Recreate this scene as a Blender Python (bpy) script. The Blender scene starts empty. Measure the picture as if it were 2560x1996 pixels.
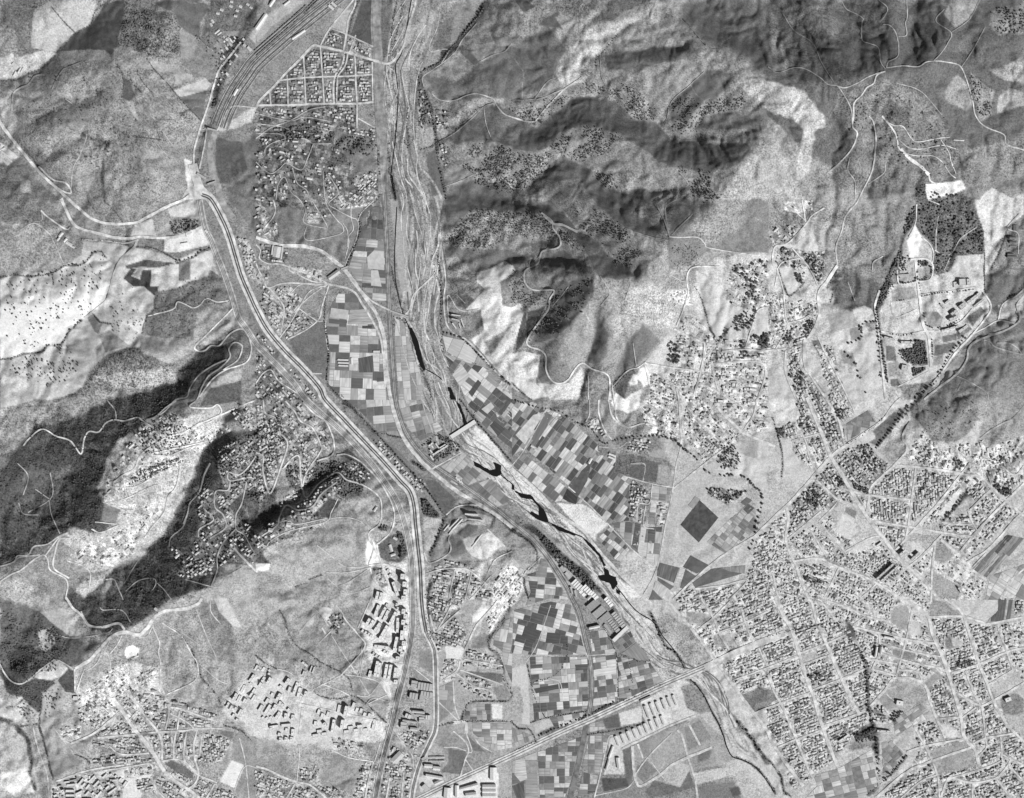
import bpy, bmesh, math, random, re
import numpy as np
rnd = random.Random(7)
C = bpy.context.scene
COL = C.collection
# ------------------------------------------------------------------ camera, light, exposure
S = 1.5                      # metres of ground per pixel of the survey grid
PX, PY, HC = 1280.0, 998.0, 6000.0
RELIEF = 1.5
SUN_EL, SUN_AZ = 43.0, 133.0
SUN_E, SKY_E = 4.6, 0.042
cam_d = bpy.data.cameras.new('camera'); cam = bpy.data.objects.new('camera', cam_d); COL.objects.link(cam)
cam.location = (0, 0, HC); cam.rotation_euler = (0, 0, 0)
cam_d.sensor_fit = 'HORIZONTAL'; cam_d.sensor_width = 36.0
cam_d.lens = 18.0 * HC / (1280.0 * S)
cam_d.clip_start = 10; cam_d.clip_end = 40000
C.camera = cam
W = bpy.data.worlds.new("World"); C.world = W; W.use_nodes = True
nt = W.node_tree; nt.nodes.clear()
sky = nt.nodes.new('ShaderNodeTexSky'); sky.sky_type = 'NISHITA'; sky.sun_disc = False
sky.sun_elevation = math.radians(SUN_EL); sky.sun_rotation = math.radians(SUN_AZ)
bw = nt.nodes.new('ShaderNodeRGBToBW'); bg = nt.nodes.new('ShaderNodeBackground'); wo = nt.nodes.new('ShaderNodeOutputWorld')
nt.links.new(sky.outputs[0], bw.inputs[0]); nt.links.new(bw.outputs[0], bg.inputs[0]); nt.links.new(bg.outputs[0], wo.inputs[0])
bg.inputs[1].default_value = SKY_E
sd = bpy.data.lights.new('sun', 'SUN'); sd.energy = SUN_E; sd.angle = math.radians(.5); sd.color = (1, 1, 1)
so = bpy.data.objects.new('sun', sd); COL.objects.link(so)
_a = math.radians(SUN_AZ); _e = math.radians(SUN_EL)
SUNV = np.array([math.sin(_a)*math.cos(_e), math.cos(_a)*math.cos(_e), math.sin(_e)])
from mathutils import Vector
so.rotation_euler = Vector(SUNV).to_track_quat('Z', 'Y').to_euler(); so.location = tuple(SUNV*3000)
C.view_settings.view_transform = 'Standard'; C.view_settings.look = 'None'
C.view_settings.exposure = 0; C.view_settings.gamma = 1; C.view_settings.use_curve_mapping = False
C.cycles.max_bounces = 2; C.cycles.diffuse_bounces = 1

# ------------------------------------------------------------------ survey data
DATA = r"""
H: b1 1060,0,34 1080,800,32 1100,1700,30 b2 1180,800,28 1200,1700,26 b3 1500,600,24 2180,1050,22 c3 300,1300,20 c4 640,100,18 680,700,16 500,1700,14
H: b1 1960,0,36 1700,350,35 1440,600,34 1430,760,34 1540,1200,33 1620,1700,31 b2 1570,0,31 1600,500,30 1600,1000,28 1750,1180,28 2100,1550,27 c3 300,60,28 700,260,28 900,340,30 1200,310,32 1450,420,34 1700,640,36 2000,660,40
H: c3 0,590,20 600,1110,19 1100,1680,18 c4 1500,600,16 1700,900,14 d4 100,1600,10
H: a1 2180,0,40 1900,500,38 1800,850,37 1650,1250,36 1560,1600,36 a2 1700,100,36 1850,600,34 2060,1000,33 b2 100,1250,32 560,1703,30 b3 900,420,28 1250,800,27 1400,1400,25 b4 1300,500,22 1180,1000,20 1020,1700,15
H: b1 0,1000,40 400,900,38 660,880,37 860,1160,35 1020,1260,34 1060,1650,32 b2 1000,30,32 880,300,31 760,560,30 560,760,30 300,1150,30
H: a1 1860,1160,38 a2 2000,100,42 b2 0,300,40 240,380,36 500,420,34
H: b1 200,1250,58 480,1230,62 700,1400,60 900,1350,50
H: b1 120,1500,62 330,1640,66 b2 480,100,70 700,150,58
H: b1 600,1480,68 700,1640,70 b2 750,50,60
H: b1 960,1450,48 900,1640,52
H: a1 0,690,60 250,640,58 420,530,58 600,330,60 760,220,66 840,80,74 900,0,80
H: a1 0,300,95 200,250,100 400,150,105 640,0,112
H: a1 300,900,88 550,700,104 800,600,110 1000,560,112 1250,480,112 1400,250,120 1500,0,118
H: a1 100,1000,66 300,1030,74 500,930,84 700,860,92 850,750,96
H: a1 200,1180,92 450,1100,104 700,1000,108 900,850,110 1150,900,106 1400,970,96 1700,1000,60
H: a1 330,1350,80 520,1270,90 740,1150,96 900,1240,92 870,1400,88 880,1700,70
H: a1 380,1450,96 560,1380,104 640,1300,102 560,1600,76
H: a1 1000,1150,104 1250,1100,106 1240,1430,120 1350,1600,104 1500,1450,88 1600,1500,50
H: a1 0,1000,56 250,1350,50 450,1550,47 a2 600,100,44 750,280,42 1150,380,40 1700,250,38
H: a1 0,1600,80 a2 300,100,66 200,250,78 0,350,90
H: a2 0,650,54 200,610,52 450,620,50 560,560,49 800,440,46
H: a2 0,900,72 400,850,70 800,850,66 1100,820,62 1500,850,56
H: a2 0,1360,72 350,1300,66 520,1230,64 700,1000,62 950,850,58 1000,500,48 1150,400,42
H: a2 1000,1000,78 1300,950,72 1700,1000,60
H: a2 1200,1150,60 1600,1180,56 1700,1200,54
H: a2 700,1600,96 900,1400,112 1150,1320,108 1500,1320,86
H: a3 0,420,110 200,380,112 400,120,92 700,60,80 a2 1000,1650,76 1500,1560,60 1680,1330,56 1950,1080,44
H: a2 2030,1250,76 1900,1500,92 1700,1680,112 a3 1600,80,118 1450,280,126 1250,450,132 1050,640,140 900,900,146 750,1080,150 520,1180,158 370,1320,160 30,1550,160
H: a3 700,460,96 560,700,100 450,850,120 100,900,120
H: a3 2000,50,56 1850,300,60 1720,450,66 1650,640,72 1580,800,76 1520,960,80 1380,1160,84 1220,1320,90 1060,1440,96 900,1540,100 720,1690,104 a4 700,330,112
H: a3 300,1600,120 a4 100,500,96 0,900,70
H: b3 780,480,40 900,640,50 700,700,86 500,830,96 300,960,112 60,1150,128 a3 2150,1400,138 1810,1590,150 a4 1330,110,150 1060,270,146 640,600,134 150,720,120 0,560,112
H: b3 650,460,50 450,800,56 380,900,66 a3 2100,1000,90 1950,1150,108
H: a3 2000,400,110 1850,600,104 1700,1200,112
H: b3 250,200,76 270,400,74 100,700,82 a3 1950,200,96
H: b3 1100,900,52 960,1160,58 800,1240,66 500,1250,92 200,1450,104
H: b3 1000,1450,40 700,1480,52 430,1550,62 200,1650,72
H: b4 260,220,76 350,400,58 800,740,42 820,830,38 1100,1050,28
H: a4 1350,300,112 1360,700,84 1400,830,66 1700,900,58 2000,900,54 b4 150,600,54
H: a4 1650,200,130 1650,560,92 1850,800,62
H: a4 1100,600,98 1050,900,70 1200,1150,56 1400,1400,50 1600,1700,44
H: a4 620,900,74 700,1200,60 900,1650,46
H: a4 0,1030,60 180,1100,52 250,1300,46 300,1640,40
H: a4 480,700,96 450,900,80 330,1050,66
H: b4 200,1200,44 500,1500,38 900,1300,32
H: b3 1620,1010,30 1800,900,29 2000,950,28 2180,1150,26 c3 200,1280,24 210,1400,24 110,1480,24 150,1650,22 b4 2160,50,22 2000,330,22 2110,600,20 2150,870,19 1750,1050,19 1550,1100,19
H: b3 1780,1010,48 1960,1040,52 2000,1200,56 1900,1300,54 1650,1400,40
H: b3 2150,1400,44 b4 2000,60,36 1850,250,30
H: b3 1450,1400,26 b4 1500,300,23 1600,700,21
H: b1 2180,600,70 1960,750,60 1700,900,42
H: c1 0,350,62 240,230,74 480,290,86 560,560,92 370,700,88 0,860,60 b1 1900,900,50
H: c1 0,100,70 300,160,92 600,230,112 870,170,134 1200,30,152
H: c1 0,1100,52 230,1135,66 330,980,76 600,800,90 870,840,96 1040,1020,104 1230,1030,110 1340,1180,116 1560,1180,134 1750,1220,158 1930,1215,186
H: b1 1560,1250,34 1850,1250,60 c1 0,1290,80 180,1310,88 330,1250,100 600,1090,126 870,1140,156 1080,1260,168 1230,1380,176 1400,1440,184 1700,1480,196 1900,1450,206 2060,1290,212 2160,1050,222 d1 100,900,234 200,780,238
H: b1 1600,1500,33 1900,1430,48 c1 0,1620,58 230,1560,70 310,1400,78 430,1335,88 600,1400,100 760,1560,114 930,1645,128 1100,1600,142 1200,1640,150 1350,1600,166 1500,1575,184
H: c1 450,1450,104 200,1660,90 0,1700,66
H: c2 450,0,132 780,100,172 900,215,190 1150,310,214 1330,330,228 1600,200,216 1800,0,214 c1 1900,1600,216
H: b1 1620,1620,33 c2 0,0,66 250,30,84 450,120,100 560,270,118 700,330,132 850,500,154 1000,600,176 1060,640,186
H: c1 1000,1700,136 c2 850,0,146 1000,100,168 1200,250,200
H: b2 1620,330,32 1900,100,72 c2 0,110,98 200,115,126 350,210,150 600,420,184 740,660,222 900,700,218 1100,680,206 1330,480,212 1330,330,228
H: b2 1620,430,32 2000,480,60 c2 100,330,90 350,330,120
H: c2 0,470,70 150,560,90 230,520,104 450,480,140 600,560,176
H: b2 1650,700,31 1850,600,44 2100,500,60 c2 100,650,92 350,600,140 600,600,196
H: c2 0,950,52 120,900,74 300,820,110 380,760,136 560,650,190
H: b2 1660,1000,30 1860,800,52 2000,700,70 2100,950,66 c2 0,800,70
H: b2 1900,1150,32 c2 0,1500,40 200,1300,48 330,1680,36
H: c2 740,660,222 660,850,196 600,960,170 430,1140,128 420,1330,96 400,1520,60
H: c2 310,930,96 240,1030,76 130,1200,56 280,1350,54
H: c2 760,900,182 720,1130,118 680,1250,88 620,1400,56 600,1650,40
H: c2 790,700,218 790,960,188 825,1150,154 795,1340,112 830,1480,70
H: c2 950,900,190 960,1150,142 960,1280,100 850,1560,46
H: c2 1000,720,206 1110,1050,170 1240,1200,134 1120,1370,98 1060,1450,84 1000,1650,48
H: c2 1330,480,212 1300,760,150 1390,860,96 1400,1050,78 1330,1300,66 1200,1500,52 c3 1150,200,40
H: c2 1500,600,120 1600,800,84 1700,1100,70 1700,1500,58 c3 1700,200,48
H: c2 1990,460,150 2100,800,90 2100,1300,66 c3 2080,100,54 2000,600,42
H: c1 740,480,110 870,440,124 980,440,134 1150,415,146 1450,395,166
H: c1 700,620,96 760,620,112 880,580,134 1100,570,158 1400,500,186 1650,395,206
H: c1 1240,60,156 1430,170,178 1650,390,206 1800,400,210 1980,500,218 2050,620,224 d1 140,700,238 590,725,250 1000,615,272 1100,700,264
H: c1 1600,0,110 1800,200,136 2000,340,160 2160,460,184
H: d1 0,0,130 200,200,160 400,380,196 520,620,236
H: d1 300,0,190 560,300,216 700,500,234
H: d1 600,0,170 700,200,180 950,350,214 980,550,262
H: d1 1010,60,220 1100,250,230 1100,470,246
H: d1 1250,0,170 1200,300,200 1250,500,230
H: d1 1560,280,236 1530,370,240 1410,520,246 1280,570,250
H: d1 1700,150,190 1700,300,196 1650,570,226 1750,850,206 1850,1080,184 2030,1200,180
H: d1 2180,100,210 1950,250,204 2180,700,180 1950,950,170
H: c1 1640,600,196 1500,750,170 1350,880,142 1310,1060,116
H: c1 1080,700,140 1150,900,116
H: c1 1400,640,186 1250,850,132
H: c1 1870,600,216 1850,760,200 1600,900,172 1480,1080,134
H: c1 2060,960,206 1950,985,188 1830,955,172 1600,1015,146 1520,1130,126
H: c1 2100,1090,208 1800,1120,168 1620,1150,140
H: d1 240,1000,220 400,1000,228 380,1250,214 280,1500,190 220,1650,178
H: d1 560,1000,206 620,1200,196 500,1480,176 300,1703,158
H: d1 730,900,240 760,1150,220 740,1600,184
H: d1 1000,900,232 860,1000,208 860,1500,166 d2 700,100,150 600,400,118 560,650,92 480,900,80
H: d1 1300,1000,210 1200,1300,186 1250,1600,160 d2 1250,200,142 1150,350,126 950,750,94 800,900,84
H: d1 1700,1250,176 1600,1500,160 d2 1500,50,140 1400,400,112 1500,650,88
H: d1 2180,1400,176 1950,1600,150 d2 2000,200,118 1850,600,86
H: d2 100,150,140 200,350,120 50,400,126
H: d2 1300,900,76 1400,1400,62 d3 1000,150,56 600,450,50 200,900,44 0,1150,40 c4 1900,500,30
H: d2 2180,720,84 1950,1000,66 1500,1450,58
H: d2 2100,1150,84 2000,1500,98 d3 1750,50,100 1500,150,90 1250,250,74
H: d3 2180,100,98 2000,300,84 1700,350,76 1300,550,58
H: d3 2180,700,70 1700,900,60 1690,780,52 1500,1020,48 1200,1400,44
H: d3 2180,1300,60 d4 1800,100,50 2180,700,48 2180,1600,40
H: d4 700,250,36 860,900,28 950,1500,20 0,600,30 300,1400,18
L .56 .45 0: f -80,-80 2280,-80 2280,1800 -80,1800
L .60 .42 14: f 1110,60 1500,0 1900,250 2000,450 1600,560 1500,760 1250,780 1000,700 960,300
L .66 .5 10: f -80,1190 260,1330 450,1230 720,1080 880,1090 930,1240 1130,1230 1130,1800 -80,1800
L 0.49 .22 3: b1 0,1120 680,1100 1000,1260 1060,1703 b2 980,20 860,380 760,540 500,400 200,330 0,290 a2 1950,0 a1 1900,1560 2060,1200
L .52 .4 3: b1 0,900 680,900 860,1120 660,1120 0,1110
L .58 .4 6: b2 0,400 500,420 760,600 600,800 620,1500 500,1480 0,950
L .46 .3 3: b2 300,1180 500,1000 580,1050 620,1300 600,1520 500,1480 290,1250
L .68 .3 5: f 1110,1180 1250,1150 1180,1500 1180,1700 900,1700 930,1240
L .76 .3 8: f 1370,880 1440,700 1500,560 1640,530 1720,440 1790,560 1850,700 1950,900 2280,880 2280,1800 1660,1800 1400,1450 1330,1200 1440,1000
L .56 .55 8: f -60,-60 470,-60 520,20 480,150 430,290 400,400 330,500 180,470 130,400 40,330 -60,300
L .34 .5 12: a1 0,1000 560,880 620,800 500,850 300,960 200,950
L .70 .25 1: a1 290,90 440,0 820,0 830,80 770,210 640,270 540,370 480,440 260,430 280,200
L .47 .5 2: a1 0,0 300,0 290,90 260,300 260,430 150,400 130,240 0,240
L .46 .5 2: a1 150,410 400,430 200,490 160,480
L .36 .12 1: a1 880,50 970,10 1060,10 1080,60 1050,300 1000,400 950,470 890,430 760,420 500,440 560,370 640,290 770,220 830,140
L .48 1 3: a1 1060,10 1250,60 1480,120 1530,230 1560,350 1530,480 1380,500 1250,460 1140,410 1000,400 1040,200
L .40 .2 2: a1 1480,0 1700,0 1800,60 1700,200 1700,340 1600,280 1530,220 1480,110 1300,20
L .56 .2 1: a1 1530,240 1700,350 1620,500 1540,500
L .50 .3 1: a1 1700,350 1900,510 1840,620 1800,720 1740,660 1650,660 1540,500 1620,500
L .62 .3 1: a1 1250,510 1500,560 1660,670 1480,740 1490,650 1330,600
L .72 .15 1: a1 1480,770 1750,670 1800,720 1760,770 1540,830
L .42 .2 1: a1 1540,830 1760,770 1720,1050 1650,970
L .62 .3 2: a1 500,440 760,425 900,440 960,520 700,520 520,560
L .63 .4 2: a1 970,410 1060,400 1200,450 1200,490 970,510
L .60 .3 1: a1 970,520 1240,505 1300,590 1100,580 1030,600
L .74 .4 3: a1 0,490 110,450 160,490 380,430 480,460 400,550 300,590 200,650 0,680
L .38 .2 2: a1 1050,660 1110,690 1150,820 1100,870 1040,830
L .70 .2 2: a1 1070,870 1130,870 1180,1040 1150,1010
L .60 .4 3: a1 1130,870 1400,960 1400,1000 1200,960
L .60 .5 8: a1 900,1300 1200,1180 1450,1350 1550,1500 1560,1703 900,1703
L .60 .5 8: a1 200,1100 620,900 700,1100 600,1300 300,1250
L .60 .5 8: a1 110,800 500,600 800,620 850,740 700,850 500,830 130,930
L .82 .15 1: a1 1570,1350 1650,1380 1660,1500 1720,1620 1780,1703 1540,1703 1600,1600 1580,1480
L .40 .3 2: a1 1850,1170 2060,1220 2100,1460 1980,1560 1880,1560 1830,1400
L .74 .3 1: a1 0,1210 160,1340 80,1400 0,1390
L .68 .4 4: a1 0,850 110,800 100,960 280,1050 150,1200 0,1000
L .45 .5 3: a1 0,1420 240,1400 330,1540 500,1703 0,1703
L .62 .4 1: a1 170,1520 250,1530 270,1650 180,1640
L .80 .3 2: a1 1890,930 2180,890 b1 0,920 a1 2140,1050 1880,1130 1850,1100
L .42 .5 3: a1 1800,0 2180,0 2180,220 1900,500 1700,350 1740,200
L .55 .2 1: a1 1900,270 2100,260 2040,380 1890,480 1820,400
L .76 .2 1: a1 2180,230 2120,320 2180,380
L .58 .35 2: b1 180,0 850,0 640,230 550,390 470,400 270,620 0,900 a1 1850,1100 1830,1080 1900,850 2040,650 b1 0,350
L .70 .2 2: b1 0,200 110,120 280,0 420,0 150,220 0,360
L .80 .1 1: b1 0,220 80,110 110,125 0,310
L .70 .15 1: b1 700,70 810,90 770,290 640,230
L .36 .2 1: b1 900,0 1000,0 985,400 800,300 860,130
L .45 .4 3: b1 1060,0 1160,0 1110,480 1030,480
L .60 .5 3: b1 1160,0 1560,0 1860,0 1600,150 1560,400 1640,430 1560,540 1400,640 1360,740 1380,900 1420,1250 1500,1700 1110,1700 1110,560 1200,480
L .70 .4 8: b1 1200,560 1330,250 1500,80 1560,130 1400,350 1300,600 1270,900 1230,1150 1150,1100 1240,900 1200,700
L .54 .25 1: b1 1680,40 1860,0 1850,180 1740,330 1650,380
L .45 .4 3: b1 1560,200 1680,150 1650,400 1500,430
L .50 .5 4: b1 1940,60 2180,0 2180,370 1900,520 1700,400 1870,250
L .62 .25 1: b1 1490,620 1610,530 1740,490 1850,570 1720,690
L .40 .2 1: b1 1740,450 1820,440 1900,530 1860,560
L .60 .25 1: b1 1900,530 2100,450 2180,400 2180,300 1820,420
L 0.46 .22 3: b1 1430,640 1720,690 1900,560 2180,400 c1 300,220 460,420 300,740 0,850 b1 2000,820 1800,860 1550,850
L .54 .5 3: b1 1380,760 1460,840 1520,1150 1520,1250 1400,1280 1380,900
L .68 .3 2: b1 1400,1090 1500,1080 1510,1220 1410,1280
L .42 .2 2: b1 1450,1320 1540,1260 1610,1650 1500,1680
L .60 .5 2: b1 1520,930 1730,970 1750,1050 1680,1150 1560,1200
L .60 .5 2: b1 1560,1240 1660,1210 1720,1310 1680,1440 1600,1450
L 0.46 .22 3: b1 1600,1150 2000,900 2180,950 c1 200,1100 330,1000 340,1200 180,1290 0,1250 b1 1950,1190 1700,1230
L .58 .2 1: b1 1730,1420 1960,1390 1950,1450 1620,1580 1590,1480
L .60 .5 4: c1 0,0 380,0 400,100 280,160 240,210 100,270 0,350
L .42 .2 2: c1 240,220 280,150 400,100 400,140 370,160 440,250 300,230
L .40 .2 1: c1 20,0 120,0 200,60 100,110
L .54 .5 2: c1 450,0 1200,0 960,100 850,170 650,190 450,120
L .72 .4 1: c1 1200,0 1510,0 1510,60 1430,160 1300,110 1230,200 1000,210 900,310 760,450 700,500 700,620 600,700 450,750 370,640 480,450 520,350 600,240 870,170 960,100
L .62 .3 1: c1 370,150 440,120 600,220 590,240 490,290 450,280
L .60 .4 3: c1 940,260 1240,220 1220,260 1070,320 1000,300 980,430 920,340
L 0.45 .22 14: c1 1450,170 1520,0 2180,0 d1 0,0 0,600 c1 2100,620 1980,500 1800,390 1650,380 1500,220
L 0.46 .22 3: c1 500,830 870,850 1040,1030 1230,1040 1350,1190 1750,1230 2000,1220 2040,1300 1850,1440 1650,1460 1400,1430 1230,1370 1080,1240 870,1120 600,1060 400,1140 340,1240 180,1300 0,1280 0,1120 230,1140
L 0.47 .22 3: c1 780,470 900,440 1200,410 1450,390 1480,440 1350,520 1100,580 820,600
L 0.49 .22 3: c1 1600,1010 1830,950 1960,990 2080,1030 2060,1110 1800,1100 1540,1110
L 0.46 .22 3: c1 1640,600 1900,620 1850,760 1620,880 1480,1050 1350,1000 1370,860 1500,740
L 0.47 .22 3: c1 310,1400 430,1335 640,1430 930,1650 1100,1600 1200,1640 1350,1600 c2 1000,100 1150,180 1290,300 1150,310 900,200 780,80 700,0 c1 560,1530 250,1540
L 0.49 .22 3: c1 700,1400 860,1360 1000,1380 900,1430 760,1450
L 0.46 .22 3: c2 0,20 200,60 300,0 450,110 560,270 700,330 850,500 1000,590 1040,650 900,680 740,650 600,400 500,300 370,200 270,120 0,100
L 0.47 .22 3: b1 1640,1600 1850,1520 2180,1600 c2 0,0 0,110 b2 1880,100 1600,330 1610,0
L .60 1 5: b2 1600,330 1760,150 1880,70 c2 0,110 200,120 340,200 390,340 0,310 b2 1950,430 1700,390
L 0.46 .22 3: b2 1600,380 1850,430 2180,420 c2 350,340 350,400 100,360 0,440 200,530 b2 2180,560 2000,600 1850,620 1700,470 1600,480
L 0.46 .22 3: c2 300,460 450,440 600,560 500,590 250,560
L 0.45 .22 3: c2 380,770 560,660 700,680 690,830 590,960 430,1130 380,1170 150,1240 250,1050 330,900
L .33 .4 2: c2 110,960 290,900 240,1030 120,1200 40,1290 50,1100
L 0.49 .22 3: c2 740,980 820,1150 790,1320 740,1400 640,1390 690,1230
L 0.47 .22 3: c2 1120,1060 1260,1210 1080,1390 860,1560 900,1430 1000,1180
L .36 .4 2: c2 1040,1430 1050,1480 1000,1560 960,1690 880,1690 880,1600
L 0.44 .22 3: c2 190,1260 290,1310 300,1400 330,1540 250,1560 200,1480 230,1300
L .56 .5 5: b2 1600,520 1750,560 1850,640 1870,760 1900,780 1700,860 1640,800
L .40 .4 3: b2 1700,830 1800,800 1880,880 1780,940 1700,900
L .91 .2 1: b2 1880,620 2010,580 2120,520 2180,560 c2 0,550 30,600 0,640 b2 2080,700 2100,900 2180,920 c2 60,880 90,900 90,1000 0,1050 b2 2100,1100 1950,1140 1910,930 1780,940 1880,840 1950,760 1880,700
L .84 .2 1: b2 1830,1190 1950,1110 2180,1060 c2 100,960 0,1310 100,1290 240,1320 220,1480 200,1560 320,1670 180,1703 b2 2180,1600 2010,1400
L .60 .3 2: b2 1940,1210 2100,1120 2180,1080 2000,1320
L .45 .4 3: b2 1860,960 1920,940 1930,1080 1800,1160
L .70 .6 12: c2 950,800 1200,700 1400,860 1420,1080 1280,1130 1120,1040 900,1180 830,1160
L .68 .4 6: c2 1390,850 1490,790 1560,900 1660,1100 1400,1100
L 0.50 .22 3: c2 1400,0 2180,0 2180,450 2000,460 1700,410 1500,560 1340,600 1330,320
L .58 .5 12: c2 1500,200 1700,0 2000,0 1900,300 1700,380 1560,320
L .80 .3 2: c2 370,1570 480,1560 580,1450 600,1420 610,1540 560,1700 330,1700 220,1560
L .92 .15 2: c2 1000,1560 1040,1490 1080,1500 1060,1570 1010,1590
L .90 .2 3: c2 880,1640 960,1690 1100,1620 c3 1080,60 1000,110 880,80 850,20
L .86 .25 3: c2 1080,1440 1160,1400 1180,1560 1120,1600 1060,1500
L .80 .3 3: c1 420,700 520,400 640,300 820,260 760,420 620,560 560,700
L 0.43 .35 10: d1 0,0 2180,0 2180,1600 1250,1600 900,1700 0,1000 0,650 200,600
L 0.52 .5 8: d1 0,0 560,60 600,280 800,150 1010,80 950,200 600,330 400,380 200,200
L .77 .4 5: d1 0,680 160,740 300,760 380,870 490,1000 480,1090 400,1200 370,1350 330,1480 230,1560 230,1420 290,1250 300,1100 200,1000 80,960 0,950 c1 1900,700
L .68 .5 8: d1 0,1000 110,1050 110,1140 50,1190 210,1340 200,1500 300,1700 c1 1700,1700 1850,1500 2060,1270 2160,1000
L 0.50 .6 8: d1 500,850 1000,650 1420,900 1500,1050 1650,1300 1500,1550 1200,1600 600,1600 500,1200
L 0.42 .4 8: d1 400,1150 620,1000 720,1200 600,1380 380,1350
L 0.40 .6 3: d1 1030,840 1200,960 1200,1100 1050,1050 960,960
L 0.64 .3 1: d1 1560,0 1810,0 1720,160 1590,240 1500,120
L 0.56 .5 4: d1 1900,100 2180,20 2180,290 2080,280 1980,310 1880,220
L 0.66 .4 2: d1 1870,590 2000,580 2180,470 2180,700 2010,690
L 0.67 .3 2: d1 1960,830 2050,750 2180,790 2180,900 1950,970
L 0.62 .4 3: d1 1500,770 1620,640 1720,720 1740,880 1680,950 1600,900 1500,860
L 0.60 .5 3: d1 1720,620 1920,780 1900,980 1800,1040 1740,800
L 0.56 .6 8: d1 2180,1100 2060,1180 1700,1280 1600,1600 1900,1600 2180,1500
L 0.56 .5 10: d2 350,200 700,100 1250,50 1100,400 1000,650 850,780 600,640 450,700 420,450
L 0.66 .4 5: d2 420,200 640,200 580,420 430,430
L 0.44 .4 8: d2 550,700 700,600 950,720 900,940 720,940 540,900
L 0.55 .6 8: d2 0,0 450,50 350,180 100,380 0,400
L 0.42 .9 3: d1 1250,1570 1350,1560 1400,1703 1640,1650 1750,1703 d2 1760,0 1790,150 1840,280 1840,460 1600,480 1540,640 1460,660 1400,600 1400,380 1300,280 1240,200 1270,0 d1 1260,1700
L 0.38 .7 3: d2 1270,30 1230,220 1170,300 1130,480 1040,650 1080,720 1020,760 950,900 910,900 950,770 1040,590 1120,420 1180,240
L 0.91 .2 1: d1 1340,1570 1660,1540 1680,1610 1560,1660 1360,1703 1340,1620
L 0.80 .3 1: d1 1800,1703 1850,1640 1910,1600 2080,1690 2180,1640 2180,1703 d2 2180,120 2040,240 1980,420 1850,640 1840,270 1790,130 1760,0
L 0.74 .3 2: d2 1100,500 1170,330 1230,220 1310,300 1400,430 1400,640 1280,700 1120,700
L 0.91 .1 2: d2 1250,200 1310,320 1280,480 1210,500 1180,350
L 0.78 .25 1: d2 960,900 1050,720 1290,700 1400,660 1560,600 1600,480 1840,460 1840,760 1900,950 1740,1150 1400,1550 1040,1590 1000,1400 960,1100
L 0.66 .3 1: d2 1140,600 1240,600 1250,690 1120,700
L 0.60 .4 1: d2 1280,580 1390,580 1380,650 1290,680
L 0.60 .3 2: d2 1040,760 1250,740 1270,840 1060,870
L 0.74 .3 2: d2 1070,880 1290,850 1290,920 1150,990 1090,1000
L 0.80 .1 1: d2 1130,1020 1310,1000 1320,1130 1130,1130
L 0.60 .2 1: d2 1330,950 1440,950 1490,1000 1470,1080 1370,1080
L 0.46 .2 1: d2 1400,960 1440,950 1475,1000 1430,1035
L 0.45 .3 1: d2 1690,1000 1810,910 1850,950 1740,1080
L 0.40 .8 1: d2 1100,1280 1230,1260 1240,1180 1340,1200 1360,1400 1230,1410 1130,1310
L 0.60 .3 1: d2 1020,1390 1110,1370 1130,1490 1030,1510
L 0.45 .4 1: d2 1000,1240 1080,1250 1090,1370 1010,1370
L 0.38 .7 1: d2 1220,1430 1340,1410 1340,1450 1240,1500
L 0.45 .3 1: d2 1040,1530 1100,1520 1130,1580 1050,1590
L 0.46 .2 1: d2 1420,1240 1580,1210 1600,1230 1560,1300 1410,1330
L 0.64 .2 1: d2 1410,1340 1490,1320 1500,1400 1410,1410
L 0.50 .2 1: d2 1480,1160 1600,1140 1610,1190 1490,1220
L 0.50 .3 1: d2 1600,1130 1700,1060 1740,1100 1620,1190
L 0.44 .3 2: d2 1850,640 2000,600 2180,560 2180,760 2000,880 1960,980 1910,920 1860,780
L 0.52 .5 2: d2 2050,200 2180,160 2180,400 2140,640 1990,620
L 0.74 .2 1: d2 1960,900 2080,840 2180,760 2180,1000 2110,1040 1960,1010
L .57 .35 4: d2 1740,1170 1950,1030 2100,1050 2180,1040 2180,1703 1320,1703 1500,1560 1650,1440 1720,1280
L .53 .3 8: d2 1700,1440 1950,1380 2180,1350 2180,1560 1900,1500 1700,1600
L 0.60 .3 4: d2 1740,1260 1900,1340 1830,1400 1740,1330
L 0.74 .15 1: d2 1400,1570 1640,1310 1680,1340 1640,1470 1480,1560 1400,1600
L 0.78 .12 1: d2 210,400 380,280 410,330 430,430 310,500
L 0.78 .12 1: d2 100,590 150,570 280,630 260,720 190,810 140,700
L 0.80 .12 1: d2 720,940 820,900 920,950 920,1030 780,1060
L 0.66 .12 1: d2 500,970 720,950 770,1070 540,1130
L 0.80 .12 1: d2 540,1140 690,1110 710,1200 560,1300
L 0.56 .12 1: d2 690,1100 770,1080 800,1180 710,1200
L 0.78 .15 1: d2 640,1250 940,1090 960,1500 990,1703 700,1703 620,1530 780,1480 700,1350
L 0.60 .2 2: d2 620,1290 720,1300 760,1430 640,1390
L 0.76 .15 1: d2 340,1330 400,1330 520,1470 560,1560 470,1520 330,1440
L 0.76 .15 1: d2 30,1440 140,1470 230,1703 0,1703
L 0.48 .2 1: d2 370,1200 430,1190 470,1250 420,1300
L 0.81 .12 3: a2 0,680 150,620 450,610 700,480 730,350 1150,400 1500,500 1650,440 1800,430 1860,640 1770,660 1620,690 1500,760 1350,780 1330,830 1300,930 1210,1150 1190,1250 1000,1270 900,1320 770,1450 690,1600 540,1680 300,1703 a3 200,200 0,360 a2 0,1700
L 0.93 .08 5: a2 0,900 700,700 930,700 850,900 600,1080 300,1300 0,1340
L 0.62 .4 2: a2 0,450 300,300 480,420 540,540 400,610 150,630 0,650
L 0.58 .5 8: a2 0,0 500,0 600,250 430,300 460,480 200,600 0,640
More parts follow.
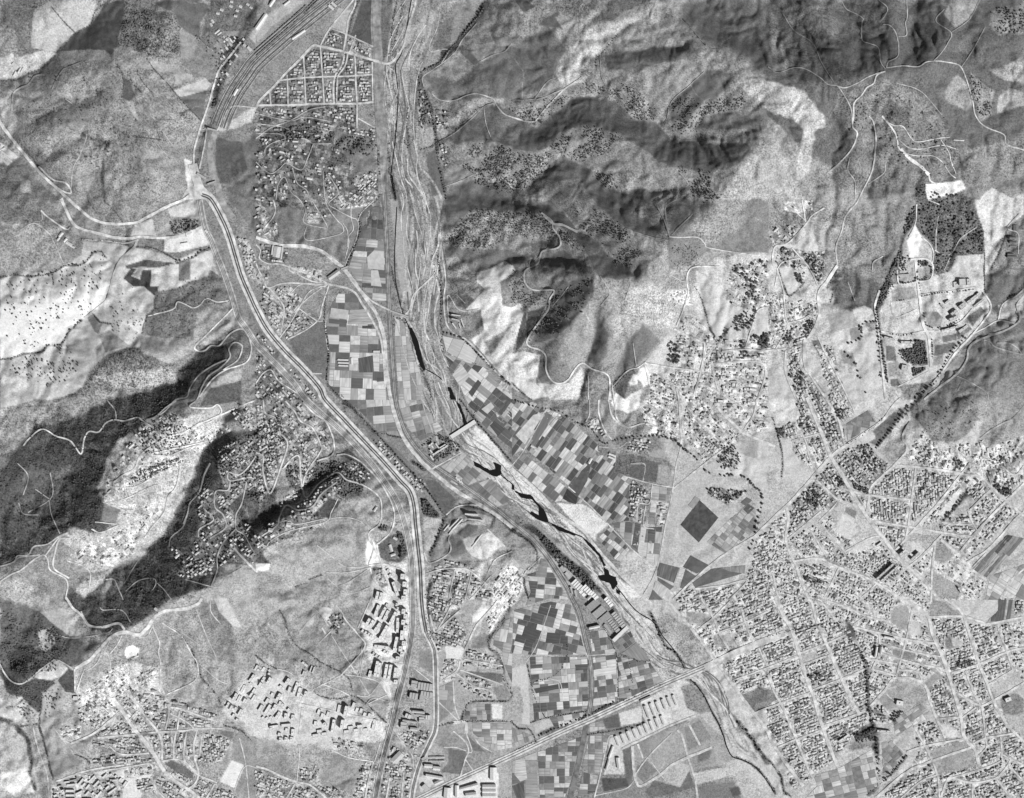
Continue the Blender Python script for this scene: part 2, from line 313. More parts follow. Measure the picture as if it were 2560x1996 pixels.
L 0.46 .5 6: a2 0,0 400,0 540,200 300,210 0,200
L 0.72 .15 1: a2 700,350 1130,400 1060,480 990,560 800,440 720,430
L 0.60 .3 2: a2 740,210 1060,320 700,330 580,230
L 0.56 .3 2: a2 600,50 780,180 950,210 740,215 620,170
L 0.76 .1 1: a2 1150,210 1300,160 1330,310 1110,310
L 0.76 .2 1: a2 1430,80 1650,0 1700,0 1710,160 1450,140
L 0.60 .5 2: a2 1310,170 1440,150 1700,170 1690,230 1480,300 1340,310
L 0.91 .2 1: a2 1400,330 1720,230 1790,380 1510,450 1400,440
L 0.42 .3 1: a2 1070,560 1240,510 1500,540 1340,580 1200,570 1080,590
L 0.30 .25 1: a2 1050,670 1110,590 1160,590 1120,650 1190,680 1210,600 1290,600 1280,740 1350,740 1330,830 1230,740 1140,740
L 0.50 .3 1: a2 1520,540 1620,510 1620,680 1520,690
L 0.47 .45 2: a2 1330,780 1500,765 1620,690 1770,660 1790,600 1870,650 1960,850 1900,880 1780,900 1680,960 1640,1160 1500,1190 1210,1150 1250,980 1300,920
L 0.62 .4 3: a2 1680,960 1970,930 1660,1230 1640,1160
L 0.74 .2 5: a2 1700,1230 1990,1000 2020,1050 1760,1240
L 0.68 .3 2: a2 1210,1150 1660,1200 1660,1280 1460,1400 1200,1290
L 0.54 .3 1: a2 740,1000 800,970 870,1060 840,1140 810,1130
L 0.62 .2 1: a2 840,1150 930,1110 1100,1240 900,1300
L 0.46 .9 3: a2 710,1600 800,1450 950,1300 1080,1255 1170,1260 1230,1320 1460,1400 1300,1480 1250,1600 1000,1640 a3 450,100 380,40
L 0.64 .7 5: a2 800,1500 1440,1410 1520,1500 1480,1590 1240,1600 1000,1600
L 0.66 .6 4: a3 0,70 350,0 400,130 200,380 0,500 a2 0,1650
L 0.58 .6 6: a3 380,60 a2 540,1690 800,1600 a3 1100,0 750,80 600,180 400,150
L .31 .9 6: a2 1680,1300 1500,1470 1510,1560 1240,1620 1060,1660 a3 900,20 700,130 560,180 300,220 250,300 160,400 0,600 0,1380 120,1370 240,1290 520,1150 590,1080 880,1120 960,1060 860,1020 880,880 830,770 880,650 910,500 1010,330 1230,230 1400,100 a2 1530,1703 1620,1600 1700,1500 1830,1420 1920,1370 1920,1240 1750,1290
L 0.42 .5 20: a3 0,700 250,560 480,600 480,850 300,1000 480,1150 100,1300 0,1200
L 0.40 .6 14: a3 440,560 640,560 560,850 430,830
L 0.46 .5 3: a2 1900,1240 1960,1130 2040,1100 2120,1180 2130,1290 2000,1450 1800,1560 1680,1703 1540,1703 1640,1520 1830,1420 1930,1370
L 0.68 .4 3: a2 1680,1703 1850,1500 2060,1440 2060,1560 1900,1560 a3 1600,60 1600,0
L 0.38 .5 2: a2 1780,1600 2060,1540 2050,1703 a3 1850,50 1700,60
L .70 .5 4: a3 880,870 830,770 880,650 910,500 1010,330 1220,230 1480,90 1560,150 1860,60 1960,200 2150,100 2160,200 1800,340 1720,480 1600,750 1500,960 1380,1150 1240,1300 1000,1400 870,1560 720,1690 640,1600 780,1480 720,1420 580,1370 620,1280 500,1200 600,1100 860,1130 1000,1060 1000,940
L .77 .6 6: a3 1200,400 1700,200 2100,180 1760,340 1640,560 1520,740 1350,960 1200,1180 1000,1340 700,1300 700,1220 1100,1080 1200,900 1400,750 1500,600 1350,560 1260,560
L .80 .4 10: a3 1180,950 1400,900 1300,1050 1150,1200 900,1340 650,1330 900,1250 1120,1100
L 0.30 .5 3: a3 1090,710 1150,640 1270,560 1380,500 1480,480 1570,500 1480,580 1350,620 1230,690 1110,730
L 0.48 .3 1: a3 890,900 1030,930 980,1050 860,1030
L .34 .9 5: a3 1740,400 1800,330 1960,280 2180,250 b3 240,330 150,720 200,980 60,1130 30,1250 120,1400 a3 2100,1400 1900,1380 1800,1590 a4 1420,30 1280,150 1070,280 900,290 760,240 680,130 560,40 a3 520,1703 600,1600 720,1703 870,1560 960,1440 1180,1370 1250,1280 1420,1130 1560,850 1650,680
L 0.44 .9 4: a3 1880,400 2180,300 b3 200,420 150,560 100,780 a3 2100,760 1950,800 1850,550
L 0.52 .6 4: a3 1080,1440 1180,1360 1030,1630 850,1703 780,1660 960,1500
L 0.44 .7 10: a3 1450,1240 1740,1400 1700,1300 1650,900 1900,900 1850,1130 1700,1150 1600,1250
L 0.64 .4 3: a3 1880,1570 2050,1420 2180,1480 b3 0,1480 150,1410 400,1200 620,1000 700,880 800,880 960,820 1060,900 1060,1080 960,1150 1040,1340 960,1430 1100,1703 b4 980,0 900,230 960,380 830,600 380,400 0,200 a4 2180,620 1900,700 1650,560 1500,300 1340,130 1480,90 1700,50 a3 1800,1610
L 0.56 .4 8: b3 640,970 800,900 860,1020 700,1200 500,1300 400,1230
L 0.58 .5 9: b4 20,210 400,420 740,640 600,640 350,560 0,480
L 0.58 .4 3: b4 200,100 340,260 480,240 700,100 960,30 900,300 950,390 800,620 640,560 450,460 330,390 250,250
L 0.80 .1 2: b4 540,60 640,90 660,150 600,200 540,120
L 0.70 .3 8: b4 330,250 500,130 520,180 400,300
L 0.91 .1 3: b3 940,1200 1000,1190 1060,1380 980,1420 930,1400
L .38 .9 4: b3 240,560 400,560 560,560 740,480 980,600 900,800 760,860 600,760 420,820 300,740
L 0.30 .4 3: b3 200,1000 620,840 720,860 620,1010 300,1150 140,1230 60,1250 80,1130
L 0.52 .5 4: b3 100,0 240,0 480,200 640,420 560,500 380,800 240,560 280,380 180,200
L 0.60 .8 4: b3 60,0 180,200 270,380 200,620 60,760 20,1000 0,500
L 0.62 .4 2: b3 1040,560 1300,1200 1160,1120 1060,1050 1080,860 980,780
L 0.36 .5 2: b3 700,460 780,420 940,560 880,600
L 0.40 .4 1: b3 1040,1230 1130,1160 1240,1120 1300,1320 1220,1390 1100,1370 1060,1340
L 0.89 .1 1: b3 0,1400 120,1390 110,1450 0,1470
L 0.57 .5 6: b3 0,1470 120,1460 280,1560 140,1703 0,1703
L .81 .22 8: b4 0,700 250,620 450,760 600,860 1100,1060 1120,1200 860,1240 700,1290 370,1240 0,1180 a4 2000,1080 1900,950 1990,820 2180,660
L .83 .3 4: b3 960,1400 1280,1380 1300,1703 b4 1320,0 1290,480 1250,620 1140,760 1150,900 1100,1060 1020,740 1080,640 950,500 950,380 880,240 980,40 b3 990,1500
L 0.62 .3 2: b4 760,630 1060,720 1140,860 1100,1040 960,960 830,830 800,700
L 0.42 .4 8: a4 0,0 250,60 700,350 860,380 640,580 450,700 330,880 200,820 0,640
L 0.72 .2 2: a4 340,120 520,80 620,150 700,340 620,340 480,240
L 0.72 .3 3: a4 320,260 440,250 480,380 380,460 320,400
L 0.30 .6 4: a4 60,480 270,380 300,440 200,620 100,560
L 0.34 .8 2: a4 0,560 160,730 320,680 460,560 480,680 360,800 330,980 200,860 60,800
L 0.80 .2 2: a4 200,720 430,560 490,520 580,590 580,640 440,700 300,680
L 0.32 .5 1: a4 490,700 580,600 640,620 640,810 560,800
L 0.66 .25 3: a4 340,1080 360,820 470,720 560,830 540,900 400,1100
L 0.80 .2 4: a4 0,870 190,840 230,1060 100,1040 0,1020
L 0.72 .3 4: a4 0,1060 180,1120 260,1300 340,1640 0,1703
L 0.89 .2 4: a4 0,1480 200,1450 300,1640 140,1703 0,1600
L 0.60 .5 5: a4 640,580 870,400 1060,310 1300,260 1400,130 1680,80 1900,150 2180,350 2180,560 1900,900 1400,830 1370,560 1000,560 700,700
L 0.52 .5 4: a4 1680,80 1800,20 1960,200 2040,400 1950,560 1800,520 1720,300
L 0.74 .2 1: a4 1820,0 1930,0 2060,250 1990,240 1870,120
L 0.91 .15 1: a4 1060,480 1070,420 1130,400 1190,430 1180,500 1090,530
L 0.76 .4 5: a4 650,800 980,600 1100,560 1360,580 1380,780 1380,830 1240,850 1130,780 1000,900 1050,960 700,1020 650,900
L 0.64 .3 3: a4 340,1100 620,900 1000,1000 800,1150 780,1260 640,1310 640,1380 450,1520 400,1350
L 0.55 .3 2: a4 430,1400 620,1330 700,1400 450,1530
L 0.89 .15 3: a4 640,1520 860,1480 1160,1460 1300,1480 1200,1703 420,1703 480,1580
L 0.91 .1 1: a4 1970,1380 2080,1420 2000,1620 1870,1560
L 0.44 .2 1: a4 1400,1410 1460,1380 1560,1420 1650,1490 1640,1540 1500,1480
L 0.60 .3 2: a4 1860,1120 2180,1180 2180,1703 2010,1660 2080,1420 1990,1380 1990,1180
L 0.48 .3 1: a4 1870,1120 1990,1140 1980,1200 1880,1160
L 0.60 .2 1: b4 660,1310 820,1370 990,1390 960,1490 900,1640 790,1640 720,1620 560,1600 540,1500 620,1450
L 0.58 .4 5: b4 0,1340 140,1370 250,1330 350,1540 220,1520 130,1703 0,1703
L 0.58 .3 2: b4 860,1250 1090,1220 1080,1390 1000,1390
L 0.66 .3 3: b4 0,1180 130,1210 130,1280 0,1330
L 0.50 .5 2: b4 640,130 740,140 760,180 690,290 600,250
L 0.48 .3 3: b3 800,80 1000,270 1200,420 1400,640 1320,700 1000,360
L 0.42 .2 1: b3 1470,760 1440,690 1520,680 1700,840 1610,1000
L 0.34 .5 1: b3 1400,830 1440,830 1560,970 1560,1030 1430,980
L 0.74 .3 2: b3 1430,1000 1570,1000 1600,1040 1480,1280 1440,1270
L 0.60 .3 3: b3 1620,1010 1780,920 1960,950 2180,1130 2180,1260 1700,1390 1500,1370 1600,1180
L 0.82 .2 3: b3 1760,1190 1900,1140 2000,1130 2110,1230 2000,1330 1900,1370 1780,1280
L 0.80 .3 2: b3 1620,1080 1790,960 1880,960 2010,1000 2000,1060 1800,1060 1680,1160
L 0.46 .2 1: b3 1710,1140 1800,1060 1890,1070 1880,1120 1780,1180
L 0.50 .2 1: b3 1660,1200 1740,1170 1800,1290 1690,1360 1650,1320
L 0.74 .4 3: b3 2180,1250 2100,1400 1950,1500 1850,1440 2000,1350 c3 100,1460 110,1620 b4 2150,30 2000,300 1980,200 1920,100 2000,0 b3 2100,1500
L 0.60 .3 1: c3 0,1140 150,1220 200,1290 200,1400 110,1470 0,1330
L 0.89 .1 3: b4 1880,100 1960,20 1990,150 1850,210 1840,140
L 0.89 .1 1: b4 1610,410 1780,420 1750,520 1620,510
L 0.56 .2 2: b4 1390,460 1480,430 1520,540 1510,660 1380,570
L 0.60 .2 2: b4 1350,600 1510,680 1500,740 1340,690
L 0.68 .25 3: b4 1550,760 1600,700 1700,690 1830,780 1820,880 1740,1010 1700,1040 1550,1080
L 0.54 .3 2: b4 2020,760 2120,720 2170,840 2060,870
L 0.54 .2 1: b4 1850,340 1950,290 1990,340 1980,420 1830,430
L 0.44 .3 1: b4 1760,620 2100,640 2100,720 1850,680
L 0.62 .3 2: b4 1540,1090 1660,1080 1660,1170 1520,1210
L 0.60 .35 2: b4 1520,1220 1700,1150 1820,1160 2010,1310 1980,1390 1860,1480 1760,1500 1560,1480 1600,1280
L 0.46 .2 1: b4 1640,1280 1790,1300 1770,1420 1740,1500 1570,1480 1640,1400
L 0.46 .2 1: b4 1800,1170 1960,1310 1860,1300 1800,1210
L 0.66 .3 2: b4 1250,1240 1440,1240 1400,1320 1310,1310
L 0.80 .15 1: b4 1200,1310 1330,1330 1300,1440 1160,1410 1160,1330
L 0.82 .15 1: b4 1380,1530 1460,1490 1600,1540 1400,1650
L 0.89 .1 1: b4 1400,1690 1700,1570 2010,1430 2070,1500 2060,1703 1400,1703
L 0.62 .4 4: b2 1310,0 1600,0 1600,600 1560,1000 1570,1300 1660,1550 1780,1703 b3 1800,80 1700,250 1760,160 1740,60 1690,0 b2 1400,1703 1330,1450 1250,1050 1380,760 1340,300
L 0.68 .12 3: b2 1140,0 1290,0 1340,280 1350,560 1370,720 1310,860 1250,860 1200,560 1160,200
L 0.48 .3 3: b2 1480,0 1600,0 1600,150 1540,280 1490,200
L 0.58 .4 3: b3 1500,0 1690,0 1760,150 1690,290 1600,230 1560,100
L .90 .3 4: b3 1760,310 1880,220 1980,330 2180,560 c3 0,590 250,820 450,1020 640,1180 760,1350 900,1500 1120,1680 c4 1100,20 900,0 c3 760,1600 640,1400 400,1170 200,1030 0,870 b3 2120,760 1900,600 1820,480
L 0.58 .5 4: c3 480,1150 640,1230 760,1380 740,1500 640,1400 480,1260
L 0.89 .2 2: c3 380,870 640,900 820,1060 720,1150 710,1200 500,1010
L 0.80 .3 2: c3 940,1390 1030,1300 1210,1430 1210,1500 1100,1650 900,1460
L 0.74 .4 3: c3 1120,1680 c4 1000,150 1240,260 1370,440 1480,620 1300,720 1180,520 1060,370 990,250 900,120 900,0
L 0.91 .2 3: c4 900,70 990,60 1100,160 1190,200 1150,240 1020,200
L 0.66 .5 3: c4 1200,180 1330,120 1560,290 1700,520 1500,600 1430,440 1280,340
L 0.78 .2 2: c4 1510,680 1700,560 1760,560 1900,760 2050,980 2180,1200 d4 0,1360 120,1530 200,1703 c4 2180,1703 2000,1500 1870,1340 1800,1200 1800,1120 1680,880
L 0.82 .2 2: c4 1160,840 1500,690 1620,800 1690,930 1580,980 940,1280 960,1500 780,1500 830,1200 1140,1070 1090,880
L 0.58 .5 3: c4 1430,760 1530,720 1640,840 1700,960 1600,990 1480,930
L 0.66 .25 2: c4 1000,1280 1600,1000 1800,1190 1880,1370 1820,1400 1540,1470 1560,1600 1200,1640 1050,1560 1030,1400
L 0.58 .2 1: c4 1080,1240 1170,1200 1170,1330 1120,1360
L 0.60 .2 1: c4 1170,1190 1360,1110 1300,1180 1180,1320
L 0.54 .25 1: c4 1060,1430 1150,1380 1240,1470 1120,1570 1070,1520
L 0.74 .2 1: c4 1280,1490 1410,1400 1520,1420 1510,1500 1430,1610 1310,1560
L 0.46 .2 1: c4 1130,1650 1210,1550 1430,1610 1510,1470 1560,1610 1300,1680 1180,1700
L 0.56 .25 1: c4 1470,1110 1600,1030 1700,1190 1590,1250 1500,1300
L 0.60 .2 1: c4 1520,1330 1720,1260 1740,1400 1540,1450
L 0.46 .2 1: c4 1580,1310 1700,1290 1680,1370 1580,1400
L 0.44 .2 1: c4 940,1290 1010,1270 1030,1480 1020,1560 980,1600 970,1500
L 0.36 .2 1: c4 760,1530 970,1530 1000,1600 780,1650
L 0.78 .2 1: c4 1540,1490 1860,1430 1900,1500 1580,1590
L 0.50 .2 1: c4 1600,1600 1880,1560 1950,1703 1590,1703
L 0.36 .2 1: c4 1850,1620 1930,1600 1950,1670 1880,1690
L 0.91 .1 1: b4 2010,900 2100,910 2100,1030 2010,1030
L 0.80 .1 1: c4 0,600 130,560 150,900 150,1080 80,1070 100,900 70,760 0,750
L 0.76 .1 1: c4 190,1080 310,1020 370,1110 210,1190
L 0.40 .2 1: c4 770,1030 910,980 920,1100 800,1110
L 0.82 .2 1: c4 910,980 1100,920 1110,1050 930,1090
L 0.76 .15 4: c3 1380,760 1620,590 1680,740 1800,850 2000,900 2100,830 2080,1100 1850,1280 1500,1560 1340,1703 1130,1680 1230,1450 1300,1100
L 0.74 .4 6: c3 1050,60 1420,0 2180,0 2180,820 2060,740 1960,650 1720,640 1570,500 1430,350 1100,290 1180,150
L 0.80 .1 3: c3 1960,320 2180,380 2180,800 2060,730 1970,640 1730,630 1640,570 1850,430
L 0.68 .1 2: c3 1950,340 2100,340 2090,510 1940,460
L 0.80 .1 3: c2 1570,600 1700,690 1780,740 1820,850 1980,920 1880,1050 1760,1180 1700,1080 1620,860 1580,740
L 0.76 .12 2: c2 2090,960 2180,930 2180,1140 2080,1160 2060,1080
L 0.66 .4 3: c2 1470,900 1560,950 1660,1080 1500,1060
L 0.74 .2 4: c2 1400,1080 1600,1200 1620,1450 1560,1700 1430,1700 1380,1500 1170,1500 1130,1390 1300,1200
L 0.44 .5 1: c3 900,460 1140,480 1140,540 1020,540 1000,640 880,620
L 0.40 .2 1: c3 1010,550 1130,550 1115,690 1000,650
L 0.42 .25 1: c3 1145,510 1260,540 1230,700 1120,690
L 0.66 .2 1: c3 1250,550 1330,560 1380,680 1370,740 1230,710
L 0.66 .1 1: c3 1190,430 1290,420 1310,510 1180,480
L 0.60 .3 1: c3 750,0 820,0 860,150 980,230 940,300 840,340 770,230
L 0.50 .3 2: c3 560,30 640,0 660,60 650,160 600,190 520,140
L .80 .15 3: d4 1500,0 1960,0 1960,120 1900,200 1750,170 1640,100
L .62 .3 2: d4 1370,0 1500,30 1640,140 1380,145
U 0 .95 .2 .47 in the gridded town beside the railway yard : b1 490,400 740,455 1000,520 1000,860 870,880 870,1080 800,1060 690,900 20,920 40,850 270,620
U 22 .9 .2 .46 in the gridded town beside the railway yard : b1 630,240 760,290 745,430 560,385
U 24 .8 .2 .52 in the gridded town beside the railway yard : b1 800,300 1000,400 1010,520 780,440
U 10 .7 .5 .48 on the lanes below the gridded town : b1 0,930 690,910 860,1130 1010,1090 1020,1210 930,1200 660,1090 300,1040 60,1090 0,1120
U 0 .4 .9 .42 in the trees under the gridded town : b1 0,1100 660,1120 660,1220 500,1260 280,1220 50,1260
U 50 .75 .3 .66 on the small hill west of the river : b1 200,1330 320,1280 330,1420 180,1400
U 60 .9 .2 .74 on the small hill west of the river : b1 600,1490 660,1470 760,1700 b2 700,60 560,0 b1 590,1700
U -45 .9 .2 .74 on the small hill west of the river : b1 900,1520 1040,1440 1040,1650 b2 1000,50 700,80 760,0 b1 860,1640
U 75 .8 .3 .72 on the small hill west of the river : b1 150,1490 290,1480 260,1703 170,1703
U 20 .7 .3 .62 on the small hill west of the river : b1 0,1380 100,1430 150,1560 20,1560
U 0 .8 .4 .66 on the small hill west of the river : b2 430,110 540,120 540,200 440,200
U 70 .5 .8 .50 among trees on the east river bank : b1 1390,760 1450,800 1500,1050 1390,1070
U 10 .6 .6 .58 among trees on the east river bank : b1 1520,930 1640,960 1640,1110 1540,1120
U 70 .4 .7 .56 among trees on the east river bank : b1 1560,1230 1640,1230 1650,1420 1600,1440
U 50 .5 .9 .42 west of the railway yard : a1 1900,300 2100,320 1950,600 1840,900 1800,900 1860,640
U 5 .7 .6 .50 beside the main road near the crossroads : b2 0,380 270,400 260,545 100,540 20,500
U 35 .85 .4 .62 in the triangle of lanes between the two roads : b2 60,780 130,740 290,730 390,850 360,950 280,1180 200,1160 100,1000 40,880
U -30 .8 .3 .60 in the triangle of lanes between the two roads : b2 340,960 380,920 540,1000 480,1070 280,1180 210,1160
U 0 .6 .4 .62 beside the main road near the crossroads : b2 30,560 110,560 110,700 60,760 0,760 0,640
U 48 .9 .3 .62 in the strip between motorway and railway : b2 200,1440 290,1440 540,1703 420,1703
U 45 .6 .8 .48 on the wooded slope west of the railway : b2 0,1250 60,1290 180,1450 250,1600 400,1703 0,1703
U 45 .6 .6 .50 in the strip between motorway and railway : b2 0,1150 60,1150 160,1300 120,1340 0,1230
U 60 .7 .5 .66 between the railway and the motorway bend : a2 2020,320 2100,330 2180,480 2180,740 2120,660
U 45 .6 .6 .66 on the pale ridge top : a3 2000,50 2180,0 2180,250 2060,250 1990,180
U 48 .7 .5 .58 on the slope under the railway : b3 300,0 390,30 560,160 650,350 640,440 560,430 520,280 400,180 300,80
U 48 1 .3 .60 in the row between motorway and canal : b3 1000,350 1070,350 1280,610 1440,700 1420,790 1330,740 1150,570
U 70 .8 .6 .62 on the pale village spur : b3 0,0 60,60 150,180 270,380 220,560 110,800 40,800 20,300
U -20 .7 .6 .60 in the wooded valley village : b3 200,900 330,760 480,740 720,640 760,720 600,860 480,980 340,980
U 30 .6 .8 .50 in the wooded valley village : b3 700,560 840,520 980,640 930,740 760,650
U -40 .5 1 .50 among dark woods in the valley : a3 1880,400 2180,300 b3 200,420 150,560 100,780 a3 2100,760 1950,900 1850,550
U -40 .35 1 .40 among dark woods in the valley : a3 1450,1240 1740,1400 1900,1100 2100,900 2150,1100 1950,1350 1600,1560
U -40 .3 .3 .74 along the pale village ridge : a3 920,640 1240,160 1480,120 1700,300 2100,180 1700,420 1500,560 1460,620 1100,720 940,880 1400,900 1150,1300 980,1420 700,1400 640,1300 1100,1080 1050,950 880,860
U 12 .9 .35 .66 on the terraces south of the quarry : b3 1590,1370 1700,1380 1850,1440 2050,1600 2050,1703 1500,1703 1520,1600 1500,1480
U 20 .9 .4 .64 in the village between highway and canal : b4 1480,20 1780,0 1700,170 1780,280 1800,330 1780,430 1600,400 1540,480 1510,330 1460,200
U 15 .7 .3 .70 in the village between highway and canal : b4 1600,520 1740,530 1680,700 1560,730
U 9 1 .3 .66 in the twin rows above the canal bend : b4 1790,430 2080,520 2100,610 1740,560
U 15 .7 .4 .66 above the canal bend : b4 1700,640 1870,680 2020,720 2010,860 1880,840 1760,740
U -52 .9 .1 .84 on the bright terraced slope by the canal : b3 2080,1450 2180,1400 c3 60,1450 90,1600 60,1703 b4 2120,100 1990,300 1970,180 2020,0 b3 1980,1700
U 60 .9 .3 .66 beside the northernmost apartment blocks : b3 985,1430 1070,1420 1120,1580 1060,1610
U 45 .8 1 .50 in the walled orchard by the apartment blocks : b4 640,140 760,140 750,240 690,290 610,240
U 20 .8 .5 .64 between railway and highway in the south : b4 1190,1150 1480,1130 1460,1220 1350,1300 1220,1230
U 8 1 .4 .64 in the southern street grid by the railway : b4 1080,1430 1340,1440 1330,1703 1050,1703
U 12 .9 .3 .66 in the southern street grid by the railway : b4 910,1410 1060,1400 1010,1703 820,1703
U 30 .9 .4 .64 at the southern edge below the playing field : b4 230,1540 470,1590 700,1630 760,1703 280,1703
U 5 .8 .4 .66 at the southern edge below the playing field : b4 360,1450 540,1420 530,1560 370,1570
U 52 .9 .4 .66 in the southwestern hill town : a4 1070,720 1240,850 1310,880 1260,1040 1340,1130 1200,1140 1050,950 980,850
U -30 .8 .5 .66 in the southwestern hill town : a4 780,1150 1020,1030 1130,1040 1190,1150 820,1190
U 10 .95 .4 .64 in the southwestern street grid : a4 1310,1030 1450,880 1560,890 1850,990 1830,1110 1680,1120 1360,1140
U 10 .85 .5 .66 in the southwestern hill town : a4 790,1190 1170,1170 1290,1310 1080,1330 940,1260 800,1260
U 70 .9 .4 .66 in the southwestern street grid : a4 1230,1170 1340,1170 1370,1380 1320,1330
U 82 .95 .4 .66 in the southwestern street grid : a4 1380,1160 1670,1140 1800,1160 1970,1200 1880,1410 1680,1390 1560,1370 1380,1380
U -4 .95 .5 .62 in the southwestern street grid : a4 780,1390 880,1345 1320,1330 1325,1390 920,1460 850,1430
U -10 .5 .3 .74 near the round wooded islet of the southwest : a4 1060,1450 1340,1400 1360,1480 1060,1540
U 30 .9 .4 .66 in the southwestern street grid : a4 1400,1480 1560,1500 1640,1550 1620,1610 1390,1540
U 30 .9 .4 .66 in the southwestern street grid : a4 1350,1540 1610,1630 1600,1703 1430,1703 1350,1640
U 35 .9 .4 .66 in the southwestern street grid : a4 1700,1500 1820,1580 1760,1703 1610,1703 1640,1580
U 20 .9 .6 .60 in the southwestern street grid : a4 1860,1620 2010,1660 1990,1703 1830,1703
U -10 .8 .5 .64 in the southwestern street grid : a4 1150,1550 1340,1520 1340,1660 1200,1650
U -35 .7 .3 .78 on the bare western hillside : a4 660,840 830,700 960,600 1080,560 1120,740 980,800 900,900 680,1010
U -35 .8 .3 .76 on the bare western hillside : a4 1140,640 1340,600 1340,700 1260,760 1160,740
U -20 .6 .3 .72 on the bare western hillside : a4 460,1130 700,1060 680,1200 560,1240
U 15 .5 .5 .76 at the stream foot of the eastern hills : c2 1320,770 1500,770 1540,900 1480,900 1330,860
U 5 .45 .55 .74 in the scattered eastern suburb : c2 1400,1140 1700,1140 1760,1200 2180,1150 2180,1703 c3 2180,260 1990,280 1850,150 1480,20 c2 1430,1703 1390,1450
U 30 .3 .8 .70 in the scattered eastern suburb : c2 1850,580 2080,500 2180,480 2180,900 2060,950 1900,900 1820,850
U -20 .5 .6 .72 in the scattered eastern suburb : d2 0,780 130,780 160,880 330,860 420,860 420,960 300,1200 310,1440 220,1480 160,1300 0,1270
U 45 .5 .8 .60 along the lane from the northern hills : d2 60,400 200,410 330,440 480,440 480,640 430,730 330,560 250,600 150,560 80,590
U -40 .4 .7 .60 along the lane from the northern hills : d2 0,230 330,210 180,370 40,400
U 55 .3 .3 .72 at the head of the northern lane : d2 130,20 380,0 380,80 290,120 140,90
U 65 .85 .5 .68 in the suburb north of the crossroads : d2 160,1300 310,1330 320,1440 500,1650 600,1703 d3 620,160 640,370 540,460 300,320 90,330 80,240 280,150 240,0 d2 240,1703 180,1450
U 58 .7 .5 .70 in the suburb north of the crossroads : d2 400,1230 560,1260 600,1450 690,1703 d3 740,110 640,190 540,0 d2 480,1500
U 60 .8 .4 .74 in the suburb north of the crossroads : d3 200,350 330,330 540,470 400,620 310,540 210,430
U 46 1 .6 .62 in the leafy blocks north of the long avenue : d3 540,480 830,370 910,460 1050,560 860,740 700,700
U 58 .95 .5 .66 in the leafy blocks south of the crossroads : d3 390,680 540,520 690,730 860,870 840,960 780,900 640,860 540,930 440,960 160,1180 180,1000 240,830
U 86 1 .35 .70 in the long rows east of the avenue : d3 1060,580 1240,590 1640,640 1450,870 1190,1080 880,1030 850,830 900,740
U 78 .6 .25 .80 on the foot of the eastern hill : d3 1150,500 1250,350 1330,300 1500,440 1600,380 2000,380 2150,500 2180,700 2050,840 1800,640 1500,600
U -48 .8 .3 .76 along the straight road to the northeast : d3 1640,680 1780,660 1890,750 1770,870 1720,820
U -48 .85 .4 .74 along the straight road to the northeast : d3 1700,930 1900,790 2180,980 1990,1080 1800,1120 1700,1000
U 0 .8 .4 .72 beside the tree filled gully : d3 1450,1040 1600,1000 1700,980 1780,1110 1750,1165 1480,1135
U 10 .95 .3 .72 in the rows south of the cross street : d3 880,1040 1190,1090 1150,1260 1090,1280 960,1120
U -48 .9 .3 .74 beside the tree filled gully : d3 1620,660 1700,720 1480,1020 1250,1090 1450,880
U 8 .9 .4 .72 in the rows south of the cross street : d3 1490,1150 1740,1180 1640,1300 1480,1190
U 32 1 .25 .74 in the old centre of the eastern city : d3 0,1210 160,1200 400,1080 620,1280 1060,1330 1180,1420 1000,1600 850,1520 430,1360 240,1380 200,1500 0,1500
U 45 .9 .3 .76 in the old centre of the eastern city : d3 440,1050 540,960 580,1100 740,1200 660,1280
U 24 1 .25 .74 in the old centre of the eastern city : d3 60,1480 240,1400 540,1410 860,1530 1020,1620 1100,1703 d4 1000,0 1130,0 1400,310 1540,650 1100,680 880,920 830,520 720,250 640,200 360,0 d3 80,1703
U -40 .8 .2 .76 in the old centre of the eastern city : d3 700,1290 960,1170 1060,1290 900,1330
U 42 .9 .3 .74 southeast of the tall barracks : d3 1040,1600 1200,1450 1400,1620 1400,1703 d4 1350,140 1130,0 d3 1060,1703
U 40 .4 .2 .82 on the open ground of the eastern city : d3 1300,1250 1480,1190 1640,1320 1860,1540 1800,1703 1400,1703 1220,1440
U -10 .5 .3 .78 near the western mouth of the avenue : d3 0,1040 160,920 170,1100 150,1190 0,1210
U -48 .6 .4 .74 along the straight road to the northeast : d3 1650,1300 1780,1140 1980,900 2080,960 1900,1180 1690,1370
U -22 1 .35 .72 in the southeastern street grid : d4 0,0 360,0 640,200 750,400 830,560 850,900 840,1050 740,1160 560,1380 390,1510 230,1640 100,1320 0,1200
U -20 .95 .35 .72 in the far southeastern quarter : d4 1380,170 1640,160 1740,230 2050,200 2100,600 1900,760 1940,860 2050,1050 2180,1200 2180,1703 1000,1703 1000,1640 1180,1480 1300,1290 1230,1090 1440,1040 1320,740 1540,640
U 0 .4 .2 .80 at the far eastern edge : d4 2050,200 2180,200 2180,700 2100,600
U 10 .7 .6 .66 beside the pentagonal field : d4 880,900 980,920 1060,1060 900,1060
U -22 .85 .25 .76 in the riverside quarter north of the diagonal road : c4 1390,100 1450,60 c3 1340,1640 1500,1620 1980,1560 2050,1400 2080,1180 2180,1130 d3 0,1200 d4 90,0 180,230 c4 2180,340 1750,530 1560,290 1420,130
U -22 .95 .3 .74 in the riverside quarter south of the diagonal road : c4 1760,550 2180,370 d4 200,280 260,460 110,900 c4 2180,980 2060,960 1880,720
U 45 .55 .5 .76 on the plain north of the canal bend : c3 1480,80 1640,20 1840,220 1980,300 1840,420 1730,460 1640,560 1600,480 1470,300
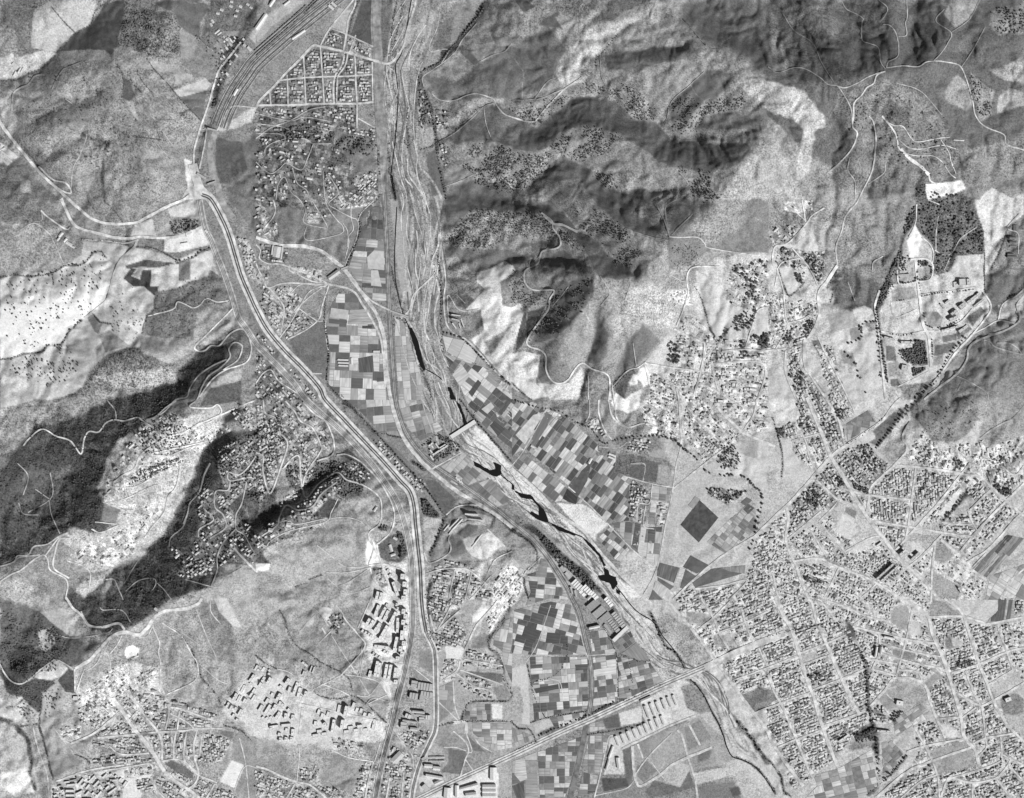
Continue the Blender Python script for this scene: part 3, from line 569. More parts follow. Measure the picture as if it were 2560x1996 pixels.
U 8 .8 .7 .60 in the market garden strip : c3 1000,350 1180,320 1170,470 980,440
U 8 .8 .9 .56 in the market garden strip : c3 1020,690 1190,720 1170,880 1120,1060 1000,1040 1010,850
U 5 .5 .5 .70 in the market garden strip : c3 1230,860 1340,860 1300,1080 1220,1080
U -30 .8 .7 .60 by the tree lined canal : c3 680,130 740,150 820,320 740,310 640,190
U 45 .4 .9 .62 beside the farmland ditch : c3 1700,740 2000,780 1840,900 1660,800
U 12 .2 .22 .47 on the lanes of the round hill : b1 30,1130 660,1120 760,1330 900,1480 1030,1440 1050,1690 b2 980,20 700,80 560,200 330,60 0,60 b1 0,1400
U -30 .4 .4 .56 on the lanes of the round hill : b2 0,60 70,60 180,200 200,330 90,330 0,280
U -40 .45 .8 .50 among dark woods in the valley : a3 1640,700 1880,800 2150,1180 b3 40,1130 200,980 600,1000 640,1040 100,1250 a3 2150,1400 1950,1380 1800,1500 1500,1500 1640,1300 1700,1000
U 40 .55 .5 .58 on the slope under the railway : b3 60,0 240,0 480,220 620,420 540,480 380,820 260,560 290,380 180,180
U 20 .4 .4 .74 at the edge of the scattered suburb : c2 1170,1480 1420,1480 c3 1430,30 1420,340 1180,300 1080,60 c2 1180,1640
U 30 .35 .4 .74 at the edge of the scattered suburb : c2 1420,1080 1520,960 1660,1100 1740,1190 1600,1200 1400,1130
U 10 .3 .5 .70 west of the river school : b2 280,560 560,600 560,700 330,640 250,580
U 0 .9 .3 .70 at the far eastern edge : d4 2110,0 2180,0 2180,150 2100,165
U -45 .5 .5 .74 on the eastern hill foot : d3 1800,330 2180,260 2180,520 2000,400 1850,400
U 20 .7 .4 .66 between the estate and the southern edge : b4 0,1440 220,1540 270,1700 0,1700
U 20 .4 .4 .66 beside the railway in the south : b4 1330,1330 1420,1320 1340,1440 1060,1430 1120,1260 1300,1290
U 20 .8 .4 .70 on the southwestern edge : a4 1640,1620 2010,1660 2010,1703 1640,1703
U 40 .6 .3 .74 in the southwestern hill town : a4 820,800 1000,900 1040,1010 780,1130 660,1010
U 10 .6 .4 .68 in the southwestern street grid : a4 1200,700 1330,780 1450,880 1300,1020 1240,860
U -10 .5 .4 .70 on the southwestern edge : a4 480,1540 900,1480 1060,1540 1040,1700 440,1700
U 5 .5 .4 .68 beside the railway in the south : b4 640,1180 980,1240 860,1290 680,1290
X 0.84 .1 1: d3 580,1080 640,970 720,1000 760,1130 690,1190 600,1140
X 0.55 .2 1: d3 660,910 760,950 740,1010 660,960
X 0.84 .1 2: d3 690,1290 850,1190 950,1170 800,1290
X 0.84 .1 4: d3 1470,960 1600,790 1680,730 1680,800 1500,1000
X 0.67 .4 2: d3 1230,1130 1460,1160 1420,1230 1330,1290 1200,1190
X 0.84 .1 3: d3 1200,1210 1280,1210 1340,1290 1310,1320 1220,1270
X 0.65 .3 2: d3 1420,1220 1500,1240 1590,1330 1500,1390 1420,1370
X 0.67 .4 2: d3 1400,1450 1500,1500 1660,1600 1620,1690 1400,1680
X 0.67 .3 2: d4 1090,700 1300,740 1370,880 1180,960 1030,970 940,860 1000,780
X 0.61 .2 1: d4 940,860 1000,810 1080,890 1020,960
X 0.65 .2 1: d4 1320,740 1440,610 1490,660 1350,780
X 0.67 .2 1: d4 1040,140 1080,70 1180,60 1210,130 1170,280 1050,210
X 0.79 .2 2: d4 1220,190 1290,200 1310,310 1200,310
X 0.55 .2 1: d4 1140,450 1260,470 1250,530 1140,510
X 0.53 .2 1: d4 1060,430 1130,450 1120,500 1060,480
X 0.53 .4 2: d4 1500,350 1560,340 1590,430 1520,440
X 0.77 .2 2: d4 1560,340 1630,350 1640,410 1580,410
X 0.84 .2 3: d4 1470,1070 1560,1080 1660,1180 1510,1190
X 0.65 .3 2: d4 1400,1300 1720,1200 1770,1430 1450,1500 1420,1400
X 0.55 .5 4: d4 1980,860 2100,810 2180,870 2180,980 2000,990
X 0.55 .3 1: d4 890,500 910,410 950,400 940,510
X 0.71 .3 1: d4 280,490 400,450 410,500 300,560
X 0.53 .5 2: c4 1950,820 2100,760 d4 60,780 90,860 c4 2070,980
X 0.65 .3 2: c4 1480,110 1660,130 1690,160 1610,240 1500,190
X 0.65 .4 2: c4 1730,340 1800,320 1830,400 1740,420
X 0.71 .3 1: c4 1740,330 1900,290 1900,400 1760,420
X 0.84 .2 3: d3 0,0 230,0 260,170 80,220 60,120
X 0.79 .15 1: d3 100,340 200,340 210,440 310,560 370,680 130,720 130,500
X 0.65 .4 4: d3 940,450 1200,170 1170,330 1190,420 1060,560
X 0.84 .1 6: d3 790,350 860,280 920,320 880,370 820,380
X 0.63 .2 1: d3 640,210 860,80 930,200 680,350 650,280
X 0.47 .3 2: d3 900,260 1070,110 1160,110 1000,320 920,400 860,370 920,330
X 0.79 .1 1: d3 1060,60 1140,0 1250,0 1160,110
X .55 .4 5: d3 1240,120 1400,0 1720,0 1800,180 1640,330 1520,380 1380,330 1290,220
X .62 .4 6: d3 1750,0 2180,0 2180,300 1900,400 1800,300 1820,200
X 0.61 .4 4: c3 1180,1100 1200,1100 1200,1110
F 3 70 110 .36 .44: b2 915,60 1070,60 1090,340 890,330
F 4 110 50 .42 .76: b2 880,340 1090,350 1110,860 1000,860 900,740 790,580 830,450
F 2 85 70 .44 .78: b2 700,800 850,800 1000,1040 1075,1270 1110,1703 740,1703 620,1570 635,1300 600,1080 640,900
F -4 60 110 .55 .76: b2 1190,1010 1260,1050 1400,1500 1430,1703 1215,1703 1180,1200
F -5 90 70 .46 .76: b3 770,0 1130,0 1190,230 1220,310 1050,270 870,80
F -16 70 60 .48 .72: b3 1200,0 1400,0 1590,250 1400,350 1300,250 1240,110
F 40 60 70 .48 .70: b3 1570,570 1770,450 2000,650 1800,730 1760,750 1620,680
F 42 80 70 .50 .72: b3 1810,740 2000,670 2160,860 2040,920 1860,810
F 38 100 60 .38 .80: b2 1600,1310 1900,1400 2180,1600 2180,1703 b3 2180,420 1950,230 1860,130 b2 1790,1703 1700,1500
F 25 130 120 .72 .80: b2 1590,1160 1780,1200 1990,1440 1780,1380 1620,1290
F -54 85 42 .38 .80: c3 0,0 180,20 400,120 560,230 730,380 710,480 890,450 870,620 1000,660 1000,1030 850,1040 820,1050 480,730 100,400 0,480 b3 2180,300 2000,100 2100,0
F -52 70 50 .48 .80: c3 60,490 100,460 480,760 640,890 560,880 400,860 370,870 250,780 20,570
F 5 60 90 .42 .74: c3 850,1050 1000,1040 1110,1090 1280,1080 1240,1420 1020,1270
F -50 60 42 .38 .78: c3 730,1180 850,1070 1000,1280 920,1370 880,1360
F 5 55 60 .58 .76: c3 1200,730 1360,755 1330,860 1230,870 1220,1060 1160,1060
F 38 60 45 .52 .74: c3 1830,1040 1990,900 2070,880 2080,1100 1820,1310 1660,1210
F 15 80 60 .36 .82: c4 20,100 330,30 510,60 600,290 635,480 150,480 0,470
F -4 75 55 .40 .80: c4 150,500 640,500 650,930 300,1010 190,1040 170,760
F -8 70 60 .46 .78: c4 660,290 820,260 880,400 900,880 690,920 690,520
F -15 60 45 .40 .74: c4 900,500 1170,540 1280,700 1010,850 910,850
F -40 45 50 .36 .50: c4 860,390 1010,280 1050,370 930,460
F 0 60 50 .44 .76: c4 220,1310 590,1180 500,1560 450,1690 240,1703
F 0 100 120 .48 .78: c4 0,1390 210,1310 220,1703 0,1703
F 2 60 50 .55 .76: c4 660,1170 830,1170 750,1490 640,1490 600,1420
F 2 60 70 .40 .72: c4 600,1480 730,1510 710,1650 560,1690
F 0 50 45 .44 .66: b4 1800,900 2000,900 2000,1040 1770,1030
F 0 60 45 .55 .78: b4 1840,1060 2180,1070 2180,1270 2030,1300 1850,1150
F 10 70 80 .46 .76: b4 2030,320 2120,190 2180,160 2180,720 2120,580 2090,440 2020,400
F 5 80 60 .40 .80: c3 250,1350 290,1370 480,1700 c4 330,0 120,60 c3 160,1640 130,1490 220,1460
F -12 60 60 .42 .78: c4 320,1020 610,970 590,1040 370,1110
F -15 70 55 .55 .80: d4 390,1510 620,1440 880,1290 930,1600 800,1700 320,1703 420,1600
F -42 55 60 .55 .78: d4 970,1230 1060,1210 1180,1370 980,1490
F -35 60 60 .55 .78: d4 1070,1030 1300,900 1420,1000 1240,1080 1080,1160
F 10 70 80 .50 .66: d3 670,200 850,90 920,200 680,350
F 30 80 60 .60 .80: d3 1890,1500 2180,1400 2180,1703 1850,1703
F -50 200 30 .42 .64: d3 1740,1440 2040,1150 2180,1180 1890,1530
F 8 24 200 .44 .66: d4 1965,0 2105,0 2090,185 1860,200 1960,110
F 5 70 70 .58 .72: b4 1560,760 1690,700 1680,960 1560,1060
F 75 60 45 .50 .74: c4 0,1100 170,1170 190,1200 0,1280
F 0 80 50 .62 .72: c4 660,1070 770,1040 790,1110 660,1140
Q .34: c3 1600,850 1760,1000 1590,1215 1435,1065
Q .62: c3 1560,820 1610,850 1540,930 1500,900
Q .42: c3 1250,1385 1425,1430 1380,1560 1235,1500
Q .40: c3 1520,1325 1690,1415 1575,1480 1455,1425
Q .78: c3 1430,1430 1475,1440 1420,1595 1385,1575
Q .44: c3 1480,1445 1565,1500 1490,1620 1430,1600
Q .44: c3 1240,1510 1380,1590 1345,1620 1240,1540
Q .42: c3 1700,1440 1770,1430 1960,1480 1560,1600 1535,1560
Q .58: c3 1775,1430 1990,1410 1980,1480 1850,1460
Q .78: c3 1220,1545 1330,1600 1370,1700 1290,1700 1205,1600
Q .42: c3 1200,1615 1285,1703 1165,1703
Q .44: c3 2000,830 2045,855 1990,905 1945,875
Q .38: c3 2010,885 2065,920 2010,975 1970,935
Q .28: c3 470,755 560,830 545,890 480,870 430,840
Q .36: c3 595,600 680,520 640,690 560,830 490,760
Q .38: c3 1050,1050 1095,1060 1070,1280 1020,1240
Q .80: c3 1100,1080 1145,1090 1110,1330 1070,1290
Q .80: c3 180,130 280,100 110,380 30,300
Q .46: c3 290,100 350,120 210,370 160,330
Q .56: c4 1060,375 1170,520 1080,530 935,470
Q .34: c4 110,235 235,275 190,385 80,330
Q .34: c4 300,290 415,300 400,385 285,380
Q .32: c4 415,325 475,325 475,390 410,385
Q .34: c4 185,770 395,730 400,770 205,810
Q .36: c4 535,565 645,560 645,605 545,615
Q .82: c4 695,610 885,580 890,640 695,670
Q .76: c4 30,1380 110,1370 130,1540 70,1560 20,1500
Q .38: c4 0,1600 100,1560 110,1703 40,1703
Q .34: b2 905,1072 990,1072 990,1098 905,1096
Q .36: b2 870,1350 995,1325 1005,1470 880,1470
Q .36: b2 1030,1515 1095,1512 1095,1545 1030,1550
Q .78: b2 945,490 1005,430 1090,440 1090,600 955,585
Q .78: b2 980,600 1040,600 1070,740 980,730
Q .40: b2 620,1010 780,1030 770,1065 620,1050
Q .74: b2 640,920 790,940 780,1020 630,1000
Q .68: b2 800,940 960,930 1020,1060 780,1060
Q .42: b2 1670,1480 1750,1370 1700,1360 1640,1430
Q .78: b2 1750,1400 1820,1500 1740,1590 1670,1490
Q .34: b2 1890,1530 1920,1560 1840,1680 1810,1640
Q .34: b3 2030,180 2120,250 2060,310 1990,220
Q .78: b3 2000,20 2030,60 1970,120 1920,80
P 7 .34 2: a1 0,690 150,680 230,640 330,600 400,550 500,440 560,380 640,290 740,240
P 3 .36 1: a1 740,240 780,200 800,120 830,70 880,40
P 2.5 .36 1: a1 440,60 530,170 630,270
P 2 .38 1: a1 1250,500 1320,600 1440,730 1540,850 1720,1040
P 5 .40 3: a1 1000,560 1050,650 1045,830
P 7 .38 4: a1 250,1070 350,1010 480,930 560,890
P 7 .40 5: a1 830,760 820,850 750,920
P 5 .38 2: a1 170,1210 260,1330 340,1440 450,1560
P 7 .36 4: a1 700,1140 800,1190 920,1230 880,1320 880,1600 900,1703
P 2 .38 1: a1 1160,1170 1280,1180 1410,1200
P 2.5 .42 1: a1 1100,640 1140,720 1210,790
P 2.5 .42 1: a1 1180,640 1230,720 1300,790
P 3 .44 1: a1 1000,1110 1180,1070
P 6 .36 2: b1 1030,1250 930,1200 860,1140 780,1040 680,910
P 6 .36 2: b1 1040,1300 1055,1500 1060,1650 b2 1000,30 900,120 890,250 850,390 780,570
P 5 .38 1: b1 880,0 830,120 790,290
P 4 .34 1: b1 770,440 740,560 690,640 680,740 680,880
P 16 .30 2: b1 1970,0 1900,130 1760,300 1650,430 1560,540 1440,600 1390,660 1400,740
P 9 .32 2: b1 1440,780 1480,900 1520,1080 1540,1250 1560,1400 1600,1600 1620,1703
P 7 .32 2: b2 1540,330 1560,560 1580,760 1580,980 1580,1120 1590,1300
P 5 .32 2: b2 1500,480 1530,640 1560,700
P 4 .36 1: b1 1400,1280 1480,1250 1560,1210 1700,1120 1850,960 1950,900
P 7 .36 3: b1 1130,1210 1130,1400 1160,1560 1190,1700
P 6 .38 4: b1 1250,40 1220,200 1170,400 1130,480
P 4 .42 3: b1 1200,0 1160,250 1150,400
P 5 .42 3: b1 1300,900 1290,1050 1300,1250 1260,1200
P 4 .46 3: b1 1350,1000 1360,1300 1400,1500
P 4 .44 3: b1 1430,300 1350,560
P 6 .74 3: b1 1350,0 1310,200 1260,400 1200,500 1210,700 1220,820
P 5 .72 3: b1 1560,130 1400,260 1340,400 1290,560 1270,700 1280,900 1200,1030
P 4 .72 2: b1 1200,800 1150,900 1130,980 1170,1080 1200,1200 1190,1350 1240,1560 1240,1703
P 4 .76 1: b2 1310,0 1340,280 1340,400 1400,470 1490,520
P 4 .44 2: b2 1420,200 1410,420
P 10 .48 5: b2 1420,1080 1500,1260 1560,1440
P 3 .34 1: b2 580,1000 590,1100 620,1300 600,1540
P 4 .34 1: b2 600,760 590,850 580,990
P 9 .34 3: b2 600,1560 700,1660 760,1703 b3 1000,270
P 4 .34 1: b3 740,30 850,100 1020,280 1150,420 1330,620 1460,770 1600,980
P 5 .36 1: b3 1020,280 1130,300 1250,325
P 9 .30 2: b3 1330,520 1400,570 1430,600
P 6 .34 2: b2 1380,1400 1460,1560 1500,1703
P 3 .34 1: b2 1200,760 1240,900 1270,980
P 4 .34 1: b2 1150,560 1180,700 1200,770
P 4 .34 2: b3 1740,0 1850,150 1980,300 2180,530
P 4 .34 1: b3 1890,40 1850,150
P 6 .32 2: b3 1600,1010 1700,910 1800,900 1960,950 2030,1000 2000,1080
P 7 .34 2: b3 1600,1040 1520,1250 1480,1320
P 8 .30 2: b3 1450,1690 1490,1560 1460,1620
P 5 .32 1: b3 2080,1010 2180,1120 c3 60,1150 190,1250 210,1390 110,1480 110,1600 150,1703
P 6 .34 1: b4 2170,50 2110,170 2000,330 1990,430 2050,460 2110,600 2110,680 2170,780 2150,870 1850,880 1780,950 1750,1040
P 4 .36 1: b4 1540,1090 1750,1050 2140,1050 2180,1060 c4 60,1110 150,1120 210,1220
P 9 .30 2: b4 1470,0 1460,200 1500,360
P 18 .28 3: c3 40,1010 220,1150 300,1230 460,1370 600,1480 740,1620
P 5 .30 2: c3 300,1270 400,1400 480,1540
P 5 .34 1: c3 0,1100 120,1180 200,1270
P 10 .32 3: c4 230,1170 400,1090 640,1000 880,880 1000,860
P 4 .34 2: c4 0,1310 210,1220
P 4 .36 1: c4 1000,860 1290,730
P 8 .34 3: c4 1180,120 1240,260 1300,400 1400,470 1480,600
P 14 .36 3: c4 1930,1060 2050,1200 2120,1320 2180,1400
P 4 .36 1: c4 760,220 860,400 900,560 905,880
P 3 .36 1: c4 1000,560 1030,760 990,780
P 6 .40 2: c4 880,480 960,490 1090,540 1170,530
P 4 .36 1: c4 640,1160 850,1130 1100,1070
P 3 .38 1: c4 130,560 200,860 290,1020
P 3 .40 1: c4 470,390 460,520 370,650 180,720
P 3 .40 1: c4 640,960 290,1020 160,1060
P 22 .34 3: d4 620,200 700,280 740,400
P 13 .36 2: d4 740,400 820,520 840,700 850,900 880,1030 920,1200 930,1400
P 40 .34 8: d4 760,1200 880,1150
P 14 .34 4: d4 960,1500 930,1600 860,1660
P 5 .36 2: d4 640,205 400,230 220,265 60,310 0,320
P 8 .40 2: d4 1180,1340 1080,1460 980,1560
P 5 .44 2: d4 890,1380 760,1510 600,1580 420,1640
P 6 .44 2: d4 1240,1060 1080,1180 960,1340
P 4 .36 1: a2 0,660 120,640 290,650 450,620 560,560 700,550 800,450 860,440 900,490
P 3 .34 1: a2 450,620 455,720
P 5 .34 2: a2 0,1360 100,1350 200,1310 360,1300 400,1240 520,1230 580,1140 700,1020
P 3 .36 1: a2 1160,400 1300,410 1430,470 1510,520
P 6 .34 2: a2 1500,540 1640,490 1700,450 1800,410
P 4 .40 1: a2 700,340 900,350 1100,390
P 4 .36 1: a2 800,980 850,1040 950,1060
P 2 .42 1: a2 750,10 800,80 830,120
P 3 .40 1: a2 890,10 980,100 1040,180
P 4 .30 1: b2 1300,1090 1250,1030 1180,1000
P 3 .42 2: c1 900,300 760,460 720,520 720,600
P 4 .36 3: c2 0,1560 60,1620 160,1703
P 6 .32 2: c2 650,1440 620,1560 590,1680
P 5 .36 2: c2 870,1600 980,1480 1070,1430
P 4 .40 2: c2 1560,740 1620,860 1680,1080 1740,1200 1740,1380
P 6 .38 2: c2 1880,1050 1820,1130 1760,1210
P 4 .34 1: d2 90,600 140,740 180,820 240,780 310,700
P 8 .36 2: d2 1130,400 1130,470 1060,560 1030,640 950,780 910,920 920,1020
P 5 .28 2: d2 670,320 655,400
P 4 .28 1: d2 980,480 980,560
P 6 .30 2: d2 580,560 570,620 510,750
P 4 .30 1: d2 550,800 530,870
P 8 .32 3: d2 2180,720 2110,800 2010,870 1960,980
P 4 .34 1: d2 1840,460 1845,780
P 4 .34 1: d2 2040,240 1990,400 1900,600
P 5 .30 2: d3 1690,770 1640,860 1560,950 1490,1030
P 4 .34 1: d3 40,150 90,320 125,480 115,660
P 4 .36 1: d3 640,250 670,370 860,260 980,160
P 6 .30 2: a4 10,560 30,680 120,780 230,830
P 5 .30 2: a4 340,1060 350,900 370,800 460,720
P 9 .32 3: a4 0,1030 80,1050 160,1110 230,1200 260,1300 270,1400 250,1500 300,1620
P 4 .30 1: a4 180,1090 330,1070
P 5 .30 1: a4 330,1080 370,1200 410,1370 450,1540
P 5 .30 1: a4 60,930 130,920 190,870
P 4 .26 1: a4 1090,525 1180,480
P 5 .42 2: a4 1670,560 1720,680 1850,830 1880,900
P 3 .40 1: a4 1540,320 1630,430 1670,560
P 3 .40 1: a4 640,1330 740,1370 770,1410
P 4 .36 1: b4 0,490 100,570 180,600
P 4 .38 2: b4 200,100 250,190 280,300 340,400 440,460 560,550 700,620 800,700 820,830
P 4 .34 1: b4 510,810 600,850 730,855 830,830 960,920 1110,1060
P 4 .40 2: a4 1900,1080 2050,1130 2140,1210
P 3 .26 1: b3 450,1530 560,1490
P 5 .36 2: b3 340,1590 430,1560
P 3 .38 1: a2 1250,990 1220,1080 1210,1150
P 3 .40 1: c1 1450,160 1650,390
P 5 .36 2: c4 1515,690 1570,740 1640,840 1700,960 1760,1070 1800,1170
P 6 .36 2: c4 1880,1350 1980,1380 2080,1440 2180,1560 d4 40,1610 60,1660
P 6 .34 2: d4 0,1370 60,1440 120,1540 130,1640 190,1690
T 5.5 7 1: b1 1975,0 1900,130 1760,300 1650,430 1560,540 1440,600 1390,660 1400,740
T 5 8 1.5: b1 1440,780 1480,900 1520,1080 1540,1250 1560,1400 1600,1600 1630,1703
T 5 6 .5: d2 930,900 940,1040 965,1200 985,1400 1020,1560
T 6 8 .8: d2 915,980 940,1200 950,1350 960,1500
T 5 6 .5: d2 1120,600 1120,690 1150,710 1250,690 1250,630
T 5 6 .5: d2 1270,600 1280,680 1370,660 1390,620 1385,560
T 5 6.5 .5: d2 1285,710 1300,800
T 4.5 6.5 .5: d2 1310,820 1450,795 1620,780 1760,760
T 4.5 6.5 .5: d2 1050,870 1170,850
T 4.5 6 .5: d2 1330,970 1345,1060 1400,1090
T 4.5 6 .5: d2 1450,1090 1560,1060 1640,1010
T 4.5 7 .5: d2 1040,1140 1140,1155 1240,1140
T 5 6.5 .5: d2 970,1240 1000,1400 1020,1560
T 5 6 .5: d2 1395,1190 1400,1350
T 6 8 1: d2 810,1060 860,1040 910,1040
T 7 8 1: d2 790,1090 790,1180 670,1230
T 7 18 2: d2 660,1300 690,1340 750,1420 790,1550 830,1650 850,1700
T 6 7 .6: d2 1300,1690 1360,1600 1420,1560 1500,1400 1570,1290 1680,1170
T 7 8.5 .5: d3 920,410 1010,310 1110,180 1200,90 1290,0 d2 1330,1670
T 5 6 .5: d3 1060,1500 1100,1480
T 5 8 1: c3 0,0 200,60 400,100 560,200 680,250 780,370 900,340 1100,310 1200,310
T 7 11 1.5: c3 1200,310 1380,340 1460,420 1570,500 1620,570 1720,640 1960,650 2060,740 2130,820 2100,1000 2060,1180 2020,1300
T 6 8 .6: b2 1600,1130 1750,1180 1880,1300 2000,1420 2180,1590
T 4.5 7 1: b2 1560,560 1580,760 1580,980
T 4.5 8 1: b3 1740,0 1850,150 2000,330 2180,530
T 5 9 2: b3 1020,280 1150,420 1330,620 1460,770 1590,960
T 4 6 .3: b3 1420,390 1600,250
T 4.5 7 1: b2 600,1100 620,1300 600,1540
T 5 7 1.5: b2 880,130 890,250 850,390 780,560
T 5 8 1.5: b1 780,1040 860,1140 930,1200 1030,1250 1055,1500
T 7 8 2: d4 740,400 820,520 840,700 850,900 880,1030 920,1200 940,1500
T 5 8 1: d4 400,235 640,210
T 6 8 1: d4 1180,1340 1080,1460 980,1560
T 5 9 2: c4 230,1170 640,1000 880,880
T 6 9 2: b3 1600,1040 1520,1250 1480,1320
T 5 14 2: a2 450,620 560,560 700,550 800,450 900,490
T 5 10 2: a2 400,1240 520,1230 580,1140 700,1020
T 5 9 2: a2 1510,520 1640,490 1700,450 1800,410
T 6 9 2: c2 1900,1030 1820,1130 1760,1210
T 4 10 2: a4 1670,560 1720,680 1850,830
T 3.5 8 1: a4 360,790 350,900 335,1060
T 6 9 2: c4 1190,130 1240,260 1300,400 1400,470
T 7 9 2: c4 1930,1060 2050,1200 2120,1320
G 3.2 975: b1 1800,1280 1960,1220 2180,1290 2180,1640 1850,1560 1960,1440 1740,1400 c1 0,1650
G 3.0 630: c1 0,1320 180,1340 300,1310 380,1330 300,1400 210,1520 60,1640 0,1600
G 3.0 495: c1 330,1260 480,1160 620,1090 830,1110 900,1180 800,1300 650,1390 520,1350
G 2.9 390: c1 880,760 1000,740 1150,860 1250,960 1230,1020 1050,1010 900,860
G 2.9 330: c1 1340,880 1550,800 1500,1000 1650,1000 1560,1120 1320,1120
G 2.9 330: c1 1540,930 1800,850 2000,800 1950,900 1820,940 1600,1000
G 2.9 120: c1 600,700 900,780 870,830 640,770
G 2.9 270: c1 0,880 300,870 420,800 500,820 330,960 230,1060 120,1030 0,950
G 2.9 255: c1 1430,1450 1700,1480 1780,1600 1780,1700 1600,1700 1500,1560
G 2.9 135: c1 660,1430 800,1500 930,1540 900,1620 760,1560
G 2.7 840: b2 1620,330 1760,160 1880,90 c2 0,110 200,120 330,190 370,340 0,300 b2 1950,430 1740,400
G 2.7 195: c2 370,260 500,300 620,420 560,420 430,330
G 2.7 450: c2 520,100 700,80 900,220 1010,300 900,560 780,370 640,280
G 2.7 240: c2 850,300 1000,300 1100,470 1000,580 880,480
G 2.6 300: c2 0,640 100,650 130,780 350,790 250,880 120,930 0,900
G 2.6 180: c2 1350,400 1600,380 1560,560 1380,600
G 7 46: d1 1260,1600 1640,1660 d2 1780,100 1830,280 1830,460 1620,470 1480,640 1400,600 1400,400 1300,280 1290,60
G 5.2 190: d1 1260,1600 1640,1680 d2 1780,100 1830,280 1830,460 1620,470 1560,600 1470,640 1400,600 1400,380 1300,280 1270,40
G 5 70: d2 1270,30 1230,220 1170,300 1150,240 1230,80
G 5 90: d2 1130,400 1140,480 1040,700 1080,720 960,900 920,880
G 5.5 22: d2 1260,520 1310,500 1360,520 1360,560 1270,570
G 3.6 60: d2 1130,520 1180,500 1240,560 1200,590 1130,580
G 5 150: d2 1100,1290 1240,1260 1240,1190 1330,1200 1360,1400 1240,1400 1130,1300
G 5 40: d2 1220,1430 1340,1410 1330,1450 1240,1500
G 4.5 30: d2 1290,1380 1100,1300 1180,1390
G 3.4 90: a1 1100,100 1300,100 1330,250 1150,260
G 3 420: a1 1050,180 1300,220 1530,330 1520,440 1300,440 1150,400 1020,330
G 5 70: b1 690,1150 860,1160 1000,1250 1000,1330 820,1320 690,1240
G 5 45: b1 1380,760 1450,780 1500,1050 1400,1100
G 4.5 90: b1 300,1060 660,1100 660,1200 200,1200
G 4 70: a1 1640,300 1860,600 1830,900 1780,1080 1840,660 2000,420 2150,320
G 4.5 80: a2 1450,180 1700,170 1690,240 1480,300
G 7 16: a2 1590,240 1680,220 1670,270 1600,280
G 3.4 200: a2 50,700 900,500 800,900 300,1250 50,1200
G 3.4 130: a2 100,1400 600,1200 700,1450 400,1600 100,1500
G 3.2 60: a2 950,850 1200,700 1250,900 1150,1200 950,1150
G 7 26: c2 1330,1200 1430,1240 1430,1400 1330,1400
G 8 24: c2 1990,650 2080,700 2080,860 2000,830 1960,720
G 7 22: c2 1860,560 2180,520 2180,640 1900,660
G 7 34: c2 2050,1160 2180,1140 2180,1280 2120,1260
G 10 5: c2 1940,1220 1990,1210 2020,1360 1990,1370
G 5.5 60: c2 1900,1000 2080,900 2060,1100 1900,1120
G 7 14: d2 130,1110 210,1100 200,1200 140,1200
G 5.5 40: d2 300,460 480,450 470,650 430,720 340,560
G 6 16: d2 240,640 310,620 300,710 260,710
G 6 14: d2 60,400 200,420 260,600 150,570
G 6 26: d2 330,1030 390,1030 370,1180 300,1180
G 7 12: d2 180,1480 300,1480 280,1600 200,1600
G 6 40: d3 840,370 910,440 1000,560 880,640 740,500
G 6 24: d3 560,60 640,90 640,170 600,160
G 7 22: d3 340,780 480,780 420,900 250,980
G 7 12: d3 590,660 650,660 640,720 600,730
G 5.5 26: d3 730,710 850,760 850,800 740,760
G 8 7: d3 1850,470 2000,490 2000,560 1900,510
G 7 5: d3 1580,500 1760,490 1600,620
G 6 26: d3 1930,700 2080,770 2040,830 1940,770
G 6 30: d3 1690,770 1640,880 1500,1030 1490,1010 1600,900
G 5.5 16: d3 80,240 140,240 140,320 90,330
G 6 18: d3 300,1500 450,1520 460,1560 340,1550
G 5 30: d3 200,200 560,200 600,300 400,280
G 7 12: d4 350,660 480,640 440,700 370,710
G 7 60: d4 740,1160 900,1100 930,1200 760,1230
G 6 30: d4 1060,950 1200,920 1100,1030 1040,1060
G 5.5 26: d4 1600,540 1750,530 1740,600 1620,590
G 3.6 170: c3 1750,400 1960,380 1920,560 1780,600
G 5.5 40: c3 1660,760 2000,780 1850,880 1680,820
G 6.5 60: c3 220,1120 300,1180 420,1300 380,1330 250,1210
G 5.5 220: c3 380,1290 600,1450 740,1610 700,1620 540,1500 360,1350
G 5 22: b3 1540,300 1640,320 1660,360 1560,340
G 4.5 70: b3 1560,300 1740,380 1740,430 1520,540 1490,480 1660,400
G 6 60: b3 1400,840 1440,840 1550,990 1430,980
G 6 26: b3 1050,1060 1120,1070 1110,1120 1060,1110
G 7 40: b3 1200,1130 1290,1150 1300,1320 1230,1350 1250,1250
G 6 14: b3 1340,520 1400,560 1430,600 1370,560
G 5 260: b3 240,560 600,520 940,560 920,780 740,830 560,700 300,760
G 5 300: a3 1860,400 2180,280 b3 200,400 150,560 60,900 a3 2000,780 1850,600
G 4.5 120: b3 0,250 200,150 260,350 60,400
G 4 200: a3 1220,250 1480,120 1700,300 1480,480 1200,450
G 5 110: a3 1160,620 1500,490 1560,520 1280,680 1100,720
G 3 800: a4 0,120 300,130 500,300 620,450 480,540 330,680 60,700 0,560
G 3.4 160: a4 60,780 340,680 460,560 460,700 330,830 230,1060
G 3.6 60: a4 380,270 480,280 480,360 390,350
G 3.4 60: a4 370,830 480,740 540,860 400,1060
G 5 12: b4 640,240 710,240 700,300 670,290
G 3.2 160: a1 100,580 1100,700 1400,1400 1100,1650 150,900
G 3.4 150: d1 1900,80 2180,40 2180,280 1950,300
G 3.4 120: d1 1720,640 1920,800 1880,1000 1760,960
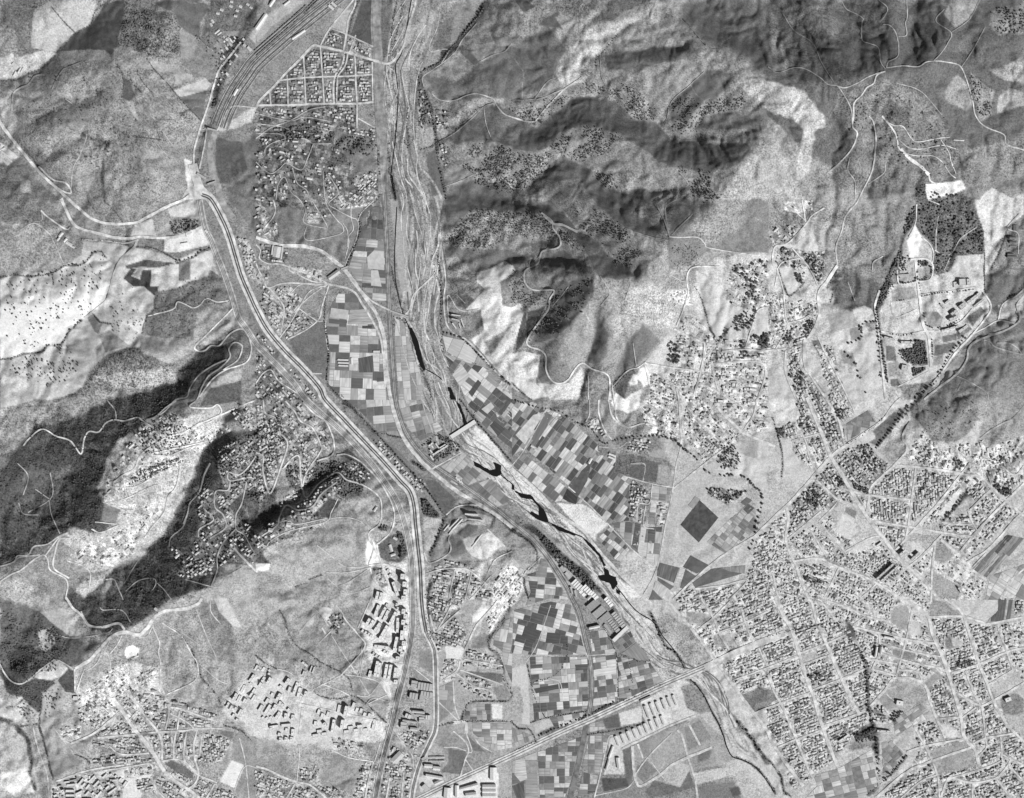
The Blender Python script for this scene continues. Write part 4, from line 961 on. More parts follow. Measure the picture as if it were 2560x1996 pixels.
G 3.4 190: d1 700,850 1000,750 1600,1050 1650,1450 1200,1450 700,1250
W: b2 1300,1090 1330,1090 1380,1200 1420,1370 1445,1440 1430,1460 1400,1420 1350,1270 1320,1160
W: b1 1145,1480 1165,1500 1182,1600 1195,1700 1183,1700 1160,1600
W: b3 1700,0 1740,40 1775,130 1800,210 1770,230 1755,150 1720,60
W: b3 2020,530 2090,560 2085,600 2095,630 2050,655 2000,640 1940,605 1860,560 1850,520 1890,540 1990,600 2040,590
W: c3 0,710 20,730 20,770 0,760
W: c3 20,775 100,800 160,810 210,870 270,930 300,1000 310,1045 260,1035 200,1010 150,970 170,950 230,985 225,910 170,850 80,835
W: c3 310,1040 420,1085 540,1145 535,1158 400,1115
W: c3 590,1160 670,1225 750,1310 800,1410 780,1420 740,1330 650,1240
W: c3 780,1420 820,1450 830,1490 885,1510 900,1570 860,1620 830,1560 760,1540 728,1500 790,1490
W: c3 888,1605 922,1630 915,1660 890,1645
W: b2 1630,1590 1660,1600 1705,1703 1660,1703
G 3 1500: a3 0,600 160,400 300,220 700,130 a2 1060,1660 1510,1560 1680,1300 a3 1400,100 1000,330 880,650 830,770 860,1060 520,1150 0,1380
G 3 700: a3 1740,420 1640,700 1420,1130 1180,1370 960,1460 700,1703 a4 700,130 900,280 1280,150 a3 1800,1590 1700,1300 1850,900
G 2.8 300: a2 1350,780 1620,700 1770,670 1950,850 1640,950 1640,1150 1230,1140
G 2.8 240: a2 800,1450 1080,1260 1400,1380 1250,1590 800,1590
G 3.4 220: c2 380,780 650,700 600,950 400,1130 160,1200 300,900
G 2.6 120: d3 1240,120 1720,0 1800,180 1500,370 1300,250
R motorway_verge 22 .88: a1 1640,1400 1700,1600 a2 1800,0 1900,180 1960,330 2010,500 2060,660 2130,820 b2 0,930 100,1110 250,1290 400,1440 540,1600 b3 590,0 740,160 900,330 1080,520 1230,690 1310,780 1345,900 1360,1060 1380,1250 1400,1450 b4 1410,0 1425,150 1450,290
R motorway_verge 15 .86: b4 1425,150 1450,290 1500,390 1525,480 1532,700 1532,1080 1480,1230 1400,1400 1345,1590 1325,1720
R motorway 2.2 .48 -1.8,1.8: b4 1425,150 1450,290 1500,390 1525,480 1532,700 1532,1080 1480,1230 1400,1400 1345,1590 1325,1720
R motorway 3 .36 -2.6,2.6: a1 1720,1660 a2 1800,0 1900,180 1960,330 2010,500 2060,660 2130,820 b2 0,930 100,1110 250,1290 400,1440 540,1600 b3 590,0 740,160 900,330 1080,520 1230,690 1310,780 1345,900 1360,1060 1380,1250 1400,1450 b4 1410,0 1425,150 1450,290
R road 4.5 .78: a1 1650,1400 1655,1280 1680,1180 1720,1050 1780,880 1830,700 1870,590 1950,490 2050,360
R road 4 .78: a1 1730,1110 1760,1105 1740,1250 1700,1440
R road 4 .82: a1 1730,1120 1790,1105 1850,1110 1900,1010 1980,910 b1 0,920
R motorway_verge 16 .66: a1 1840,1120 1800,1220 1790,1350 1820,1500 1860,1600 a2 1880,0 1980,150
R railway_bed 16 .74: a2 1700,0 1745,230 1800,350 1850,480 1900,600 1980,830 2030,1000 2100,1100 b2 0,1225 60,1290 200,1430 330,1570 b3 410,-20 560,120 700,240 850,390 1000,560 1100,700 1190,840 1240,960 1280,1100 1310,1250 1330,1400 b4 1335,0 1335,250 1305,450 1270,620 1210,860 1160,1080 1100,1300 1040,1580 1015,1720
R railway_track 1.4 .46 -3.4,0,3.4: a2 1700,0 1745,230 1800,350 1850,480 1900,600 1980,830 2030,1000 2100,1100 b2 0,1225 60,1290 200,1430 330,1570 b3 410,-20 560,120 700,240 850,390 1000,560 1100,700 1190,840 1240,960 1280,1100 1310,1250 1330,1400 b4 1335,0 1335,250 1305,450 1270,620 1210,860 1160,1080 1100,1300 1040,1580 1015,1720
R railway_bed 26 .54: b1 1030,-40 1020,200 1035,450 1045,700 1060,1000 1080,1300 1085,1650
R railway_bed 13 .46: b1 1085,1600 b2 1095,0 1110,300 1122,600 1135,900 1145,1100 1165,1400 b3 1190,0 1230,160 1290,300 1400,450 1520,560 1700,680 1900,820 2060,940 2180,1040 c3 100,1120 190,1200 290,1320 370,1440 470,1600 c4 510,0 570,120 620,330 660,500 680,700 670,880 640,1050 600,1250 560,1430 490,1720
R railway_track 1.3 .70 -1.8,1.8: b1 1085,1600 b2 1095,0 1110,300 1122,600 1135,900 1145,1100 1165,1400 b3 1190,0 1230,160 1290,300 1400,450 1520,560 1700,680 1900,820 2060,940 2180,1040 c3 100,1120 190,1200 290,1320 370,1440 470,1600 c4 510,0 570,120 620,330 660,500 680,700 670,880 640,1050
R railway_track 1.3 .68 -9,-6,-3,0,3,6: b1 1030,-40 1020,200 1035,450 1045,700 1060,1000 1080,1300 1090,1650
R railway_track 1.2 .76 -26,-20.5,-16.5,-10,-7,-1,3.5,9,12,18.5: b1 720,-80 450,130 200,340 0,520 a1 2090,640 1990,790 1910,950 1860,1080
R railway_track 1.1 .5 -23,-14,-8.5,-4,1.2,6.5,15: b1 720,-80 450,130 200,340 0,520 a1 2090,640 1990,790 1910,950 1860,1080
R freight_wagons 1.8 .34 24,30,37: b1 700,-50 480,170 300,330 60,540
R road 4.5 .80: b1 850,-10 840,60 790,160 770,290 745,440
R road 4 .80: b1 840,-10 650,220 590,310 550,390
R road 6 .80: b1 0,930 30,860 150,740 270,610 400,480 480,395 550,395 740,440 880,480 1020,520 1120,545 1190,500 1210,450
R road 5 .76: b1 1200,500 1260,380 1300,220 1350,60 1360,-20
R track 3 .76: b1 1110,560 1180,620 1190,720 1205,790 1170,860 1140,960 1160,1050
R street 3.5 .76: b1 405,480 415,660 425,890
R street 3.5 .76: b1 548,400 560,560 570,700 580,880
R street 4.5 .78: b1 755,450 735,560 680,640 660,740 665,880
R street 3.5 .78: b1 785,450 760,560 700,650 690,740 685,880
R street 4 .78: b1 790,440 840,480 850,700 860,880 862,1090
R street 3.5 .76: b1 265,640 270,760 275,910
R street 3.5 .76: b1 115,770 130,910
R street 4 .80: b1 180,690 400,665 600,655 800,650 990,635
R street 5 .80: b1 20,900 300,895 660,885 860,885 1000,870
R street 3.5 .78: b1 990,530 995,860
R street 3 .78: b1 870,1010 1010,1090
R street 3.5 .74: b1 850,300 800,440
R street 3 .74: b1 620,240 760,290 1000,400
R lane 3 .74: b1 590,910 450,940 290,1030 130,1090 0,1180
R lane 2.5 .74: b1 30,975 290,1030 420,1000 650,1040
R lane 2.5 .74: b1 0,1055 220,1080 280,1100 450,1075 650,1115
R lane 2.5 .74: b1 0,1140 180,1140 280,1180 420,1185 490,1225 640,1225
R lane 2.5 .74: b1 490,1225 440,1350 400,1440 350,1440 260,1390 200,1440 130,1480 60,1440 0,1380
R lane 2.5 .74: b1 260,1180 140,1220 80,1270 70,1330 20,1350
R lane 2.5 .74: b1 310,1430 350,1560 430,1620 460,1703 b2 480,40
R lane 2.5 .74: b1 170,1703 190,1570 240,1510 270,1560 300,1640 370,1700 b2 420,90 400,170 440,210 590,240 600,210 480,10
R lane 2.5 .72: b1 570,1460 580,1600 b2 600,40 680,160 740,230 720,290 480,345 410,320 430,230
R lane 2.5 .74: b1 620,1490 700,1640 b2 620,30 680,80 810,150 860,170 870,260 840,380 790,480 750,580
R lane 2.5 .74: b2 1000,10 900,110 870,180
R lane 2.5 .74: b2 810,40 810,150 830,250 790,310 790,380 760,500
R lane 2 .72: b2 740,200 780,270 780,400
R track 3.5 .80: b2 150,0 160,120 60,260
R road 9 .80: b2 0,320 90,350 230,390 400,395 560,440 700,545 770,610 850,720 950,860 1030,980 1080,1130 1100,1250 1120,1500 b3 1150,0 1200,180 1255,320 1370,480 1500,610 1700,770 1900,890 2060,990 2180,1090
R road 5 .80: b2 580,715 700,735 830,780 900,880 980,1010 1050,1150 1080,1300 1105,1600
R road 4 .80: b2 870,760 1000,870 1140,940 1250,980 1310,930 1350,800 1520,630 1500,520 1550,400 1560,290
R track 4 .80: b2 1360,420 1360,600 1380,720 1330,900
R track 4 .76: b2 1190,990 1280,1010 1370,1180 1440,1360 1560,1450 1600,1550 1680,1640
R track 3 .74: b2 1180,990 1240,1200 1280,1370 1340,1540 1400,1660 b3 1440,100 1510,290
R road 3.5 .76: b2 1570,300 1590,500 1615,680 1600,850 1620,1050 1700,1150 1790,1190 1900,1300 2010,1430 2180,1600
R track 3 .78: b2 1640,1050 1630,820 1660,840 1710,920 1780,950 1900,930
R lane 4 .80: b2 580,740 590,700 250,560 110,545 30,500 40,430 0,380
R lane 4 .80: b2 600,710 470,690 370,640 280,560
R lane 3.5 .80: b2 590,720 250,710 110,750 70,700 0,540
R lane 3.5 .78: b2 110,750 200,850 240,940 210,1150
R lane 3 .78: b2 590,730 460,780 380,900 280,1070 200,1180
R lane 3 .78: b2 560,750 430,850 330,960
R lane 2.5 .78: b2 590,740 390,720 290,800
R lane 3.5 .80: b2 620,730 560,920 540,1010 440,1100 270,1190
R lane 2.5 .78: b2 370,930 520,1030 580,1030
R lane 3 .78: b2 590,1030 600,1200 620,1300
R track 3 .78: b2 0,1560 60,1480 130,1450 190,1540 310,1620 430,1703
R track 4 .80: b2 480,1480 560,1480
R track 2.5 .66: a1 1270,480 1400,600 1490,650 1480,740
R track 2.5 .70: a1 540,590 480,680 440,770
R track 2.5 .66: a1 540,590 690,530
R track 2.5 .74: a1 740,1140 730,1200 680,1320 620,1440 610,1560 600,1640
R track 2 .66: a1 550,840 640,910 700,1030
R track 2 .66: a1 1300,1000 1420,1170 1500,1280
R track 2 .68: a1 1310,1190 1400,1300 1530,1400
R road 4 .72: a1 380,640 300,650 240,720 120,790 100,950
R road 7 .78: a1 -30,1000 60,1130 220,1330 350,1480 500,1620 a2 590,0 680,80 800,170 950,205 1150,195 1250,150 1400,70 1560,0 a1 1620,1660
R road 4 .80: a1 450,1580 560,1640 610,1640 560,1560 450,1530 330,1420
R road 7 .80: a2 520,-10 570,100 620,200 700,250 850,290 970,320 1100,330 1200,315 1390,325 1560,300 1720,230
R road 3.5 .78: a2 600,230 560,250 400,140 350,90
R road 4 .74: a2 700,340 900,350 1060,370 1180,340
R road 6 .76: a2 1170,340 1140,410 1040,500 980,610 940,750 910,850 820,930 720,1010
R road 5 .84: a2 1700,0 1710,120 1740,230 1790,320 1850,500
R track 2.5 .74: a2 170,260 290,200 400,270 450,340 540,540
R track 2 .66: a2 280,190 360,170 350,90
R track 3 .80: a2 1260,990 1340,970 1480,930 1510,870 1580,890 1640,920 1700,900 1760,840 1850,870 1950,860
R road 3.5 .84: a2 1980,930 1780,1130 1660,1250 1700,1290 1750,1280 1800,1240 1870,1240 1960,1140 2060,1100 2120,1170 2140,1290 2090,1390 1920,1450 1800,1540 1700,1680
R road 3 .80: a2 2060,1290 2060,1240 2000,1215 1950,1270 1960,1340 1880,1430 1780,1500 1720,1600 1680,1700 a3 1620,60 1790,70 1850,40 1880,70 1880,120 1790,190 1660,220
R road 3 .80: a2 2060,1290 2020,1370 1900,1450
R road 3 .78: a2 1930,1360 1800,1420 1690,1500 1620,1600 1590,1680 1500,1703 a3 1400,100 1300,170 1250,190
R road 3.5 .82: a3 0,1550 90,1490 180,1450 280,1370 370,1320 410,1370 430,1450 570,1540 560,1700
R road 3.5 .80: a3 1700,200 1560,280 1440,310 1300,390 1190,480 1150,580 1050,640 970,700
R road 4 .84: a3 1700,200 1760,180 2180,0
R road 3.5 .80: a3 200,390 250,330 360,250 480,310 600,350 690,460 720,330 760,270 840,275 900,200 970,170 1060,180 1170,150 1220,180 1380,290
R road 3 .78: a3 1240,180 1330,140 1410,70 1500,10
R track 2.5 .70: a3 910,0 980,90 990,170
R road 3.5 .80: a3 0,1420 120,1380 150,1330 240,1320 290,1250 400,1230 510,1160 590,1130
R road 3 .78: a3 130,1370 180,1340 340,1320
R road 3.5 .80: a3 390,1320 500,1180 600,1130
R road 4 .80: a3 600,1180 510,1190 470,1300 460,1430 590,1520
R road 3.5 .82: a3 780,1100 860,1130 1010,1070
R track 2.5 .80: a3 810,1040 990,1060
R track 2.5 .78: a3 880,870 1040,930 1140,940
R track 2.5 .80: a3 930,880 1100,830 1240,760 1360,720 1380,770
R track 2.5 .80: a3 960,740 1150,740 1330,640 1470,570 1520,620
R road 3 .80: a3 1540,560 1500,740 1430,830 1400,960 1300,1080 1230,1180
R road 3 .84: a3 1470,480 1300,460 1750,360
R road 3 .82: a3 1740,370 1580,420 1470,470
R track 2.5 .74: a3 430,620 440,830 240,960
R track 2.5 .72: a3 420,860 440,980 510,1140
R track 2.5 .70: a3 150,540 240,650 200,810
R road 3.5 .76: a3 1790,540 1740,640 1700,780 1620,880 1600,960 1560,1060
R road 3 .76: a3 2180,480 2100,590 2030,640 1950,620 1960,690 2140,660 2180,740
R road 3 .74: a3 1960,690 1940,770 1840,780 1830,910 1900,980 1920,1090 1790,1180
R road 3 .76: a3 1730,920 1820,1020 1700,1100 1690,1170
R road 3 .74: a3 2010,1100 1900,1220 1850,1340 1850,1450 1800,1590
R road 2.5 .74: a3 2100,700 2060,880 2010,980 2010,1100 2080,1150 2150,1280
R road 2.5 .74: a3 1600,960 1560,1080 1460,1170 1440,1250
R road 5 .82: a3 1990,1260 2100,1380 2180,1460
R track 2.5 .74: a3 1580,1530 1800,1590 1860,1590 1940,1500 2060,1430
R track 2.5 .76: a3 900,1530 970,1530 1010,1610 1050,1703
R track 2.5 .72: a3 1070,1630 1180,1540 1300,1520 1330,1560 1300,1620
R track 3 .80: a3 570,1370 720,1420 770,1490 760,1600
R road 3.5 .82: b3 60,0 80,110 170,160 210,280 270,380 210,580 130,790 90,740 60,600 60,480 0,450
R road 3.5 .82: b3 250,10 330,100 380,180 480,240 550,380 550,440 430,620 400,740 410,800
R road 3.5 .82: b3 230,590 320,490 370,490 380,650 410,810 450,820 540,710 690,620 770,680 920,730 1050,830 1070,950 1050,1060 960,1150 1040,1330
R road 3.5 .82: b3 690,700 560,800 480,910 360,940 260,900 200,1000 180,1070 50,1160
R road 3.5 .84: b3 690,470 770,465 880,520 950,580 1050,690 1110,790 1160,890 1180,1000 1150,1120 1050,1220 1030,1240 1070,1400 1130,1520
R road 4 .84: b3 400,20 500,120 590,180 640,280 665,370 650,470 520,520
R track 2.5 .76: b3 600,1010 350,1060 250,1030 130,1080
R track 2.5 .74: b3 700,840 640,960 590,1040 280,1120 130,1200 90,1250
R track 2.5 .76: b3 960,1150 1000,1260 960,1400
R track 2.5 .72: b3 970,1430 780,1470 600,1470
R track 2 .70: b3 600,1520 760,1640 870,1700
R track 4 .82: b3 960,1410 1100,1400 1270,1460
R track 3.5 .82: b3 970,1430 1020,1560 1180,1703
R road 4.5 .82: b3 1110,1420 1180,1590 1230,1703
R canal_towpath 3 .76: b3 1620,980 1700,915 1800,895 1900,900
R lane 4 .80: b3 1500,590 1640,510 1750,450
R track 3 .78: b3 1690,10 1760,160
R lane 3.5 .80: b3 1430,1300 1480,1390 1640,1310 1660,1240 1640,1190 1700,1090 1840,1030 1960,1070
R lane 4 .82: b3 1450,1480 1600,1440 1780,1440 1880,1500 2000,1600
R lane 3 .80: b3 1690,1450 1640,1703
R lane 3 .80: b3 1840,1460 1780,1703
R lane 3 .80: b3 2000,1500 1880,1640 1820,1703
R track 3 .82: b3 2180,1290 2040,1360 1970,1480
R track 3.5 .82: b3 1970,1100 2120,1250
R road 4.5 .82: b4 1780,440 1830,330 1880,230 1960,140 2060,20
R road 4 .80: b4 1740,100 1660,170 1560,260 1520,280 1480,140
R road 3.5 .80: b4 1660,70 1600,180 1550,260
R street 4.5 .82: b4 1740,530 1710,620 1590,700
R street 3.5 .82: b4 1770,520 2100,575
R street 3.5 .82: b4 1740,610 2110,740
R street 3.5 .80: b4 1700,640 1760,680 1860,750 1980,780
R track 3.5 .80: b4 1680,700 1690,900 1730,1030
R track 3 .80: b4 1540,870 1720,1040
R road 8 .82: b4 1680,1060 1780,1060 1790,1150
R track 4 .82: b4 1680,1130 1780,1220 1810,1300 1780,1380 1740,1520
R track 3.5 .80: b4 1790,1150 1840,1300 1800,1310
R track 3.5 .82: b4 1830,1130 1900,1240 2010,1310
R track 3 .80: b4 1780,1370 1860,1480
R track 3 .80: b4 1600,1270 1700,1270 1790,1300
R track 3.5 .82: b4 730,650 850,520 930,400 870,310 760,180 740,130 680,60
R track 3 .78: b4 480,780 620,710 740,650
R track 3 .78: b4 760,650 900,670 1050,720 1140,850
R track 2.5 .76: b4 640,310 740,470 870,660
R track 2.5 .76: b4 540,380 640,280
R track 2.5 .76: b4 860,830 960,830 1050,730
R track 2.5 .76: b4 880,680 970,830
R track 2.5 .78: b4 930,910 1120,820
R track 2.5 .76: b4 500,800 560,930
R track 3 .82: b4 870,250 980,0
R track 6 .84: b4 400,930 370,1160
R track 6 .84: b4 370,900 640,960 1000,1040
R track 3 .80: b4 640,1290 800,1360 990,1390 1000,1420
R track 3 .80: b4 360,1250 370,1330 360,1440 350,1560
R street 5 .82: b4 0,1430 100,1460 220,1520 350,1565 460,1590 600,1703
R street 4 .82: b4 1000,1400 960,1540 930,1703
R street 4 .82: b4 340,1570 260,1703
R street 4 .82: b4 1260,1480 1240,1703
R street 4 .82: b4 1140,1530 1110,1703
R track 3 .82: b4 1250,620 1290,580 1190,550
R lane 3.5 .82: b4 1170,1110 1240,1220 1330,1340 1340,1440 1370,1460
R track 3 .78: b4 1340,590 1500,720
R track 2.5 .78: b4 1370,600 1510,670
R track 2.5 .76: b4 1060,1230 1010,1390
R avenue 16 .80: b4 1330,1740 1700,1560 2180,1340 c4 400,1150 660,1035 1000,875 1300,735 1640,590 1900,465 2180,350 d4 150,295
R avenue_lane 1.2 .48 -3,3: b4 1330,1740 1700,1560 2180,1340 c4 400,1150 660,1035 1000,875 1300,735 1640,590
R track 6 .82: a4 560,-10 620,80 690,140 760,230 880,245 1010,215 1060,270
R track 8 .80: a4 640,600 760,530 860,420 960,320 1060,290 1180,310 1250,260 1310,170 1400,110 1560,90 1680,50 1720,0
R track 4 .82: a4 0,560 40,640 100,710 180,730 250,690 330,620 440,540 490,525 620,600
R track 5 .80: a4 635,600 640,800
R track 3 .78: a4 720,600 690,680 650,800
R track 2.5 .78: a4 870,430 930,500 940,600
R track 2.5 .78: a4 1040,320 990,410 930,480
R track 3 .80: a4 1300,240 1360,380 1350,460 1370,560 1360,700 1400,820
R track 3 .80: a4 1380,210 1540,320 1630,470 1680,560 1660,700 1420,820
R track 2.5 .76: a4 1790,20 1800,120 1880,220
R track 2.5 .74: a4 1670,90 1750,300 1850,520
R track 2.5 .80: a4 1700,560 1850,690 1940,730
R track 2.5 .74: a4 850,50 870,100 1000,95 1060,120 1110,200
R track 2.5 .74: a4 690,110 740,210
R street 9 .84: a4 960,850 1040,960 1130,1090 1200,1180 1300,1310 1350,1390 1400,1480
R street 5 .82: a4 1090,780 1150,880 1240,1010 1340,1130 1380,1230 1380,1380
R street 5 .82: a4 830,790 960,860
R street 5 .82: a4 600,1240 800,1150 1020,970
R street 5 .82: a4 830,1190 1040,1170 1200,1155 1350,1140 1560,1130 1700,1110 1900,1110
R street 4 .82: a4 930,1260 1040,1330 1270,1320
R street 4 .82: a4 1430,900 1440,970 1410,1120
R street 4 .82: a4 1450,930 1540,940 1700,1000 1850,1050
R street 3.5 .82: a4 1450,980 1600,1060 1670,1130
R street 3.5 .80: a4 1530,960 1510,1120
R street 3.5 .80: a4 1800,1040 1795,1150
R street 4.5 .82: a4 1500,1140 1480,1250 1480,1370
R street 4.5 .82: a4 1590,1140 1570,1270 1570,1380 1640,1450 1690,1490
R street 4.5 .82: a4 1680,1120 1650,1260 1660,1370 1690,1490 1660,1580 1560,1650
R street 3.5 .80: a4 1720,1170 1700,1340
R street 4 .82: a4 1380,1390 1500,1370 1600,1410 1680,1500 1850,1570
R street 8 .84: a4 1400,1480 1500,1560 1620,1640 1700,1703
R street 4 .82: a4 880,1470 1320,1400
R street 4 .82: a4 1290,1520 1330,1620 1400,1703
R street 4 .82: a4 1830,1580 1760,1703
R street 4 .80: a4 1170,960 1100,1040
R track 5 .84: a4 480,1560 700,1480 900,1440 1060,1420
R track 2.5 .80: a4 2040,1190 2090,1400 2120,1703
R track 2.5 .80: a4 2180,1440 2080,1440 1990,1650
R track 3 .76: a4 450,1090 540,1210 620,1310
R track 3 .78: a4 280,1100 330,1300 400,1500 420,1703
R river_channel 2.4 .26: c4 1515,690 1570,740 1640,840 1700,960 1760,1070 1800,1170 1830,1270 1880,1350 1980,1385 2080,1445 2180,1570 d4 50,1650
R river_channel 2 .26: b1 1330,-30 1250,420 1190,560 1210,800 1190,1150 1150,1480
R river_channel 2 .26: b2 1200,60 1180,500 1200,760 1250,960 1310,1100
R river_channel 2 .26: b2 1440,1440 1560,1510 1630,1590
R river_channel 2.2 .24: b3 2085,640 2180,720 c3 20,770
R river_channel 2.2 .24: c3 300,1040 600,1170
R river_channel 2.2 .26: c3 890,1590 c4 1050,100 1200,200 1290,330 1400,470 1470,600
R track 2.5 .80: b4 480,780 380,740 300,640 180,600
R track 2 .76: b4 500,800 640,870 760,850
R track 2 .76: b3 610,1520 700,1600 740,1650 860,1640 980,1590
R track 2 .76: b3 700,1590 810,1540 960,1440
R track 2 .76: b3 640,1010 760,1000 880,1030 960,1100
R track 2 .76: b3 520,1240 640,1330 760,1420 950,1420
R track 2 .76: b4 490,80 560,150 620,240
R track 2 .76: b4 370,290 440,200 510,140
R track 2 .74: b4 930,910 1000,850 1130,880
R track 2 .76: b4 900,420 880,640
R track 2 .76: b4 930,420 900,560 890,660
R track 2.5 .78: b4 560,730 700,780 800,830
R track 2 .76: a4 1300,240 1240,330 1080,300
R track 2 .76: a4 1420,220 1560,300 1700,400
R track 2 .76: a4 880,430 820,560 700,640
R track 2 .76: a4 950,330 900,440
R track 2 .78: a4 460,300 620,340 900,300 960,260
R track 2 .76: b1 1940,920 1960,1060 2000,1170
R track 2 .74: b2 1700,800 1780,880
R track 2 .70: c2 750,650 830,790 760,900
R track 2 .70: c2 1010,720 960,860
R track 2 .72: c2 480,740 420,820 350,900
R track 2.5 .74: a3 1340,1560 1400,1620 1460,1700
R track 2.5 .72: a3 1180,1360 1060,1560
R track 2 .72: a3 330,980 200,970 160,880
R track 2.5 .76: a3 300,760 430,850
R track 2.5 .70: c1 0,860 200,845 210,820 300,700 370,665
R track 2.5 .70: c1 210,850 300,820 440,760
R road 4 .76: c1 0,1000 140,1040 200,1030 260,960 330,880 450,760 600,660
R track 3 .72: b1 1500,800 1560,850 1680,860 1850,800 2010,840 2050,900 2110,970 2180,1000
R track 3 .66: b1 2030,880 1940,910 1850,1000 1700,1130 1560,1210
R track 3 .72: b1 1610,1590 1750,1540 1920,1460 2020,1470 2150,1560 c1 0,1600 100,1610 120,1580
R track 2 .66: c1 1310,1070 1360,870 1500,740 1640,610
R track 2 .66: c1 750,480 760,640 800,740
R track 2 .66: c1 1650,390 1540,260 1430,160
R track 2 .70: c1 1400,1700 1430,1620 1500,1570 1400,1440
R track 2.5 .70: b1 1900,530 2020,470 2120,440 c1 0,370
R track 2.5 .72: b1 1560,140 1540,250 1480,380 1490,440 1610,420 1640,440 1580,540
R track 2.5 .72: b1 1430,740 1420,660 1500,600 1600,530 1700,440 1760,340 1880,200
R road 3.8 .86: c2 250,110 340,180 350,240 400,310 415,380 370,418 270,435 240,480 220,545 130,590 102,650 125,730 190,768 290,770 360,775 320,850 312,930 240,1030 160,1140 125,1210 150,1250 240,1280 290,1340 290,1450 340,1540 410,1565 480,1530 540,1440 600,1390 680,1440 800,1480 835,1550 825,1703
R track 6 .86: c2 270,130 350,200 430,215 560,272
R road 3 .78: c2 850,1560 870,1703 c3 890,150 940,210 1000,235 1130,200 1240,230
R road 4 .82: c2 830,1540 840,1703
R road 3.5 .80: c3 740,0 740,120 790,260 850,340
R road 4 .82: c3 820,0 850,130 920,210 1000,240
R track 2.5 .76: c2 650,1700 650,1500
R track 3 .76: c3 660,0 660,120 630,190
R track 2.5 .80: c2 850,1600 980,1460 1070,1430 1140,1380
R track 2.5 .76: c2 1030,1220 1060,1420
R track 2.5 .74: c2 1280,0 1240,50 1300,180 1340,310
R track 2 .70: c2 1400,0 1320,50 1310,120 1340,310
R track 3 .76: c2 1340,315 1430,320 1580,320 1640,370 1680,410 1990,460 2180,470
R track 2 .66: c2 1540,120 1450,210 1360,300
R track 2 .66: c2 1310,340 1160,310 1020,260 900,210 780,100
R track 2.5 .74: c2 1350,640 1440,690 1490,700
R track 3.5 .80: c2 1770,570 1560,570 1500,620 1490,700 1500,790 1460,930 1400,1080
R street 4 .82: c2 1380,1100 1590,1200 1640,1240 1610,1450 1550,1660
R street 3.5 .82: c2 1130,1390 1370,1430 1600,1460
R track 3 .80: c2 1130,1400 1180,1600
R street 3.5 .82: c2 2180,910 2090,950 2040,1100 1990,1260
R street 3.5 .82: c2 1790,1290 1990,1275 2180,1290
R street 3.5 .82: c2 1720,1390 2140,1400 2090,1703 c3 2080,0 2060,120 1970,260
R street 3 .82: c2 1600,1560 1760,1640 1850,1703
R street 3 .82: c2 1700,1430 1760,1640
R street 4 .82: c3 1100,1700 1210,1500 1260,1330 1310,1060 1345,900 1370,760 1400,560 1440,380 1430,150 1420,0 c2 1400,1600
R street 4 .82: c3 1370,760 1570,600 1720,480 1840,400
R street 3.5 .82: c3 1490,60 1650,250 1830,410
R street 6 .82: c3 1740,60 1900,220 1990,290 2180,370 d3 60,400
R street 3.5 .82: c3 1850,0 2040,90
R street 7 .84: c3 -10,580 200,760 400,970 600,1110 720,1260 880,1440 1000,1560 1130,1690 c4 1200,50
R track 3 .78: c3 480,740 660,900 820,1060 1020,1270 1210,1430
R track 2.5 .76: c3 280,110 190,280 80,460 0,560
R track 2.5 .76: c3 400,140 340,170 230,340
R track 2.5 .74: c3 740,400 900,410 980,360
R track 2 .76: c3 1010,545 1130,550 1115,690
R track 2.5 .78: c3 990,660 1190,715 1370,745
R track 3 .80: c3 1195,720 1170,880 1080,890 1060,1040
R track 3 .80: c3 1140,900 1120,1070 1210,1100
R street 5 .82: c3 1370,1700 1560,1520 1700,1400 1850,1290 2050,1170
R street 4 .82: c3 1560,1610 1800,1580 2000,1540 1850,1703
R track 2.5 .76: c3 1600,850 1760,1000
R track 2.5 .78: c3 1490,1440 1570,1490
R track 3 .78: c3 250,1340 120,1460 110,1500
R road 3 .78: c4 700,1703 760,1470 820,1200 860,1170
R street 5 .82: c4 930,1285 1150,1180 1345,1085 1560,1000
R street 5 .82: c4 1410,1120 1450,1180 1490,1330 1530,1450 1560,1550 1580,1703
R street 3.5 .80: c4 1050,1500 1160,1350 1360,1150
R street 7 .82: c4 1025,1260 1040,1480 1060,1570 1100,1600 1250,1510 1400,1400 1700,1270
R street 5 .82: c4 1070,1240 1115,1360
R street 5 .82: c4 1500,1060 1600,1250
R track 2.5 .78: c4 1160,1360 1250,1480 1310,1560
R track 3 .76: c4 1040,1550 990,1610 900,1640 710,1680
R street 7 .82: c4 1290,-20 1400,110 1560,300 1740,540 1880,740 2060,980 2180,1140 d4 20,1200 100,1330 200,1470 300,1600
R street 5 .82: c4 1610,0 1720,180 1770,310 1850,440
R street 4 .82: c4 1580,270 1720,160 1880,0
R street 3.5 .82: c4 1740,300 1970,210 2180,110
R street 3.5 .82: c4 1950,90 2030,330 2080,400
R street 3.5 .82: c4 1880,700 2180,590 d4 250,490
R street 3.5 .82: c4 2060,980 2180,930 d4 120,890
R street 3.5 .82: c4 2100,420 2170,580
R track 2 .76: c4 500,40 560,200 610,400 650,520
R track 2 .76: c4 640,490 870,470
R track 2 .76: c4 890,500 905,880
R track 2 .72: c4 1180,540 1290,720
R track 2 .76: c4 120,540 210,400 330,60
R track 2.5 .78: c4 180,720 390,700 440,860
R track 2.5 .70: d1 0,570 80,620 220,580 320,590 440,660 510,720 590,730
R track 3 .74: d1 590,735 660,750 760,710 850,660 950,620 1000,612
R track 4 .80: d1 1000,610 930,640 900,710 840,750 800,810 735,880 730,980 720,1080 760,1140 720,1260 640,1360
R track 5 .68: d1 640,1360 580,1420 500,1480
R track 3 .74: d1 600,740 670,850 710,940 720,1080
